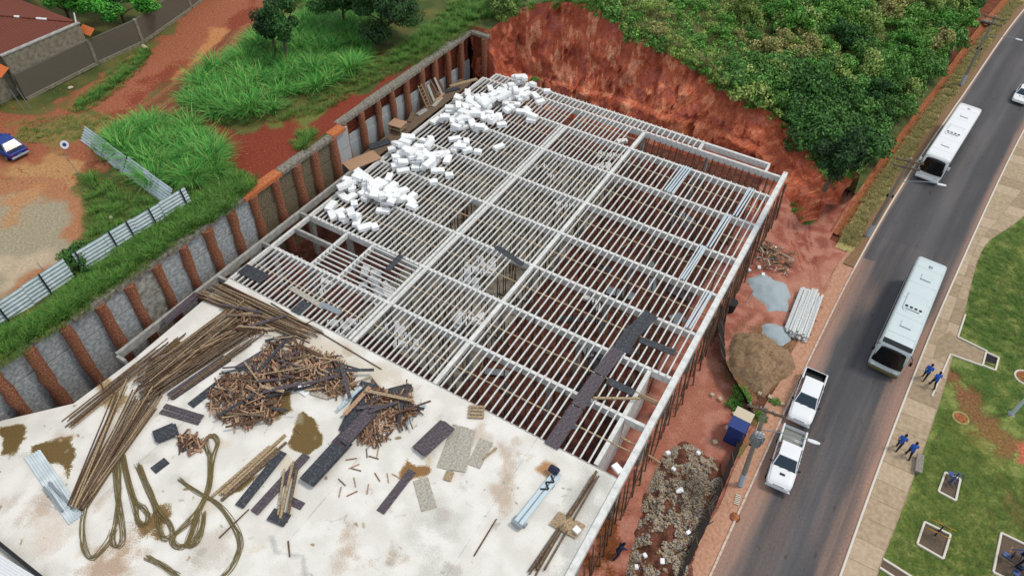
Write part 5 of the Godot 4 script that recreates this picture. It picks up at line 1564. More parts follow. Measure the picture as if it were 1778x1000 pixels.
func utility_pole(at: Vector3, h: float, lean: Vector3, label: String, trafo: bool, turn: float) -> void:
	var t := thing("utility_pole", label, "utility pole", at, turn)
	var top := Vector3(lean.x, h, lean.z)
	var pts := []
	var rad := []
	for k in 6:
		pts.append(Vector3.ZERO.lerp(top, k / 5.0)); rad.append(lerpf(0.2, 0.12, k / 5.0))
	part(t, "shaft", tube_mesh(pts, rad, 10), mats.pole_concrete)
	part(t, "painted_band", tube_mesh([top * 0.02, top * 0.17], [0.215, 0.21], 10), plain("band", Color(0.68, 0.73, 0.78), 0.7), Transform3D.IDENTITY, "pale painted band around the foot")
	for s in [0.97, 0.9]:
		if s < 0.95 and trafo: continue
		part(t, "cross_arm", unit_box, mats.wood_grey, span(top * s + Vector3(-1.15, 0, 0.1), top * s + Vector3(1.15, 0, 0.1), 0.11, 0.13))
		for x in [-1.0, -0.35, 0.4, 1.0]:
			part(t, "insulator", tube_mesh([top * s + Vector3(x, 0.05, 0.1), top * s + Vector3(x, 0.16, 0.1), top * s + Vector3(x, 0.26, 0.1)], [0.04, 0.07, 0.05], 7), mats.steel_grey)
	part(t, "bracket", unit_box, mats.black_trim, span(top * 0.55 + Vector3(-0.3, 0, 0), top * 0.55 + Vector3(0.3, 0.0, 0), 0.1, 0.3))
	if trafo:
		var c := top * 0.7 + Vector3(0.0, 0, 0.5)
		var tr := part(t, "transformer", tube_mesh([c + Vector3(0, -0.5, 0), c + Vector3(0, -0.44, 0), c + Vector3(0, 0.42, 0), c + Vector3(0, 0.5, 0)], [0.3, 0.36, 0.36, 0.3], 14), mats.steel_grey)
		for k in 3: part(tr, "bushing", tube_mesh([c + Vector3(-0.2 + k * 0.2, 0.5, 0.05), c + Vector3(-0.2 + k * 0.2, 0.66, 0.05), c + Vector3(-0.2 + k * 0.2, 0.86, 0.1)], [0.06, 0.09, 0.04], 8), mats.lamp_white)
		for k in 8: part(tr, "cooling_fin", unit_box, mats.steel_grey, Transform3D(Basis(Vector3.UP, TAU * k / 8.0).scaled_local(Vector3(0.1, 0.7, 0.03)), c + Vector3(cos(-TAU * k / 8.0), 0, sin(-TAU * k / 8.0)) * 0.4))
	# lamp on a curved arm over the road
	var b := top * (0.74 if trafo else 0.72)
	var arm := []
	for k in 9:
		var s := k / 8.0
		arm.append(b + Vector3(3.1 * s if trafo else 3.3 * s, 0.75 * sin(s * PI * 0.55), 0.15 * s))
	part(t, "lamp_arm", tube_mesh(arm, [0.035, 0.035, 0.035, 0.035, 0.035, 0.035, 0.035, 0.035, 0.035], 6), mats.steel_grey)
	var e: Vector3 = arm[8]
	var rings := []
	for k in 6:
		var s := k / 5.0
		rings.append(ring(-0.3 + s * 0.75, 0.05 + 0.1 * sin(PI * (0.15 + s * 0.75)), -0.07, 0.06, 0.7, 10))
	part(t, "lamp_head", ring_loft(rings), mats.lamp_white, Transform3D(Basis(Vector3.UP, PI / 2), e))

# ---------- behind the retaining wall ----------
func ribbed_fence(called: String, a: Vector3, b: Vector3, h: float, tilt: Vector3, posts: Array, label: String) -> void:
	var f := thing(called, label, "fence", a)
	var d := b - a
	var n := 4
	for k in n:
		var rows := []
		for c in 7:
			var row := []
			for r in 37:
				var v := r / 36.0
				var prof := 0.045 * clampf(sin(v * TAU * 6.0) * 1.7, -1.0, 1.0)
				var side := Vector3(-d.z, 0, d.x).normalized()
				var p := d * (k + (c / 6.0) * 0.998) / n + Vector3.UP * h * v + tilt * v + side * (prof + 0.02 * (k % 2)) + Vector3.UP * 0.05 * sin(k * 2.3)
				row.append(p)
			rows.append(row)
		part(f, "sheet", grid_mesh(rows), tint("zinc_fence", [C("93a4aa"), C("aebdc2"), C("c8d4d7")], 2.5, 0.5, 129, 0.015))
	for t in posts:
		part(f, "post", unit_box, mats.black_trim, span(d * t + tilt * -0.02 + Vector3(0.12, -0.1, 0), d * t + Vector3.UP * (h + 0.1) + tilt * 1.02 + Vector3(0.12, 0, 0), 0.09, 0.09))
func build_left_side() -> void:
	ribbed_fence("zinc_fence", Vector3(-39.1, UP, 20.5), Vector3(-39.1, UP, 8.0), 1.7, Vector3(-0.25, 0, 0), [0.02, 0.35, 0.6, 0.85], "ribbed zinc fence length beside the concrete pad")
	ribbed_fence("zinc_fence", Vector3(-39.1, UP, 7.3), Vector3(-38.5, UP, -2.2), 1.6, Vector3(-0.3, 0, 0), [0.02, 0.3, 0.45, 0.65, 0.95], "ribbed zinc fence length running to the leaning one")
	ribbed_fence("leaning_fence", Vector3(-39.9, UP + 0.1, -0.9), Vector3(-53.0, UP + 0.1, -2.9), 1.15, Vector3(0.1, 0, -0.9), [0.5], "bluish zinc fence fallen over into the tall grass")
	# thin posts standing by the pad
	for q in [[95, 495, 62, 445, "thin grey stake standing at the pad's edge"], [137, 305, 131, 285, "short grey stake beside the fallen fence"], [40, 190, 25, 165, "pale stake standing by the block wall corner"], [52, 188, 38, 165, "second pale stake near the block wall corner"]]:
		var b := P(q[0], q[1], UP)
		obj("stake", unit_stick, mats.steel_grey, span(b - Vector3.UP * 0.05, b + Vector3(-0.5, 2.0, 0.1), 0.06, 0.06), q[4], "stake")
	var bk := thing("green_bucket", "green and white bucket by the ribbed fence", "bucket", P(32, 525, UP), 0.4)
	part(bk, "tub", tube_mesh([Vector3(0, 0.0, 0), Vector3(0, 0.4, 0)], [0.22, 0.28], 12), plain("bucket_green", Color(0.05, 0.35, 0.25), 0.5))
	part(bk, "lid", tube_mesh([Vector3(0, 0.4, 0), Vector3(0, 0.45, 0)], [0.29, 0.27], 12), mats.lamp_white)
	var sign_ := thing("road_sign", "round white road sign with blue centre and red rim", "sign", P(120, 270, UP), 0.0)
	part(sign_, "post", tube_mesh([Vector3(0, -0.1, 0), Vector3(0, 1.0, 0)], [0.03, 0.03], 6), mats.steel_grey)
	var face_dir := Basis(Vector3.UP, 0.7) * Basis(Vector3.RIGHT, -0.5)
	var disc := part(sign_, "disc", tube_mesh([Vector3(0, 0, -0.01), Vector3(0, 0, 0.02)], [0.36, 0.36], 24), mats.lamp_white, Transform3D(face_dir, Vector3(0, 1.1, 0)))
	part(disc, "rim", tube_mesh([Vector3(0, 0, 0.01), Vector3(0, 0, 0.03)], [0.4, 0.4], 24), mats.red_lamp, Transform3D(Basis.IDENTITY, Vector3(0, 0, -0.035)))
	part(disc, "mark", tube_mesh([Vector3(0, 0, 0.0), Vector3(0, 0, 0.03)], [0.16, 0.16], 16), mats.blue_sheet, Transform3D(Basis.IDENTITY, Vector3(0.0, 0, 0.0)))
	# block wall along the track
	var base := [Vector2(-63.25, -4.6), Vector2(-63.6, -12.7), Vector2(-63.5, -18.2), Vector2(-65.6, -26.6), Vector2(-68.0, -34.0)]
	var wl := thing("block_wall", "long weathered concrete block wall along the earth track", "wall")
	for i in base.size() - 1:
		var a: Vector2 = base[i]
		var b: Vector2 = base[i + 1]
		var d := b - a
		var h := 2.6
		part(wl, "panel", unit_box, mats.block_wall, Transform3D(Basis(Vector3.UP, atan2(d.x, d.y)).scaled_local(Vector3(0.18, h, d.length() - 0.3)), Vector3((a.x + b.x) * 0.5, UP + h * 0.5 - 0.1, (a.y + b.y) * 0.5)))
		part(wl, "pillar", unit_box, mats.plaster, Transform3D(Basis(Vector3.UP, atan2(d.x, d.y)).scaled_local(Vector3(0.3, h + 0.05, 0.3)), Vector3(b.x, UP + h * 0.5 - 0.08, b.y)))
		part(wl, "footing", unit_box, mats.plaster, Transform3D(Basis(Vector3.UP, atan2(d.x, d.y)).scaled_local(Vector3(0.34, 0.3, d.length() - 0.32)), Vector3((a.x + b.x) * 0.5 + 0.05, UP + 0.08, (a.y + b.y) * 0.5)))
	# house with tiled roof
	var hs := thing("tiled_house", "house with brown tiled roof and grey plaster side wall", "house", Vector3(-64.1, UP, -8.3), 0.0)
	pbox(hs, "wall", Vector3(0.35, 2.1, -0.4), Vector3(0.3, 4.2, 7.8), mats.plaster, 0, "tall grey plaster side wall")
	pbox(hs, "wall_coping", Vector3(0.35, 4.25, -0.4), Vector3(0.42, 0.1, 8.0), mats.concrete)
	pbox(hs, "wall", Vector3(-6.5, 1.95, 13.4), Vector3(12.4, 3.9, 0.2), mats.plaster)
	pbox(hs, "wall", Vector3(-6.5, 1.95, -4.2), Vector3(12.4, 3.9, 0.2), mats.plaster)
	pbox(hs, "wall", Vector3(-0.4, 1.95, 8.0), Vector3(0.2, 3.9, 10.4), mats.plaster)
	# hipped roof: columns of tiles run down each slope, shorter towards the hips
	var ex := [-13.0, 0.0]       # eaves, local x
	var ez := [-4.6, 14.0]       # eaves, local z
	for side in 3:               # 0 towards the wall, 1 the far end, 2 the back slope
		var rf_ := Node3D.new()
		rf_.name = "roof"
		hs.add_child(rf_, true)
		var n: int = 62 if side != 1 else 43
		for col in n:
			var u := col * 0.3
			var run: float = minf(6.5, minf(u + 0.15, (18.6 if side != 1 else 13.0) - u - 0.15))
			if run < 0.2: continue
			var rows := []
			var nr := maxi(2, int(run / 0.42) + 1)
			for r in nr:
				var row := []
				for c in 6:
					var d := run * r / (nr - 1)
					var w := u + c * 0.06
					var y := 4.05 + d * 0.27 + 0.055 * sin(PI * c / 5.0) + 0.03 * (r % 2)
					if side == 0: row.append(Vector3(ex[1] - d, y, ez[0] + w))
					elif side == 1: row.append(Vector3(ex[1] - w, y, ez[0] + d))
					else: row.append(Vector3(ex[0] + d, y, ez[0] + w))
				if side != 2: row.reverse()
				rows.append(row)
			part(rf_, "tile_row", grid_mesh(rows), mats.roof_tile)
	for k in 21: part(hs, "hip_tile", unit_stick, mats.roof_tile if not k in [6, 7, 11] else mats.lamp_white, span(Vector3(-k * 0.31, 4.13 + k * 0.084, -4.6 + k * 0.31), Vector3(-(k + 1) * 0.31, 4.13 + (k + 1) * 0.084, -4.6 + (k + 1) * 0.31), 0.3, 0.2))
	for k in 20: part(hs, "ridge_tile", unit_stick, mats.roof_tile, span(Vector3(-6.5, 5.85, 1.9 + k * 0.3), Vector3(-6.5, 5.85, 2.2 + k * 0.3), 0.3, 0.2))
	for q in [[0.9, 3.7, 4.5, 1.0], [0.2, 3.5, -4.9, 0.7]]:
		var rows := []
		for r in 3:
			var row := []
			for c in 19: row.append(Vector3(q[0] - 0.9 + c * 0.1, q[1] - 0.25 * r + 0.05 * sin(c * TAU / 3.0), q[2] + (r - 1) * q[3] * 0.5))
			row.reverse()
			rows.append(row)
		rows.reverse()
		for rw in rows: rw.reverse()
		part(hs, "porch_roof", grid_mesh(rows), mats.tile_orange, Transform3D.IDENTITY, "bright orange tiled porch edge")
	part(hs, "roof_pipe", unit_stick, mats.lamp_white, span(Vector3(0.2, 4.2, -4.2), Vector3(0.0, 5.1, -4.5), 0.16, 0.16))
	# pale debris in the grass
	for q in [[178, 238, 0.7], [186, 232, 0.5], [183, 258, 0.7], [268, 305, 0.6], [120, 150, 0.5], [383, 350, 0.9], [248, 78, 0.7], [235, 310, 0.5], [190, 375, 0.4]]:
		var s := P(q[0], q[1], UP + 0.2)
		obj("pale_sack", bevel_box(Vector3(q[2], 0.3, q[2] * 0.6), 0.12), mats.beige_sheet, Transform3D(Basis.from_euler(Vector3(rf(-0.2, 0.2), rf(0, 3), rf(-0.2, 0.2))), Vector3(s.x, upper(s.x, s.z) + 0.15, s.z)), "pale rubbish sack lying in the grass by the track", "sack", "pale sacks in the grass")
	var xs := []
	for k in 700:
		var p := P(rf(0, 480), rf(0, 330), UP)
		var s := rf(0.04, 0.16)
		xs.append(Transform3D(Basis.from_euler(Vector3(rf(0, 6), rf(0, 6), 0)).scaled_local(Vector3(s, s * 0.6, s)), Vector3(p.x, upper(p.x, p.z) + 0.02, p.z)))
	scatter("track_stones", stone_mesh(4), mats.soil_orange, xs, "small orange clods scattered over the earth track", "stones")

# ---------- vegetation ----------
func grass_mesh(sd: int, n: int, h: float, spread: float, lean: float, wid: float, cols: Array, segs := 3) -> ArrayMesh:
	var r := RandomNumberGenerator.new()
	r.seed = sd
	var vs := PackedVector3Array(); var ns := PackedVector3Array(); var cs := PackedColorArray(); var ix := PackedInt32Array()
	for b in n:
		var a := r.randf() * TAU
		var q := sqrt(r.randf()) * spread
		var base := Vector3(cos(a), 0, sin(a)) * q
		var a2 := a + r.randf_range(-0.9, 0.9)
		var dir := Vector3(cos(a2), 0, sin(a2))
		var hh := h * r.randf_range(0.55, 1.1)
		var ln := lean * r.randf_range(0.4, 1.3)
		var side := Vector3(-dir.z, 0, dir.x)
		var col: Color = lin(cols[r.randi() % cols.size()])
		col = col * r.randf_range(0.75, 1.2)
		for s in segs + 1:
			var t := float(s) / segs
			var p := base + dir * hh * ln * t * t + Vector3.UP * hh * (t - 0.42 * ln * t * t)
			var w := wid * (1.0 - t * 0.92) * 0.5
			var up := (Vector3.UP * 0.7 + dir * 0.5).normalized()
			vs.append(p - side * w); vs.append(p + side * w)
			ns.append(up); ns.append(up)
			cs.append(col); cs.append(col)
			if s < segs:
				var i := vs.size() - 2
				ix.append_array([i, i + 1, i + 2, i + 1, i + 3, i + 2])
			if s > 0:
				var j := vs.size() - 4
				var gn := -(vs[j + 1] - vs[j]).cross(vs[j + 2] - vs[j]).normalized()
				ns[j] = gn; ns[j + 1] = gn; ns[j + 2] = gn; ns[j + 3] = gn
	var arr := []
	arr.resize(Mesh.ARRAY_MAX)
	arr[Mesh.ARRAY_VERTEX] = vs; arr[Mesh.ARRAY_NORMAL] = ns; arr[Mesh.ARRAY_COLOR] = cs; arr[Mesh.ARRAY_INDEX] = ix
	var m := ArrayMesh.new()
	m.add_surface_from_arrays(Mesh.PRIMITIVE_TRIANGLES, arr)
	return m
func crown_mesh(sd: int, n: int, rad: Vector3, leaf: float, cols: Array, lumps := 12) -> ArrayMesh:     # leaves in clumps spread through the crown
	var r := RandomNumberGenerator.new()
	r.seed = sd
	var cl := []
	for k in lumps:
		var d := Vector3(r.randfn(), r.randfn() * 0.8 + 0.25, r.randfn()).normalized() * r.randf_range(0.4, 1.08)
		cl.append([d * rad, r.randf_range(0.24, 0.48), r.randf_range(0.75, 1.25)])
	var vs := PackedVector3Array(); var ns := PackedVector3Array(); var cs := PackedColorArray(); var ix := PackedInt32Array()
	for k in n:
		var c: Array = cl[r.randi() % lumps]
		var d := Vector3(r.randfn(), r.randfn(), r.randfn()).normalized()
		var p: Vector3 = c[0] + d * rad * float(c[1]) * pow(r.randf(), 0.35)
		var out := (d + Vector3.UP * 0.5 + Vector3(r.randfn(), r.randfn(), r.randfn()) * 0.55).normalized()
		var x := out.cross(Vector3(r.randfn(), r.randfn(), r.randfn())).normalized()
		var y := out.cross(x)
		var l := leaf * r.randf_range(0.6, 1.3)
		var col: Color = lin(cols[r.randi() % cols.size()]) * float(c[2]) * r.randf_range(0.75, 1.2)
		var i := vs.size()
		vs.append(p - y * l * 0.5); vs.append(p + x * l * 0.32 + out * l * 0.05); vs.append(p + y * l * 0.55 - out * l * 0.08); vs.append(p - x * l * 0.32 + out * l * 0.05)
		var gn := -(vs[i + 1] - vs[i]).cross(vs[i + 2] - vs[i]).normalized()
		for e in 4:
			ns.append(gn); cs.append(col)
		ix.append_array([i, i + 1, i + 2, i, i + 2, i + 3])
	var arr := []
	arr.resize(Mesh.ARRAY_MAX)
	arr[Mesh.ARRAY_VERTEX] = vs; arr[Mesh.ARRAY_NORMAL] = ns; arr[Mesh.ARRAY_COLOR] = cs; arr[Mesh.ARRAY_INDEX] = ix
	var m := ArrayMesh.new()
	m.add_surface_from_arrays(Mesh.PRIMITIVE_TRIANGLES, arr)
	return m
func in_poly(pl: PackedVector2Array, n: int) -> Array:
	var box := Rect2(pl[0], Vector2.ZERO)
	for p in pl: box = box.expand(p)
	var out := []
	var guard := 0
	while out.size() < n and guard < n * 40:
		guard += 1
		var p := box.position + Vector2(rng.randf() * box.size.x, rng.randf() * box.size.y)
		if Geometry2D.is_point_in_polygon(p, pl): out.append(p)
	return out
func stand(pl: PackedVector2Array, n: int, s0: float, s1: float, ground: Callable) -> Array:
	var xfs := []
	for p in in_poly(pl, n):
		var s := rf(s0, s1)
		xfs.append(Transform3D(Basis(Vector3.UP, rf(0, TAU)) * Basis(Vector3.RIGHT, rf(-0.12, 0.12)).scaled_local(Vector3(s, s * rf(0.85, 1.15), s)), Vector3(p.x, ground.call(p.x, p.y) - 0.03, p.y)))
	return xfs
func deal(called: String, meshes: Array, xfs: Array, label: String, category: String) -> void:
	var n := meshes.size()
	for v in n:
		var part_ := []
		for i in range(v, xfs.size(), n): part_.append(xfs[i])
		if part_.size() > 0: scatter(called, meshes[v], leafmat("leaf"), part_, label, category)
func build_vegetation() -> void:
	var bright := [C("358428"), C("4ea43e"), C("70be52"), C("2f7024"), C("8fae58")]
	var tall := []
	for k in 3: tall.append(grass_mesh(100 + k, 135, 1.8, 0.5, 0.95, 0.085, bright, 4))
	var mid := []
	for k in 3: mid.append(grass_mesh(110 + k, 70, 0.8, 0.4, 0.7, 0.05, [C("33681e"), C("48842c"), C("649438"), C("7c9a46")], 3))
	var low := []
	for k in 3: low.append(grass_mesh(120 + k, 34, 0.28, 0.35, 0.8, 0.04, [C("3a6a20"), C("54822e"), C("748c3e"), C("8c884a")], 2))
	var dry := []
	for k in 2: dry.append(grass_mesh(130 + k, 34, 0.3, 0.35, 0.9, 0.04, [C("8a7f48"), C("a2945c"), C("6f7a38"), C("b3a670")], 2))
	# tall grass stands behind the wall
	var xa := stand(poly([200, 235, 255, 215, 325, 222, 395, 280, 385, 305, 310, 325, 275, 330, 215, 285, 185, 262], UP), 95, 0.8, 1.25, upper)
	xa.append_array(stand(poly([310, 175, 395, 105, 460, 60, 520, 30, 640, 60, 640, 112, 590, 150, 520, 170, 470, 212, 385, 205], UP), 185, 0.8, 1.3, upper))
	xa.append_array(stand(poly([470, 0, 520, -40, 760, -40, 700, 0, 640, 80, 560, 90], UP), 110, 0.6, 1.0, upper))
	# the stands thin out at their edges, with dry stems among them
	var fringe := stand(poly([160, 250, 250, 200, 340, 205, 410, 275, 400, 310, 310, 345, 250, 350, 170, 290], UP), 160, 0.3, 0.75, upper)
	fringe.append_array(stand(poly([285, 185, 380, 95, 450, 50, 530, 10, 660, 40, 660, 125, 600, 165, 530, 185, 480, 222, 370, 215], UP), 240, 0.3, 0.75, upper))
	deal("tall_grass", [grass_mesh(104, 60, 1.5, 0.5, 0.8, 0.07, [C("3f7a2a"), C("5a8a34"), C("7d8c44"), C("9a9656")], 4), grass_mesh(105, 60, 1.3, 0.5, 1.0, 0.06, [C("356f24"), C("4f8a34"), C("8a8a4a")], 4)], fringe, "thinner grass and dry stems at the edge of the stands", "grass")
	deal("tall_grass", tall, xa, "dense stands of tall bright green grass above the pit", "grass")
	var xm := stand(poly([0, 585, 60, 555, 140, 490, 250, 400, 330, 355, 400, 300, 440, 320, 390, 370, 300, 420, 200, 490, 100, 560, 0, 620], UP), 420, 0.7, 1.3, upper)
	xm.append_array(stand(poly([150, 300, 270, 350, 330, 340, 330, 360, 230, 410, 150, 450, 160, 380], UP), 130, 0.5, 1.0, upper))
	xm.append_array(stand(poly([640, 130, 720, 60, 800, 0, 860, 0, 850, 30, 800, 50, 730, 95], UP), 220, 0.6, 1.1, upper))
	xm.append_array(stand(poly([120, 190, 220, 120, 250, 80, 262, 90, 215, 140, 140, 190], UP), 90, 0.5, 0.9, upper))
	xm.append_array(stand(poly([500, 260, 520, 225, 550, 230, 530, 260], UP), 14, 0.6, 1.2, upper))
	deal("rough_grass", mid, xm, "rough knee high grass growing along fences and wall", "grass")
	var xl := stand(poly([0, 590, 150, 480, 330, 350, 420, 300, 450, 310, 300, 430, 150, 540, 0, 640], UP), 900, 0.7, 1.3, upper)
	xl.append_array(stand(poly([130, 300, 270, 350, 330, 350, 250, 400, 130, 470, 150, 400, 150, 340], UP), 700, 0.6, 1.2, upper))
	xl.append_array(stand(poly([470, 215, 640, 110, 730, 60, 800, 0, 860, 0, 840, 40, 730, 105, 640, 150, 560, 195], UP), 1500, 0.6, 1.3, upper))
	xl.append_array(stand(poly([40, 210, 160, 195, 200, 215, 130, 250, 20, 250], UP), 220, 0.5, 0.9, upper))
	xl.append_array(stand(poly([110, 195, 180, 130, 245, 80, 265, 90, 215, 150, 150, 195], UP), 300, 0.6, 1.2, upper))
	deal("low_grass", low, xl, "low grass covering the ground above the wall", "grass")
	# lawn
	var lawn_h := func(_x, _z): return 0.06
	var xw := stand(poly([1690, 420, 1800, 380, 1800, 760, 1700, 690, 1650, 640, 1690, 640, 1735, 650, 1740, 615, 1668, 580, 1680, 520]), 2600, 0.3, 0.75, lawn_h)
	xw.append_array(stand(poly([1640, 690, 1680, 760, 1740, 820, 1800, 840, 1800, 1000, 1760, 1000, 1730, 920, 1720, 1000, 1590, 1000, 1530, 960, 1580, 870, 1625, 760]), 3200, 0.25, 0.65, lawn_h))
	var keep := []
	for x in xw:
		var ok := true
		for f in gym_frames():
			if Geometry2D.is_point_in_polygon(Vector2(x.origin.x, x.origin.z), f): ok = false
		if ok and x.origin.x > wr(x.origin.z) + 0.15: keep.append(x)
	deal("lawn_grass", low, keep, "short tufts of grass over the park lawn", "grass")
	var xd := []
	for k in 2600:
		var z := rf(-110, -37)
		var u := rng.randf()
		xd.append(Transform3D(Basis(Vector3.UP, rf(0, TAU)).scaled_local(Vector3.ONE * rf(0.4, 1.0)), Vector3(lerpf(rl(z) - 2.5, rl(z) - 0.9, u), 0.08, z)))
	deal("dry_grass", dry, xd, "dry yellow grass tufts on the roadside verge", "grass")
	# scrub on the hill: bushes one can tell apart, over an uncounted undergrowth
	var palettes := [[C("487e2a"), C("609c38"), C("80b250")], [C("315a24"), C("40702c"), C("52823a")], [C("6c903c"), C("8ca650"), C("a4b266")], [C("4c7c34"), C("649644"), C("58863a")], [C("948e54"), C("b4aa72"), C("849448")]]
	var crowns := []
	for k in 5:
		for v in 2: crowns.append(crown_mesh(200 + k * 10 + v, 2500, Vector3(1.5, 1.1, 1.5), 0.2, palettes[k], 17))
	var stem := tube_mesh([Vector3(0, -0.3, 0), Vector3(0.1, 0.5, 0.05), Vector3(0.05, 1.0, 0)], [0.09, 0.07, 0.03], 5)
	var protos := []
	var kinds := ["mid green leafy shrub in the hillside scrub", "dark green leafy shrub in the hillside scrub", "olive green leafy shrub in the hillside scrub", "cool green leafy shrub in the hillside scrub", "yellowish dry leaved shrub in the hillside scrub"]
	var hill_px := PackedVector2Array()
	for q in [[1000, -8], [1040, 22], [1100, 58], [1200, 108], [1262, 150], [1332, 190], [1402, 245], [1420, 300], [1436, 372], [1456, 362], [1500, 262], [1560, 190], [1640, 92], [1700, 8], [1740, -50], [960, -60]]: hill_px.append(Vector2(q[0], q[1]))
	var on_hill := func(n: int) -> Array:
		var r := []
		for q in in_poly(hill_px, n):
			var p := PU(q.x, q.y)
			r.append(Vector2(p.x, p.z))
		return r
	var spots: Array = on_hill.call(275)
	for q in [[1425, 300], [1430, 330], [1438, 355], [1446, 362], [1420, 275], [1450, 310], [1410, 250], [1440, 270], [1432, 345], [1442, 335], [1428, 315], [1436, 325], [1434, 360], [1440, 348], [1424, 290], [1440, 300]]:
		var p := PU(q[0], q[1])
		spots.append(Vector2(p.x, p.z))
	var i := 0
	for p in spots:
		if p.x > rl(p.y) - (4.6 if p.y < -47.0 else 3.9) or p.y > -38.2: continue
		var open_part: bool = p.x < -8.0
		if open_part and rng.randf() < 0.3: continue
		if p.y > -48.4 and p.x < 0.0: p.y = -48.6 - rng.randf() * 1.0
		var dark_zone: bool = p.x > -3.0 and p.y > -58.0
		var kind: int = (1 if rng.randf() < 0.7 else 3) if dark_zone else [0, 0, 1, 2, 3, 3, 4, 2][rng.randi() % 8]
		var o: Node3D
		var key: int = kind * 2 + rng.randi() % 2
		o = Node3D.new()
		o.name = numbered("shrub")
		add_child(o)
		part(o, "stem", stem, mats.bark)
		part(o, "foliage", crowns[key], leafmat("leaf"), Transform3D(Basis.IDENTITY, Vector3(0, 1.0, 0)))
		tag(o, kinds[kind], "shrub", "%s shrubs on the hillside" % ["mid green", "dark green", "olive", "cool green", "yellowish"][kind])
		var s := rf(0.75, 1.7) * (0.62 if open_part else 1.0) * (1.15 if dark_zone and p.y < -44.0 else 1.0)
		o.transform = Transform3D(Basis(Vector3.UP, rf(0, TAU)).scaled(Vector3(s, s * rf(0.8, 1.25), s)), Vector3(p.x, upper(p.x, p.y) - 0.1, p.y))
		i += 1
	var put := func(n: int, s0: float, s1: float) -> Array:
		var r := []
		for p in on_hill.call(n):
			if p.x > rl(p.y) - 3.9 or p.y > -38.5 or (p.y > -48.0 and p.x < 1.0): continue
			var s := rf(s0, s1)
			r.append(Transform3D(Basis(Vector3.UP, rf(0, TAU)).scaled_local(Vector3(s, s * rf(0.8, 1.2), s)), Vector3(p.x, upper(p.x, p.y) - 0.03, p.y)))
		return r
	var xh: Array = put.call(2600, 0.7, 1.6)
	var und := []
	for k in 3: und.append(crown_mesh(300 + k, 320, Vector3(0.9, 0.5, 0.9), 0.2, palettes[[0, 3, 2][k]], 8))
	deal("undergrowth", und, xh, "low leafy undergrowth covering the hillside", "undergrowth")
	var xg: Array = put.call(2000, 0.6, 1.3)
	var dryt := [grass_mesh(140, 60, 1.2, 0.5, 0.9, 0.05, [C("7d7a44"), C("9a9058"), C("5f7034"), C("a89e6a")], 3), grass_mesh(141, 60, 1.0, 0.5, 0.9, 0.05, [C("4f7030"), C("6a8038"), C("857f48")], 3)]
	deal("hill_grass", dryt, xg, "dry and green grass between the hillside shrubs", "grass")
	# overhanging tufts on the lip of the bank and at the wall corner
	var lip := []
	for k in range(5, 16):
		for s in 22:
			var p: Vector2 = PIT[k].lerp(PIT[k + 1], rng.randf()) + Vector2(0, rf(-1.6, 0.5))
			if k < 6 and rng.randf() < 0.6: continue
			lip.append(Transform3D(Basis(Vector3.UP, rf(0, TAU)).scaled_local(Vector3.ONE * rf(0.5, 1.0)), Vector3(p.x, upper(p.x, p.y) - maxf(0.0, p.y - lerpf(PIT[k].y, PIT[k + 1].y, 0.5)) * 0.8, p.y)))
	for k in 70:
		var p := P2(rf(805, 940), rf(-10, 30), 9.0)
		lip.append(Transform3D(Basis(Vector3.UP, rf(0, TAU)).scaled_local(Vector3.ONE * rf(0.9, 1.7)), Vector3(minf(p.x, -34.8), upper(minf(p.x, -34.8), minf(p.y, -40.9)), minf(p.y, -40.9))))
	deal("lip_grass", mid, lip, "grass hanging over the lip of the earth bank", "grass")
	# small plants in the yard
	for q in [[1390, 368, 0.7], [1400, 385, 0.6], [1383, 360, 0.5], [1408, 378, 0.5], [928, 140, 0.5], [1285, 690, 0.8], [1275, 705, 0.6], [1345, 700, 0.4], [1322, 725, 0.5]]:
		var p := P(q[0], q[1])
		if q[0] < 1000: p = P(q[0], q[1], 3.0)
		obj("weed", crowns[rng.randi() % 2], leafmat("leaf"), Transform3D(Basis(Vector3.UP, rf(0, 6)).scaled(Vector3.ONE * float(q[2]) * 0.7), p + Vector3.UP * 0.3 * float(q[2])), "small green weed growing from bare red earth", "weed", "weeds on the bare earth")
	# trees
	tree(Vector3(-67.5, UP, -19.5), 4.2, Vector3(2.8, 1.7, 3.6), 401, [C("2f7a1e"), C("48a02c"), C("5cb23a")], "bright broadleaf tree overhanging the block wall")
	tree(Vector3(-71.5, UP, -16.0), 4.6, Vector3(2.6, 1.8, 2.4), 402, [C("2f701e"), C("448f2c"), C("5aa83a")], "bright broadleaf tree behind the tiled house")
	tree(Vector3(-74.0, UP, -20.0), 6.5, Vector3(4.2, 2.6, 4.2), 403, [C("12280e"), C("1c3a14"), C("284a1c")], "dark shady tree behind the house garden")
	tree(Vector3(-80.0, UP, -16.0), 6.5, Vector3(4.2, 2.6, 4.2), 404, [C("16300f"), C("203f16"), C("2e501f")], "dark tree beyond the tiled roof")
	tree(P(500, 108, UP), 5.4, Vector3(2.0, 2.2, 2.0), 405, [C("1e4018"), C("2c5822"), C("3c6e2e")], "dark tree with pale trunk among tall grass")
	tree(P(668, 78, UP), 5.2, Vector3(4.4, 2.8, 4.0), 406, [C("1c3c18"), C("2a5220"), C("38642c")], "broad dark tree above the tall grass stand")
	tree(P(600, 50, UP), 5.0, Vector3(3.0, 2.2, 3.0), 407, [C("20451a"), C("2f5c24"), C("407032")], "dark tree beside the broad one")
	tree(PU(870, 25), 1.5, Vector3(2.4, 1.4, 1.8), 408, [C("4c6a2a"), C("6a8a3a"), C("7f9448")], "low olive tree at the bank's corner")
	tree(P(478, 95, UP), 4.2, Vector3(1.8, 1.5, 1.8), 409, [C("152f12"), C("1f4218"), C("2d5522")], "small dark tree leaning beside the pale trunk")
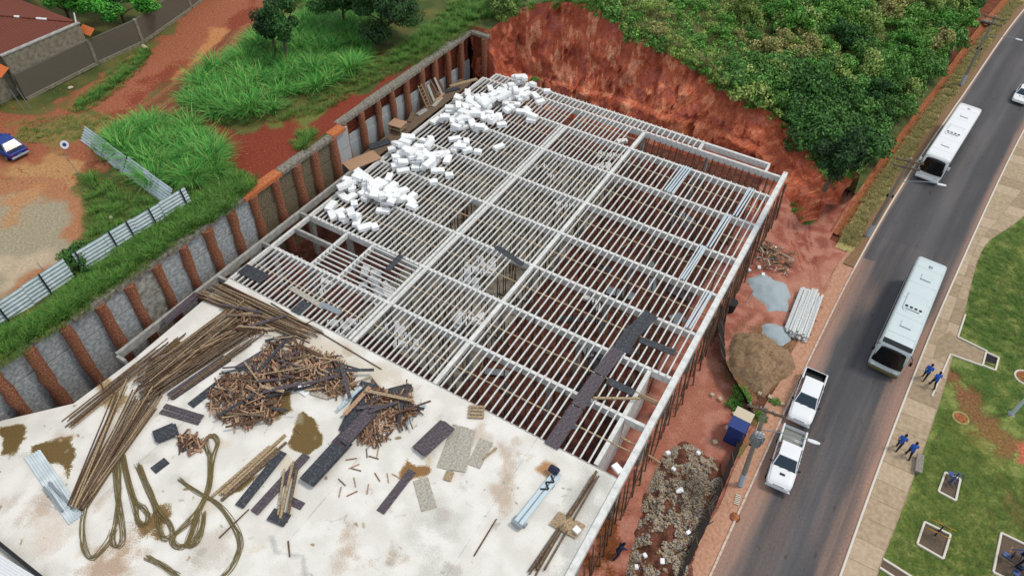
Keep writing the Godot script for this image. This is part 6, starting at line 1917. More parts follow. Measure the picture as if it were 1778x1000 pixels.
	tree(PU(1432, 330), 4.2, Vector3(1.9, 1.9, 1.9), 410, [C("14300f"), C("1e4016"), C("2c5420")], "dark dense tree at the foot of the hillside")
	tree(Vector3(-65.0, UP, -1.5), 3.0, Vector3(1.6, 1.4, 1.6), 411, [C("101f0e"), C("182c14"), C("203818")], "dark bush tree at the block wall's end")
	for q in [[1455, 95, 3.4, 1], [1560, 110, 3.0, 0], [1360, 60, 3.0, 0], [1500, 190, 3.2, 1], [1400, 160, 3.0, 0], [1620, 60, 3.0, 0], [1470, 270, 3.4, 1], [1285, 40, 2.6, 2]]:
		var tp := PU(q[0], q[1])
		tree(tp, q[2], Vector3(1.9, 1.3, 1.9), 420 + int(q[0]) % 97, [[C("336b1e"), C("4a8a2c"), C("5e9c38")], [C("1e4418"), C("2c5a20"), C("3a6c2a")], [C("5a7a2c"), C("7a9440"), C("8f9c50")]][q[3]], ["mid green tree rising from the hillside scrub", "dark green tree rising from the hillside scrub", "olive tree rising from the hillside scrub"][q[3]], "trees in the hillside scrub")
	for q in [[137, 462], [142, 452]]:
		var fb := P(q[0], q[1], UP)
		obj("fence_bush", crowns[2], leafmat("leaf"), Transform3D(Basis(Vector3.UP, q[0] * 1.0).scaled(Vector3(0.8, 0.8, 0.8)), fb + Vector3.UP * 0.6), "dark bush growing in the fence gap", "bush", "bushes in the fence gap")
	# dark cloth screens strung in the scrub
	for q in [[1553, 120, 1560, 190, 0.6, "dark cloth screen hanging in the scrub near the ditch"], [1462, 250, 1470, 345, 0.6, "tall dark cloth screen at the foot of the scrub"]]:
		var a := P(q[2], q[3], 0.4)
		var rows := []
		for r in 7:
			var row := []
			for c in 6: row.append(a + Vector3(-0.25 * c / 5.0 + rf(-0.05, 0.05), r * 0.42, -3.2 * c / 5.0 + rf(-0.05, 0.05)))
			rows.append(row)
		obj("cloth_screen", grid_mesh(rows), mats.tarp_black, Transform3D.IDENTITY, q[5], "screen")
	var db := P(1707, 35, 0.5)
	var bin := thing("dark_culvert", "dark concrete culvert mouth in the roadside ditch", "culvert", Vector3(rl(db.z) - 3.0, 0.0, db.z), -0.15)
	pbox(bin, "lintel", Vector3(0, 0.5, 0), Vector3(1.6, 0.2, 0.9), mats.concrete_old)
	pbox(bin, "back", Vector3(0, 0.2, -0.3), Vector3(1.2, 0.4, 0.1), mats.tarp_black)
	for s in [-1, 1]: pbox(bin, "side", Vector3(s * 0.7, 0.2, 0), Vector3(0.18, 0.4, 0.9), mats.concrete_old)
func tree(at: Vector3, h: float, rad: Vector3, sd: int, cols: Array, label: String, group := "") -> void:
	var t := thing("broadleaf_tree", label, "tree", Vector3(at.x, upper(at.x, at.z) - 0.1, at.z), float(sd), group)
	var st := new_st()
	tube(st, [Vector3.ZERO, Vector3(0.1, h * 0.35, 0.05), Vector3(0.05, h * 0.7, -0.1), Vector3(0, h, 0)], [0.2, 0.15, 0.1, 0.04], 7)
	for k in 5:
		var a := TAU * k / 5.0 + sd
		tube(st, [Vector3(0.06, h * (0.4 + 0.07 * k), 0), Vector3(cos(a) * rad.x * 0.4, h * (0.62 + 0.05 * k), sin(a) * rad.z * 0.4), Vector3(cos(a) * rad.x * 0.75, h * (0.75 + 0.05 * k), sin(a) * rad.z * 0.75)], [0.09, 0.06, 0.02], 5)
	part(t, "trunk", st.commit(), mats.bark)
	part(t, "crown", crown_mesh(sd, int(1500 * rad.x * rad.y), rad, 0.27, cols, 16), leafmat("leaf"), Transform3D(Basis.IDENTITY, Vector3(0, h * 0.85, 0)))

# ---------- vehicles (front towards +z, wheels on y = 0) ----------
func wheel(t: Node3D, x: float, z: float, r: float, w: float) -> void:
	var c := Vector3(x, r, z)
	var wh := part(t, "wheel", tube_mesh([c - Vector3(w * 0.5, 0, 0), c - Vector3(w * 0.35, 0, 0), c + Vector3(w * 0.35, 0, 0), c + Vector3(w * 0.5, 0, 0)], [r * 0.9, r, r, r * 0.9], 18), mats.rubber)
	var s := signf(x)
	part(wh, "rim", tube_mesh([c + Vector3(s * w * 0.4, 0, 0), c + Vector3(s * w * 0.52, 0, 0)], [r * 0.62, r * 0.55], 14), mats.chrome)
func pane(t: Node, called: String, q: Array, m: Material, out: Vector3, inset := 0.06, lift := 0.012) -> void:    # flat pane set proud of a flat face
	var c := Vector3.ZERO
	for p in q: c += p
	c /= q.size()
	var n: Vector3 = (q[1] - q[0]).cross(q[2] - q[0]).normalized()
	if n.dot(out) < 0: n = -n
	var st := new_st()
	var f := []
	var b := []
	for p in q:
		var d: Vector3 = (c - p).normalized() * inset
		f.append(p + d + n * lift); b.append(p + d - n * 0.02)
	face(st, f, n)
	for i in f.size():
		var j := (i + 1) % f.size()
		face(st, [f[i], f[j], b[j], b[i]], (f[i] + f[j]) * 0.5 - c)
	part(t, called, st.commit(), m)
func cabin(t: Node, called: String, z0: float, z1: float, z2: float, z3: float, y0: float, y1: float, hw0: float, hw1: float, m: Material, glass: Material) -> void:   # z0 screen foot, z1 screen top, z2 rear top, z3 rear foot
	var st := new_st()
	var B := [Vector3(-hw0, y0, z3), Vector3(hw0, y0, z3), Vector3(hw0, y0, z0), Vector3(-hw0, y0, z0)]
	var T := [Vector3(-hw1, y1, z2), Vector3(hw1, y1, z2), Vector3(hw1, y1, z1), Vector3(-hw1, y1, z1)]
	var c := Vector3(0, (y0 + y1) * 0.5, (z0 + z3) * 0.5)
	for i in 4:
		var j := (i + 1) % 4
		face(st, [B[i], B[j], T[j], T[i]], (B[i] + T[j]) * 0.5 - c)
	face(st, T, Vector3.UP)
	part(t, called, st.commit(), m)
	# crowned roof skin
	var rows := []
	for r in 7:
		var row := []
		for k in 9:
			var u := k / 8.0 * 2.0 - 1.0
			var v := r / 6.0
			var yy := y1 + 0.045 * (1.0 - u * u) * (1.0 - pow(absf(v * 2.0 - 1.0), 3.0)) + 0.008
			row.append(Vector3(u * (hw1 + 0.01), yy, lerpf(z2 - 0.01, z1 + 0.02, v)))
		rows.append(row)
	part(t, "roof", grid_mesh(rows), m)
	pane(t, "windscreen", [B[3], B[2], T[2], T[3]], glass, Vector3(0, 0.3, 1), 0.07)
	pane(t, "rear_window", [B[0], B[1], T[1], T[0]], glass, Vector3(0, 0.3, -1), 0.1)
	var zm := lerpf(z1, z2, 0.5)
	for s in [0, 1]:
		var i0 := 1 if s == 1 else 0
		var i3 := 2 if s == 1 else 3
		var mb: Vector3 = B[i0].lerp(B[i3], 0.5)
		var mt: Vector3 = T[i0].lerp(T[i3], 0.5)
		var o := Vector3(1 if s == 1 else -1, 0.2, 0)
		pane(t, "side_window", [B[i0], mb, mt, T[i0]], glass, o, 0.09)
		pane(t, "side_window", [mb, B[i3], T[i3], mt], glass, o, 0.09)
func pickup(at: Vector3, turn: float, label: String, long_cab: bool, rack: bool) -> void:
	var ze := -1.45 if long_cab else -0.95
	var t := thing("pickup_truck", label, "pickup", at, turn)
	var w: Material = mats.white_paint
	part(t, "body", ring_loft([ring(ze, 0.9, 0.42, 1.0, 0.3), ring(0.9, 0.9, 0.42, 1.02, 0.3), ring(1.3, 0.9, 0.42, 1.04, 0.32), ring(2.2, 0.88, 0.42, 0.98, 0.34), ring(2.5, 0.82, 0.45, 0.9, 0.4), ring(2.62, 0.72, 0.5, 0.78, 0.5)]), w)
	part(t, "bonnet", ring_loft([ring(1.2, 0.8, 0.9, 1.085, 0.4), ring(1.8, 0.78, 0.9, 1.07, 0.4), ring(2.3, 0.74, 0.86, 1.0, 0.45), ring(2.45, 0.68, 0.85, 0.93, 0.5)]), w)
	if rack: pbox(t, "bonnet_scoop", Vector3(0, 1.09, 1.75), Vector3(0.36, 0.04, 0.16), mats.black_trim)
	cabin(t, "cab", 1.32, 0.62, ze + 0.33, ze + 0.05, 0.98, 1.68, 0.84, 0.66, w, mats.glass_blue)
	# load bed
	pbox(t, "bed_floor", Vector3(0, 0.62, (ze - 2.68) * 0.5), Vector3(1.6, 0.1, ze + 2.68), mats.black_trim if long_cab else tint("bed_grey", [C("6a6c66"), C("85877e"), C("9c9c90")], 1.0, 0.8, 60, 0.03))
	for s in [-1, 1]:
		part(t, "bed_side", bevel_box(Vector3(0.13, 0.62, ze + 2.72), 0.04), w, Transform3D(Basis.IDENTITY, Vector3(s * 0.82, 0.74, (ze - 2.68) * 0.5)))
		if long_cab: pbox(t, "bed_liner", Vector3(s * 0.745, 0.78, (ze - 2.6) * 0.5), Vector3(0.02, 0.5, ze + 2.6), mats.black_trim)
		for dz in [0.95, 0.0, ze + 0.3]: pbox(t, "door_seam", Vector3(s * 0.903, 0.76, dz), Vector3(0.012, 0.44, 0.018), mats.black_trim)
		for dz in [0.12, ze + 0.45]: pbox(t, "door_handle", Vector3(s * 0.915, 0.86, dz), Vector3(0.03, 0.03, 0.16), mats.chrome)
		part(t, "wheel_arch", ring_loft([ring(-0.03, 0.47, 0.35, 0.86, 0.8, 14), ring(0.03, 0.47, 0.35, 0.86, 0.8, 14)]), mats.black_trim, Transform3D(Basis(Vector3.UP, PI / 2), Vector3(s * 0.885, -0.02, 1.65)))
		part(t, "wiper", unit_box, mats.black_trim, span(Vector3(s * 0.3 - 0.25, 1.05, 1.31), Vector3(s * 0.3 + 0.2, 1.13, 1.24), 0.02, 0.015))
		part(t, "mirror", bevel_box(Vector3(0.2, 0.16, 0.1), 0.03), mats.black_trim, Transform3D(Basis.IDENTITY, Vector3(s * 0.98, 1.1, 0.98)))
		part(t, "headlight", ring_loft([ring(2.38, 0.15, 0.7, 0.92, 0.5, 10), ring(2.56, 0.11, 0.72, 0.86, 0.6, 10)]), mats.lamp_white, Transform3D(Basis.IDENTITY, Vector3(s * 0.66, 0, 0)))
		pbox(t, "tail_light", Vector3(s * 0.82, 0.85, -2.7), Vector3(0.12, 0.26, 0.04), mats.red_lamp)
		wheel(t, s * 0.82, 1.65, 0.37, 0.24)
		wheel(t, s * 0.82, -1.75, 0.37, 0.24)
		pbox(t, "side_trim", Vector3(s * 0.9, 0.5, 0.0), Vector3(0.05, 0.1, 2.3), mats.black_trim)
	part(t, "tailgate", bevel_box(Vector3(1.6, 0.6, 0.08), 0.03), w, Transform3D(Basis.IDENTITY, Vector3(0, 0.74, -2.66)))
	part(t, "bumper", ring_loft([ring(-0.86, 0.09, 0.4, 0.56, 0.5, 10), ring(0.86, 0.09, 0.4, 0.56, 0.5, 10)]), mats.chrome, Transform3D(Basis(Vector3.UP, PI / 2), Vector3(0, 0.02, 2.6)))
	part(t, "bumper", bevel_box(Vector3(1.6, 0.14, 0.14), 0.03), mats.chrome, Transform3D(Basis.IDENTITY, Vector3(0, 0.5, -2.76)))
	part(t, "grille", bevel_box(Vector3(0.8, 0.16, 0.06), 0.02), mats.black_trim, Transform3D(Basis.IDENTITY, Vector3(0, 0.74, 2.58)))
	if long_cab: pbox(t, "bed_liner", Vector3(0, 0.78, -2.6), Vector3(1.45, 0.5, 0.02), mats.black_trim)
	if rack:
		for z in [-1.0, -1.12]:
			part(t, "roll_bar", tube_mesh([Vector3(-0.72, 0.95, z), Vector3(-0.68, 1.6, z), Vector3(0.68, 1.6, z), Vector3(0.72, 0.95, z)], [0.035, 0.035, 0.035, 0.035], 7), mats.chrome)
		pbox(t, "gate_top", Vector3(0, 1.06, -2.66), Vector3(1.5, 0.03, 0.1), mats.black_trim)
func bus(at: Vector3, turn: float, ln: float, label: String, dark_front: bool, m: Material) -> void:
	var t := thing("city_bus", label, "bus", at, turn)
	var h := ln * 0.5
	var rings := []
	for a in [[-h, 1.12, 0.55, 2.95], [-h + 0.12, 1.24, 0.38, 3.1], [-h + 1.0, 1.25, 0.35, 3.14], [h - 2.0, 1.25, 0.35, 3.14], [h - 0.5, 1.25, 0.35, 3.1], [h - 0.12, 1.22, 0.36, 3.02], [h, 1.1, 0.45, 2.85]]:
		var rg := ring(a[0], a[1], a[2], a[3], 0.2, 28)
		if a[0] > h - 0.6:
			for i in rg.size(): rg[i].z -= maxf(0.0, (rg[i].y - 1.1) / 2.0) * 0.34 * (a[0] - h + 0.6) / 0.6 + 0.1 * pow(absf(rg[i].x) / 1.25, 3.0)
		rings.append(rg)
	part(t, "body", ring_loft(rings), m)
	# windscreen, bent across the front
	var rows := []
	for r in 9:
		var row := []
		for c in 11:
			var u := c / 10.0 * 2.0 - 1.0
			var y := lerpf(1.15, 2.96, r / 8.0)
			row.append(Vector3(u * lerpf(1.17, 1.12, r / 8.0), y, h + 0.03 - maxf(0.0, (y - 1.1) / 2.0) * 0.36 - 0.13 * pow(absf(u), 3.0) - 0.12 * smoothstep(0.85, 1.0, r / 8.0)))
		row.reverse()
		rows.append(row)
	part(t, "windscreen", grid_mesh(rows), mats.glass_dark)
	if dark_front:
		pbox(t, "front_roof_panel", Vector3(0, 3.13, h - 0.62), Vector3(2.2, 0.06, 0.5), mats.glass_dark)
	for s in [-0.45, 0.45]: part(t, "wiper", unit_box, mats.black_trim, span(Vector3(s - 0.3, 1.22, h + 0.05), Vector3(s + 0.25, 1.75, h - 0.05), 0.03, 0.02))
	pbox(t, "screen_divider", Vector3(0, 2.0, h - 0.1), Vector3(0.05, 1.6, 0.06), mats.black_trim)
	for s in [-0.5, 0.5]: pbox(t, "driver_seat", Vector3(s, 1.3, h - 0.9), Vector3(0.5, 0.9, 0.15), mats.steel_grey)
	# side windows, doors
	for s in [-1, 1]:
		var nw := 8
		for k in nw:
			var z0 := -h + 0.6 + k * (ln - 2.0) / nw
			var z1 := z0 + (ln - 2.0) / nw - 0.09
			part(t, "side_window", unit_box, mats.glass_dark, bxf(Vector3(s * 1.252, 2.05, (z0 + z1) * 0.5), Vector3(0.03, 0.95, z1 - z0)))
		pbox(t, "skirt", Vector3(s * 1.245, 0.55, 0), Vector3(0.03, 0.36, ln - 1.0), plain("bus_stripe", Color(0.25, 0.3, 0.3), 0.5))
		wheel(t, s * 1.08, h - 2.6, 0.48, 0.3)
		wheel(t, s * 1.08, -h + 3.2, 0.48, 0.3)
		var mr := part(t, "mirror_arm", tube_mesh([Vector3(s * 1.15, 2.85, h - 0.35), Vector3(s * 1.4, 2.85, h - 0.05), Vector3(s * 1.42, 2.6, h + 0.02)], [0.03, 0.03, 0.03], 6), mats.black_trim)
		part(mr, "mirror", bevel_box(Vector3(0.2, 0.4, 0.14), 0.04), m if not dark_front else mats.black_trim, Transform3D(Basis.IDENTITY, Vector3(s * 1.42, 2.4, h + 0.02)))
		part(t, "headlight", ring_loft([ring(-0.06, 0.2, -0.1, 0.1, 0.7, 12), ring(0.06, 0.17, -0.08, 0.08, 0.7, 12)]), mats.lamp_white, Transform3D(Basis.IDENTITY, Vector3(s * 0.85, 0.8, h - 0.03)))
		pbox(t, "tail_light", Vector3(s * 0.95, 1.0, -h - 0.01), Vector3(0.25, 0.4, 0.04), mats.red_lamp)
	for k in 2: part(t, "door", unit_box, mats.glass_dark, bxf(Vector3(1.256, 1.5, h - 1.25 - k * (ln * 0.5 - 1.2)), Vector3(0.03, 2.1, 1.0)))
	part(t, "bumper", ring_loft([ring(-1.15, 0.12, 0.36, 0.66, 0.4, 12), ring(1.15, 0.12, 0.36, 0.66, 0.4, 12)]), m if not dark_front else plain("bumper_gold", Color(0.36, 0.34, 0.2), 0.4), Transform3D(Basis(Vector3.UP, PI / 2), Vector3(0, 0, h - 0.03)))
	pbox(t, "rear_window", Vector3(0, 2.2, -h - 0.005), Vector3(1.7, 0.8, 0.03), mats.glass_dark)
	# roof gear: hatches and a cooling pod with four fans
	for z in [-h * 0.55, h * 0.55 if not dark_front else h * 0.5]:
		var hp := part(t, "roof_hatch", bevel_box(Vector3(0.8, 0.07, 0.7), 0.03), m, Transform3D(Basis(Vector3.RIGHT, 0.05), Vector3(0, 3.19, z)))
		pbox(hp, "hatch_edge", Vector3(0, -0.01, 0.37), Vector3(0.86, 0.07, 0.04), mats.steel_grey)
	var pod := part(t, "cooling_pod", ring_loft([ring(-1.3, 0.7, 3.0, 3.16, 0.4), ring(-1.1, 0.8, 3.0, 3.28, 0.35), ring(0.9, 0.8, 3.0, 3.28, 0.35), ring(1.2, 0.72, 3.0, 3.22, 0.4), ring(1.4, 0.4, 3.0, 3.14, 0.5)]), m, Transform3D(Basis.IDENTITY, Vector3(0, 0, 0.3)))
	for k in 4: part(pod, "fan", tube_mesh([Vector3(-0.54 + k * 0.36, 3.26, 0.75), Vector3(-0.54 + k * 0.36, 3.3, 0.75)], [0.14, 0.13], 14), mats.black_trim)
	pbox(pod, "vent", Vector3(0, 3.27, 1.05), Vector3(1.1, 0.02, 0.1), mats.steel_grey)
	for k in 5:
		pbox(t, "roof_seam", Vector3(0, 3.146, -h + 1.6 + k * (ln - 3.4) / 4.0), Vector3(2.05, 0.012, 0.03), m)
	for s in [-1, 1]: pbox(t, "gutter", Vector3(s * 1.06, 3.11, 0), Vector3(0.04, 0.05, ln - 1.6), m)
	part(t, "antenna_dome", tube_mesh([Vector3(0, 3.1, -h + 1.2), Vector3(0, 3.2, -h + 1.2), Vector3(0, 3.24, -h + 1.2)], [0.2, 0.17, 0.05], 12), m)
func saloon(at: Vector3, turn: float, label: String, paint_: Material, glass: Material, boot: Material) -> void:
	var t := thing("parked_car" if at.x < 0 else "saloon_car", label, "car", at, turn)
	part(t, "body", ring_loft([ring(-2.05, 0.72, 0.42, 0.8, 0.45), ring(-1.9, 0.82, 0.32, 0.9, 0.36), ring(-0.8, 0.86, 0.28, 0.93, 0.32), ring(0.9, 0.86, 0.28, 0.92, 0.32), ring(1.75, 0.82, 0.3, 0.8, 0.36), ring(2.05, 0.7, 0.38, 0.66, 0.45)]), paint_)
	cabin(t, "cabin", 1.0, 0.3, -0.95, -1.5, 0.88, 1.42, 0.78, 0.58, paint_, glass)
	pbox(t, "boot_lid", Vector3(0, 0.93, -1.72), Vector3(1.3, 0.03, 0.4), boot)
	for s in [-1, 1]:
		part(t, "headlight", ring_loft([ring(1.8, 0.16, 0.56, 0.76, 0.5, 10), ring(2.0, 0.12, 0.56, 0.7, 0.6, 10)]), mats.lamp_white, Transform3D(Basis.IDENTITY, Vector3(s * 0.56, 0, 0)))
		pbox(t, "tail_light", Vector3(s * 0.62, 0.72, -2.03), Vector3(0.22, 0.14, 0.06), mats.red_lamp)
		part(t, "mirror", bevel_box(Vector3(0.18, 0.12, 0.1), 0.03), mats.black_trim, Transform3D(Basis.IDENTITY, Vector3(s * 0.92, 0.95, 0.7)))
		wheel(t, s * 0.76, 1.3, 0.3, 0.2)
		wheel(t, s * 0.76, -1.25, 0.3, 0.2)
	for z in [2.02, -2.06]: part(t, "bumper", bevel_box(Vector3(1.5, 0.2, 0.14), 0.05), boot if z > 0 else mats.steel_grey, Transform3D(Basis.IDENTITY, Vector3(0, 0.45, z)))
	for s in [-0.2, 0.2]: pbox(t, "bonnet_vent", Vector3(s, 0.88, 1.35), Vector3(0.2, 0.03, 0.1), mats.black_trim)
	pbox(t, "number_plate", Vector3(0, 0.6, -2.09), Vector3(0.4, 0.12, 0.02), mats.steel_grey)
func build_vehicles() -> void:
	pickup(Vector3(9.5, 0.05, -10.0), 0.04, "white pickup with open bed parked below the transformer pole", false, true)
	pickup(Vector3(9.42, 0.05, -16.2), 0.0, "white double cab pickup with black lined bed parked by the sand heap", true, false)
	bus(Vector3(14.5, 0.05, -28.5), -0.085, 12.7, "pale bus with dark front driving past the gravel heaps", true, mats.bus_white)
	bus(Vector3(14.05, 0.05, -58.6), -0.138, 13.6, "white bus driving past the dry grass verge", false, mats.white_paint)
	saloon(Vector3(20.8, 0.05, -77.2), -0.14, "white car driving in the far lane behind the white bus", mats.white_paint, mats.glass_blue, mats.white_paint)
	saloon(Vector3(-56.9, UP + 0.02, 1.15), -PI / 2 - 0.04, "dark blue car parked on the earth track", mats.blue_car, mats.glass_blue, mats.blue_car_dark)

# ---------- park ----------
func gym_frames() -> Array:
	return [poly([1641, 822, 1667, 834, 1659, 871, 1629, 855]), poly([1605, 908, 1650, 930, 1637, 972, 1592, 946]), poly([1738, 927, 1800, 957, 1786, 1025, 1724, 995])]
func white_frame(called: String, q: PackedVector2Array, closed: bool, label: String, category: String) -> Node3D:
	var t := thing(called, label, category)
	for i in q.size() - (0 if closed else 1):
		var a := q[i]
		var b := q[(i + 1) % q.size()]
		part(t, "kerb_bar", unit_box, mats.kerb_white, span(Vector3(a.x, 0.1, a.y), Vector3(b.x, 0.1 + 0.003 * (i % 2), b.y), 0.13, 0.2))
	return t
func build_park() -> void:
	var fr := gym_frames()
	var lb := ["white kerbed bed under the small blue exercise machine", "white kerbed bed under the yellow wheeled exercise machine", "large white kerbed bed under the big blue exercise machine"]
	for i in 3:
		var t := white_frame("kerbed_bed", fr[i], true, lb[i], "bed")
		part(t, "soil", prism(fr[i], -0.05, 0.07), mats.dirt_bed)
	# machines
	var c := P(1650, 840)
	var g := thing("exercise_machine", "small blue exercise machine with upright handles", "exercise machine", Vector3(c.x, 0.07, c.z), 0.4)
	part(g, "post", tube_mesh([Vector3(0, 0, 0), Vector3(0, 1.4, 0)], [0.05, 0.05], 8), mats.gym_blue)
	for s in [-1, 1]:
		part(g, "handle", tube_mesh([Vector3(0, 1.3, 0), Vector3(s * 0.3, 1.35, 0.1), Vector3(s * 0.32, 1.0, 0.3)], [0.03, 0.03, 0.03], 6), mats.gym_blue)
		part(g, "pedal", bevel_box(Vector3(0.14, 0.05, 0.4), 0.02), mats.gym_navy, Transform3D(Basis.IDENTITY, Vector3(s * 0.2, 0.28, 0.2)))
		part(g, "swing_arm", tube_mesh([Vector3(s * 0.2, 0.9, 0), Vector3(s * 0.2, 0.28, 0.2)], [0.03, 0.03], 6), mats.gym_blue)
	part(g, "seat", bevel_box(Vector3(0.4, 0.06, 0.36), 0.03), mats.gym_blue, Transform3D(Basis.IDENTITY, Vector3(0, 0.5, -0.5)))
	part(g, "beam", tube_mesh([Vector3(0, 0.1, 0), Vector3(0, 0.45, -0.5)], [0.04, 0.04], 6), mats.gym_blue)
	c = P(1624, 930)
	g = thing("exercise_machine", "exercise machine with two yellow wheels on a dark stand", "exercise machine", Vector3(c.x, 0.07, c.z), 0.0)
	part(g, "post", tube_mesh([Vector3(0, 0, 0), Vector3(0, 1.3, 0)], [0.06, 0.05], 8), mats.gym_navy)
	for s in [-1, 1]:
		for k in 2:
			var ctr := Vector3(s * 0.42, 1.25, -0.1) if k == 0 else Vector3(s * 0.42, 0.75, 0.3)
			var ringp := []
			var rr_ := []
			for a in 21:
				ringp.append(ctr + Vector3(cos(TAU * a / 20.0) * 0.33, sin(TAU * a / 20.0) * 0.26, sin(TAU * a / 20.0) * 0.2)); rr_.append(0.03)
			var wl := part(g, "hand_wheel", tube_mesh(ringp, rr_, 6), mats.gym_yellow)
			for a in 3: part(wl, "spoke", unit_stick, mats.gym_yellow, span(ctr, ctr + Vector3(cos(TAU * a / 3.0) * 0.33, sin(TAU * a / 3.0) * 0.26, sin(TAU * a / 3.0) * 0.2), 0.03, 0.03))
			part(g, "axle", unit_stick, mats.gym_navy, span(Vector3(0, ctr.y, 0), ctr, 0.06, 0.06))
	c = P(1765, 985)
	g = thing("exercise_machine", "big blue multi station exercise machine with seats", "exercise machine", Vector3(c.x, 0.07, c.z), 0.3)
	part(g, "post", tube_mesh([Vector3(0, 0, 0), Vector3(0, 1.9, 0)], [0.08, 0.07], 10), mats.gym_navy)
	for k in 4:
		var a := TAU * k / 4.0 + 0.5
		var d := Vector3(cos(a), 0, sin(a))
		part(g, "arm", tube_mesh([Vector3(0, 1.7, 0), d * 0.5 + Vector3(0, 1.75, 0), d * 0.9 + Vector3(0, 1.2, 0)], [0.04, 0.04, 0.035], 7), mats.gym_blue)
		part(g, "seat", bevel_box(Vector3(0.42, 0.07, 0.4), 0.03), mats.gym_blue, Transform3D(Basis(Vector3.UP, -a), d * 0.85 + Vector3(0, 0.5, 0)))
		part(g, "backrest", bevel_box(Vector3(0.08, 0.5, 0.4), 0.03), mats.gym_navy, Transform3D(Basis(Vector3.UP, -a), d * 0.6 + Vector3(0, 0.85, 0)))
		part(g, "foot_bar", tube_mesh([Vector3(0, 0.2, 0), d * 1.05 + Vector3(0, 0.25, 0)], [0.04, 0.035], 7), mats.gym_navy)
		part(g, "grip", unit_stick, mats.gym_yellow if k == 2 else mats.gym_navy, span(d * 0.9 + Vector3(0, 1.2, 0) - Vector3(d.z, 0, -d.x) * 0.25, d * 0.9 + Vector3(0, 1.2, 0) + Vector3(d.z, 0, -d.x) * 0.25, 0.05, 0.05))
	# channel with white kerbs and its inspection box
	var ch := white_frame("drain_channel", poly([1676, 548, 1663, 587, 1714, 612]), false, "white kerbs of the drain channel across the lawn", "drain")
	var low := poly([1618, 690, 1650, 617, 1706, 637])
	for i in 2: part(ch, "kerb_bar", unit_box, mats.kerb_white, span(Vector3(low[i].x, 0.1, low[i].y), Vector3(low[i + 1].x, 0.1, low[i + 1].y), 0.13, 0.2))
	part(ch, "bed", prism(poly([1650, 575, 1664, 590, 1712, 613, 1706, 636, 1650, 616, 1620, 625, 1630, 590]), -0.05, 0.115), mats.pavement_dark)
	var bx := white_frame("drain_box", poly([1712, 613, 1734, 623, 1728, 645, 1706, 636]), true, "small white kerbed drain box with dark grate", "drain box")
	part(bx, "pit_cover", prism(poly([1712, 613, 1734, 623, 1728, 645, 1706, 636]), -0.05, 0.06), mats.tarp_black)
	for k in 5:
		var a := P(1712, 613).lerp(P(1706, 636), (k + 0.5) / 5.0)
		var b := P(1734, 623).lerp(P(1728, 645), (k + 0.5) / 5.0)
		part(bx, "grate_bar", unit_box, mats.black_trim, span(a + Vector3.UP * 0.08, b + Vector3.UP * 0.08, 0.06, 0.04))
	white_frame("kerb_channel", poly([1533, 972, 1590, 1008]), false, "long white kerb at the lawn's front corner", "kerb")
	white_frame("kerb_channel", poly([1527, 987, 1570, 1015]), false, "short white kerb at the lawn's front corner", "kerb")
	obj("channel_bed", prism(poly([1533, 972, 1590, 1008, 1570, 1015, 1527, 987]), -0.05, 0.075), mats.dirt_bed, Transform3D.IDENTITY, "brown bed between two white kerbs", "bed")
	var bn := thing("concrete_bench", "backless concrete bench on the lawn by the pavement", "bench", Vector3(17.92, 0.05, -14.9), 0.06)
	part(bn, "seat", bevel_box(Vector3(0.5, 0.1, 1.65), 0.03), mats.pole_concrete, Transform3D(Basis.IDENTITY, Vector3(0, 0.42, 0)))
	for s in [-1, 1]: part(bn, "leg", bevel_box(Vector3(0.4, 0.38, 0.14), 0.03), mats.pole_concrete, Transform3D(Basis.IDENTITY, Vector3(0, 0.19, s * 0.6)))
	# lamp column and pit rings
	var lp := thing("lamp_column", "pale blue steel lamp column standing on the lawn", "lamp column", Vector3(23.54, 0.0, -23.63))
	part(lp, "column", tube_mesh([Vector3(0, 0, 0), Vector3(0, 5, 0), Vector3(0, 9, 0)], [0.14, 0.11, 0.07], 10), mats.steel_blue)
	part(lp, "base_plate", bevel_box(Vector3(0.5, 0.06, 0.5), 0.02), mats.steel_grey, Transform3D(Basis.IDENTITY, Vector3(0, 0.06, 0)))
	part(lp, "lamp_arm", tube_mesh([Vector3(0, 8.9, 0), Vector3(1.2, 9.2, 0)], [0.04, 0.04], 6), mats.steel_grey)
	part(lp, "lamp_head", bevel_box(Vector3(0.6, 0.12, 0.25), 0.05), mats.lamp_white, Transform3D(Basis.IDENTITY, Vector3(1.4, 9.2, 0)))
	for q in [[1668, 727, 0.55, "dirt_bed", "small round tree pit ringed with dry grass"], [1780, 657, 0.75, "kerb_white", "round white tree pit ring at the park path"]]:
		var p := P(q[0], q[1])
		var t := thing("tree_pit", q[4], "tree pit", Vector3(p.x, 0.05, p.z))
		var pts := []
		var rad := []
		for k in 25:
			pts.append(Vector3(cos(TAU * k / 24.0), 0.03, sin(TAU * k / 24.0)) * Vector3(q[2], 1, q[2])); rad.append(0.09)
		part(t, "ring", tube_mesh(pts, rad, 6), mats[q[3]] if q[3] == "kerb_white" else mats.verge)
		part(t, "soil", tube_mesh([Vector3(0, -0.1, 0), Vector3(0, 0.04, 0)], [q[2], q[2]], 20), mats.ditch)

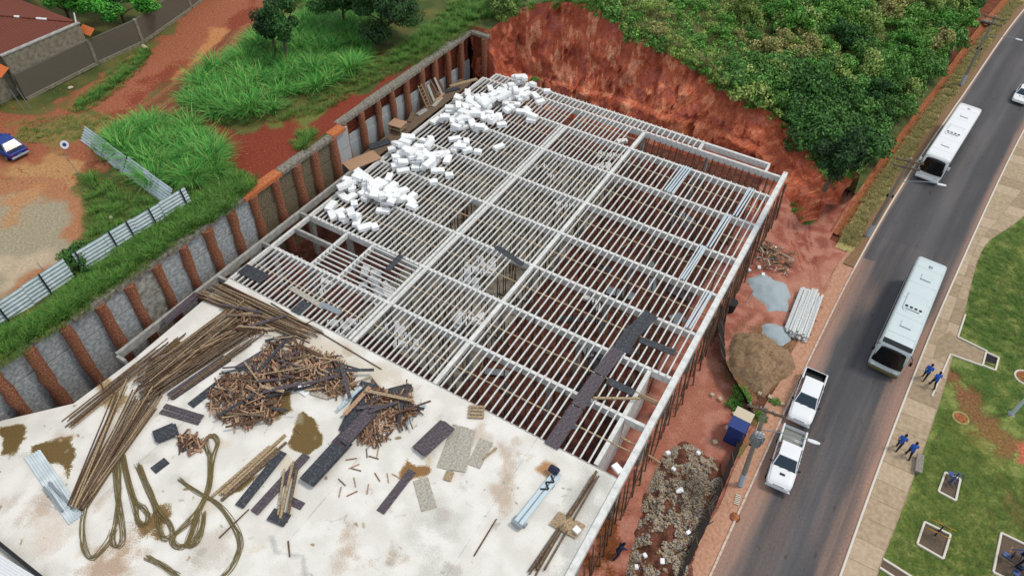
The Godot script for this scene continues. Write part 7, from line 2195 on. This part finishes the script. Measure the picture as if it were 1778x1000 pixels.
# ---------- people ----------
func hand_bones(w: Vector3, dir: Vector3, side: Vector3, out: Vector3) -> Array:    # w wrist, dir towards fingers, side thumb side, out palm normal
	var b := []
	b.append([w, w + dir * 0.045, 0.026, 0.03])
	for k in 4:
		var s := side * (0.03 - 0.02 * k)
		var l: float = [0.072, 0.08, 0.075, 0.058][k]
		var r := w + dir * 0.085 + s
		b.append([w + dir * 0.02 + s * 0.7, r, 0.015, 0.012])
		var m := r + dir * l * 0.5 + out * 0.012
		b.append([r, m, 0.0105, 0.0095])
		b.append([m, m + dir * l * 0.38 + out * 0.03, 0.0095, 0.008])
	var t0 := w + dir * 0.03 + side * 0.03
	var t1 := t0 + dir * 0.03 + side * 0.025 + out * 0.012
	b.append([w + dir * 0.012 + side * 0.015, t0, 0.016, 0.014])
	b.append([t0, t1, 0.013, 0.011])
	b.append([t1, t1 + dir * 0.03 + side * 0.005 + out * 0.012, 0.011, 0.009])
	return b
func person_meshes(bent: bool) -> Dictionary:
	var lean := 0.5 if bent else 0.05
	var hip := Vector3(0, 0.92, 0)
	var ch := hip + Vector3(0, cos(lean), sin(lean)) * 0.4
	var sh := hip + Vector3(0, cos(lean), sin(lean)) * 0.5
	var nk := hip + Vector3(0, cos(lean * 1.1), sin(lean * 1.1)) * 0.58
	var hd := nk + Vector3(0, 0.15, 0.035)
	var legs := [[Vector3(0.1, 0.9, 0), Vector3(0.11, 0.5, 0.16), Vector3(0.11, 0.1, 0.2), Vector3(0.12, 0.05, 0.35)], [Vector3(-0.1, 0.9, 0), Vector3(-0.1, 0.49, -0.03), Vector3(-0.1, 0.14, -0.32), Vector3(-0.11, 0.05, -0.2)]]
	var arms := [[sh + Vector3(0.19, 0, 0), sh + Vector3(0.25, -0.27, -0.1 + lean * 0.3), sh + Vector3(0.24, -0.5, -0.06 + lean * 0.5)], [sh + Vector3(-0.19, 0, 0), sh + Vector3(-0.25, -0.27, 0.05 + lean * 0.3), sh + Vector3(-0.24, -0.46, 0.2 + lean * 0.4)]]
	var body := [[hip, ch, 0.135, 0.14], [ch, sh, 0.14, 0.11], [sh, nk + Vector3(0, 0.03, 0), 0.07, 0.055]]
	var shirt := [[hip + Vector3(0, -0.03, 0), ch, 0.16, 0.165], [ch, sh, 0.165, 0.12]]
	var pants := [[hip + Vector3(0, -0.02, 0), hip + Vector3(0, 0.06, 0), 0.155, 0.15]]
	var shoes := []
	for s in [0.11, -0.11]:
		body.append([ch + Vector3(s, 0.03, 0), sh + Vector3(s * 1.6, 0, 0), 0.09, 0.06])
		shirt.append([ch + Vector3(s, 0.03, 0), sh + Vector3(s * 1.6, 0, 0), 0.1, 0.075])
	for l in legs:
		body.append([l[0], l[1], 0.085, 0.058]); body.append([l[1], l[2], 0.056, 0.04]); body.append([l[2] + Vector3(0, -0.03, -0.03), l[3], 0.04, 0.032])
		pants.append([l[0], l[1], 0.105, 0.075]); pants.append([l[1], l[2] + Vector3(0, 0.04, 0), 0.075, 0.062])
		shoes.append([l[2] + Vector3(0, -0.04, -0.03), l[3], 0.052, 0.045])
	var hands := []
	for i in 2:
		var a: Array = arms[i]
		body.append([a[0], a[1], 0.052, 0.042]); body.append([a[1], a[2], 0.042, 0.029])
		shirt.append([a[0], a[0].lerp(a[1], 0.75), 0.072, 0.062])
		var d: Vector3 = (a[2] - a[1]).normalized()
		var side := Vector3(0, 0, 1)
		side = (side - d * side.dot(d)).normalized()
		hands.append(nets(hand_bones(a[2], d, side, Vector3(-1 if i == 0 else 1, 0, 0)), 0.006, 0.008))
	var head := [[hd + Vector3(0, 0.03, -0.02), hd + Vector3(0, 0.02, 0.03), 0.092, 0.085], [hd + Vector3(0, -0.02, 0.03), hd + Vector3(0, -0.085, 0.055), 0.07, 0.04], [hd + Vector3(0, 0.005, 0.1), hd + Vector3(0, -0.03, 0.125), 0.012, 0.018], [nk + Vector3(0, -0.02, 0), hd + Vector3(0, -0.05, 0), 0.055, 0.055], [hd + Vector3(0.09, -0.02, 0), hd + Vector3(0.092, 0.02, -0.005), 0.016, 0.02], [hd + Vector3(-0.09, -0.02, 0), hd + Vector3(-0.092, 0.02, -0.005), 0.016, 0.02], [hd + Vector3(-0.025, -0.062, 0.092), hd + Vector3(0.025, -0.062, 0.092), 0.01, 0.01]]
	var hair := [[hd + Vector3(0, 0.05, -0.03), hd + Vector3(0, 0.06, 0.02), 0.1, 0.085], [hd + Vector3(0, 0.0, -0.05), hd + Vector3(0, -0.05, -0.06), 0.075, 0.05]]
	var eyes := new_st()
	for s in [-1, 1]: tube(eyes, [hd + Vector3(s * 0.035, 0.0, 0.1), hd + Vector3(s * 0.035, 0.0, 0.116)], [0.014, 0.01], 8)
	# body, hands and head as one surface set
	var st := new_st()
	st.append_from(nets(body, 0.024, 0.05), 0, Transform3D.IDENTITY)
	st.append_from(nets(head, 0.01, 0.025), 0, Transform3D.IDENTITY)
	for h in hands: st.append_from(h, 0, Transform3D.IDENTITY)
	return {body = st.commit(), shirt = nets(shirt, 0.026, 0.05), pants = nets(pants, 0.024, 0.04), shoes = nets(shoes, 0.02, 0.02), hair = nets(hair, 0.014, 0.03), eyes = eyes.commit(), hip = hip, sh = sh}
func build_people() -> void:
	var walk := person_meshes(false)
	var bend := person_meshes(true)
	var who := [
		[Vector3(17.05, 0.11, -23.6), PI - 0.2, "person in blue shirt and dark trousers walking beside the kerb near the bus", "shirt_blue", "trousers", walk, true],
		[Vector3(17.75, 0.11, -23.1), PI + 0.3, "person in blue shirt walking nearest the drain channel kerb", "shirt_blue", "trousers", walk, false],
		[Vector3(16.35, 0.11, -15.6), PI - 0.3, "person in blue shirt walking along the kerb towards the bench", "shirt_blue", "trousers", walk, false],
		[Vector3(17.15, 0.11, -15.3), PI + 0.1, "person in blue shirt with dark trousers walking next to the bench", "shirt_blue", "trousers", walk, false],
		[Vector3(2.05, 0.0, 2.6), 2.6, "worker in dark blue clothes bending by the rubble heap", "work_blue", "work_blue", bend, false]]
	for w in who:
		var m: Dictionary = w[5]
		var t := thing("person", w[2], "person", w[0], w[1])
		part(t, "body", m.body, mats.skin)
		part(t, "shirt", m.shirt, mats[w[3]])
		part(t, "trousers", m.pants, mats[w[4]])
		part(t, "shoes", m.shoes, mats.shoe)
		part(t, "hair", m.hair, mats.hair)
		part(t, "eyes", m.eyes, mats.hair)
		if w[6]:
			obj("shoulder_bag", bevel_box(Vector3(0.1, 0.3, 0.26), 0.04), mats.bag_white, Transform3D(Basis(Vector3.UP, w[1]), w[0] + Basis(Vector3.UP, w[1]) * Vector3(0.26, 0.85, -0.05)), "white bag hanging at the walking person's hip", "bag")
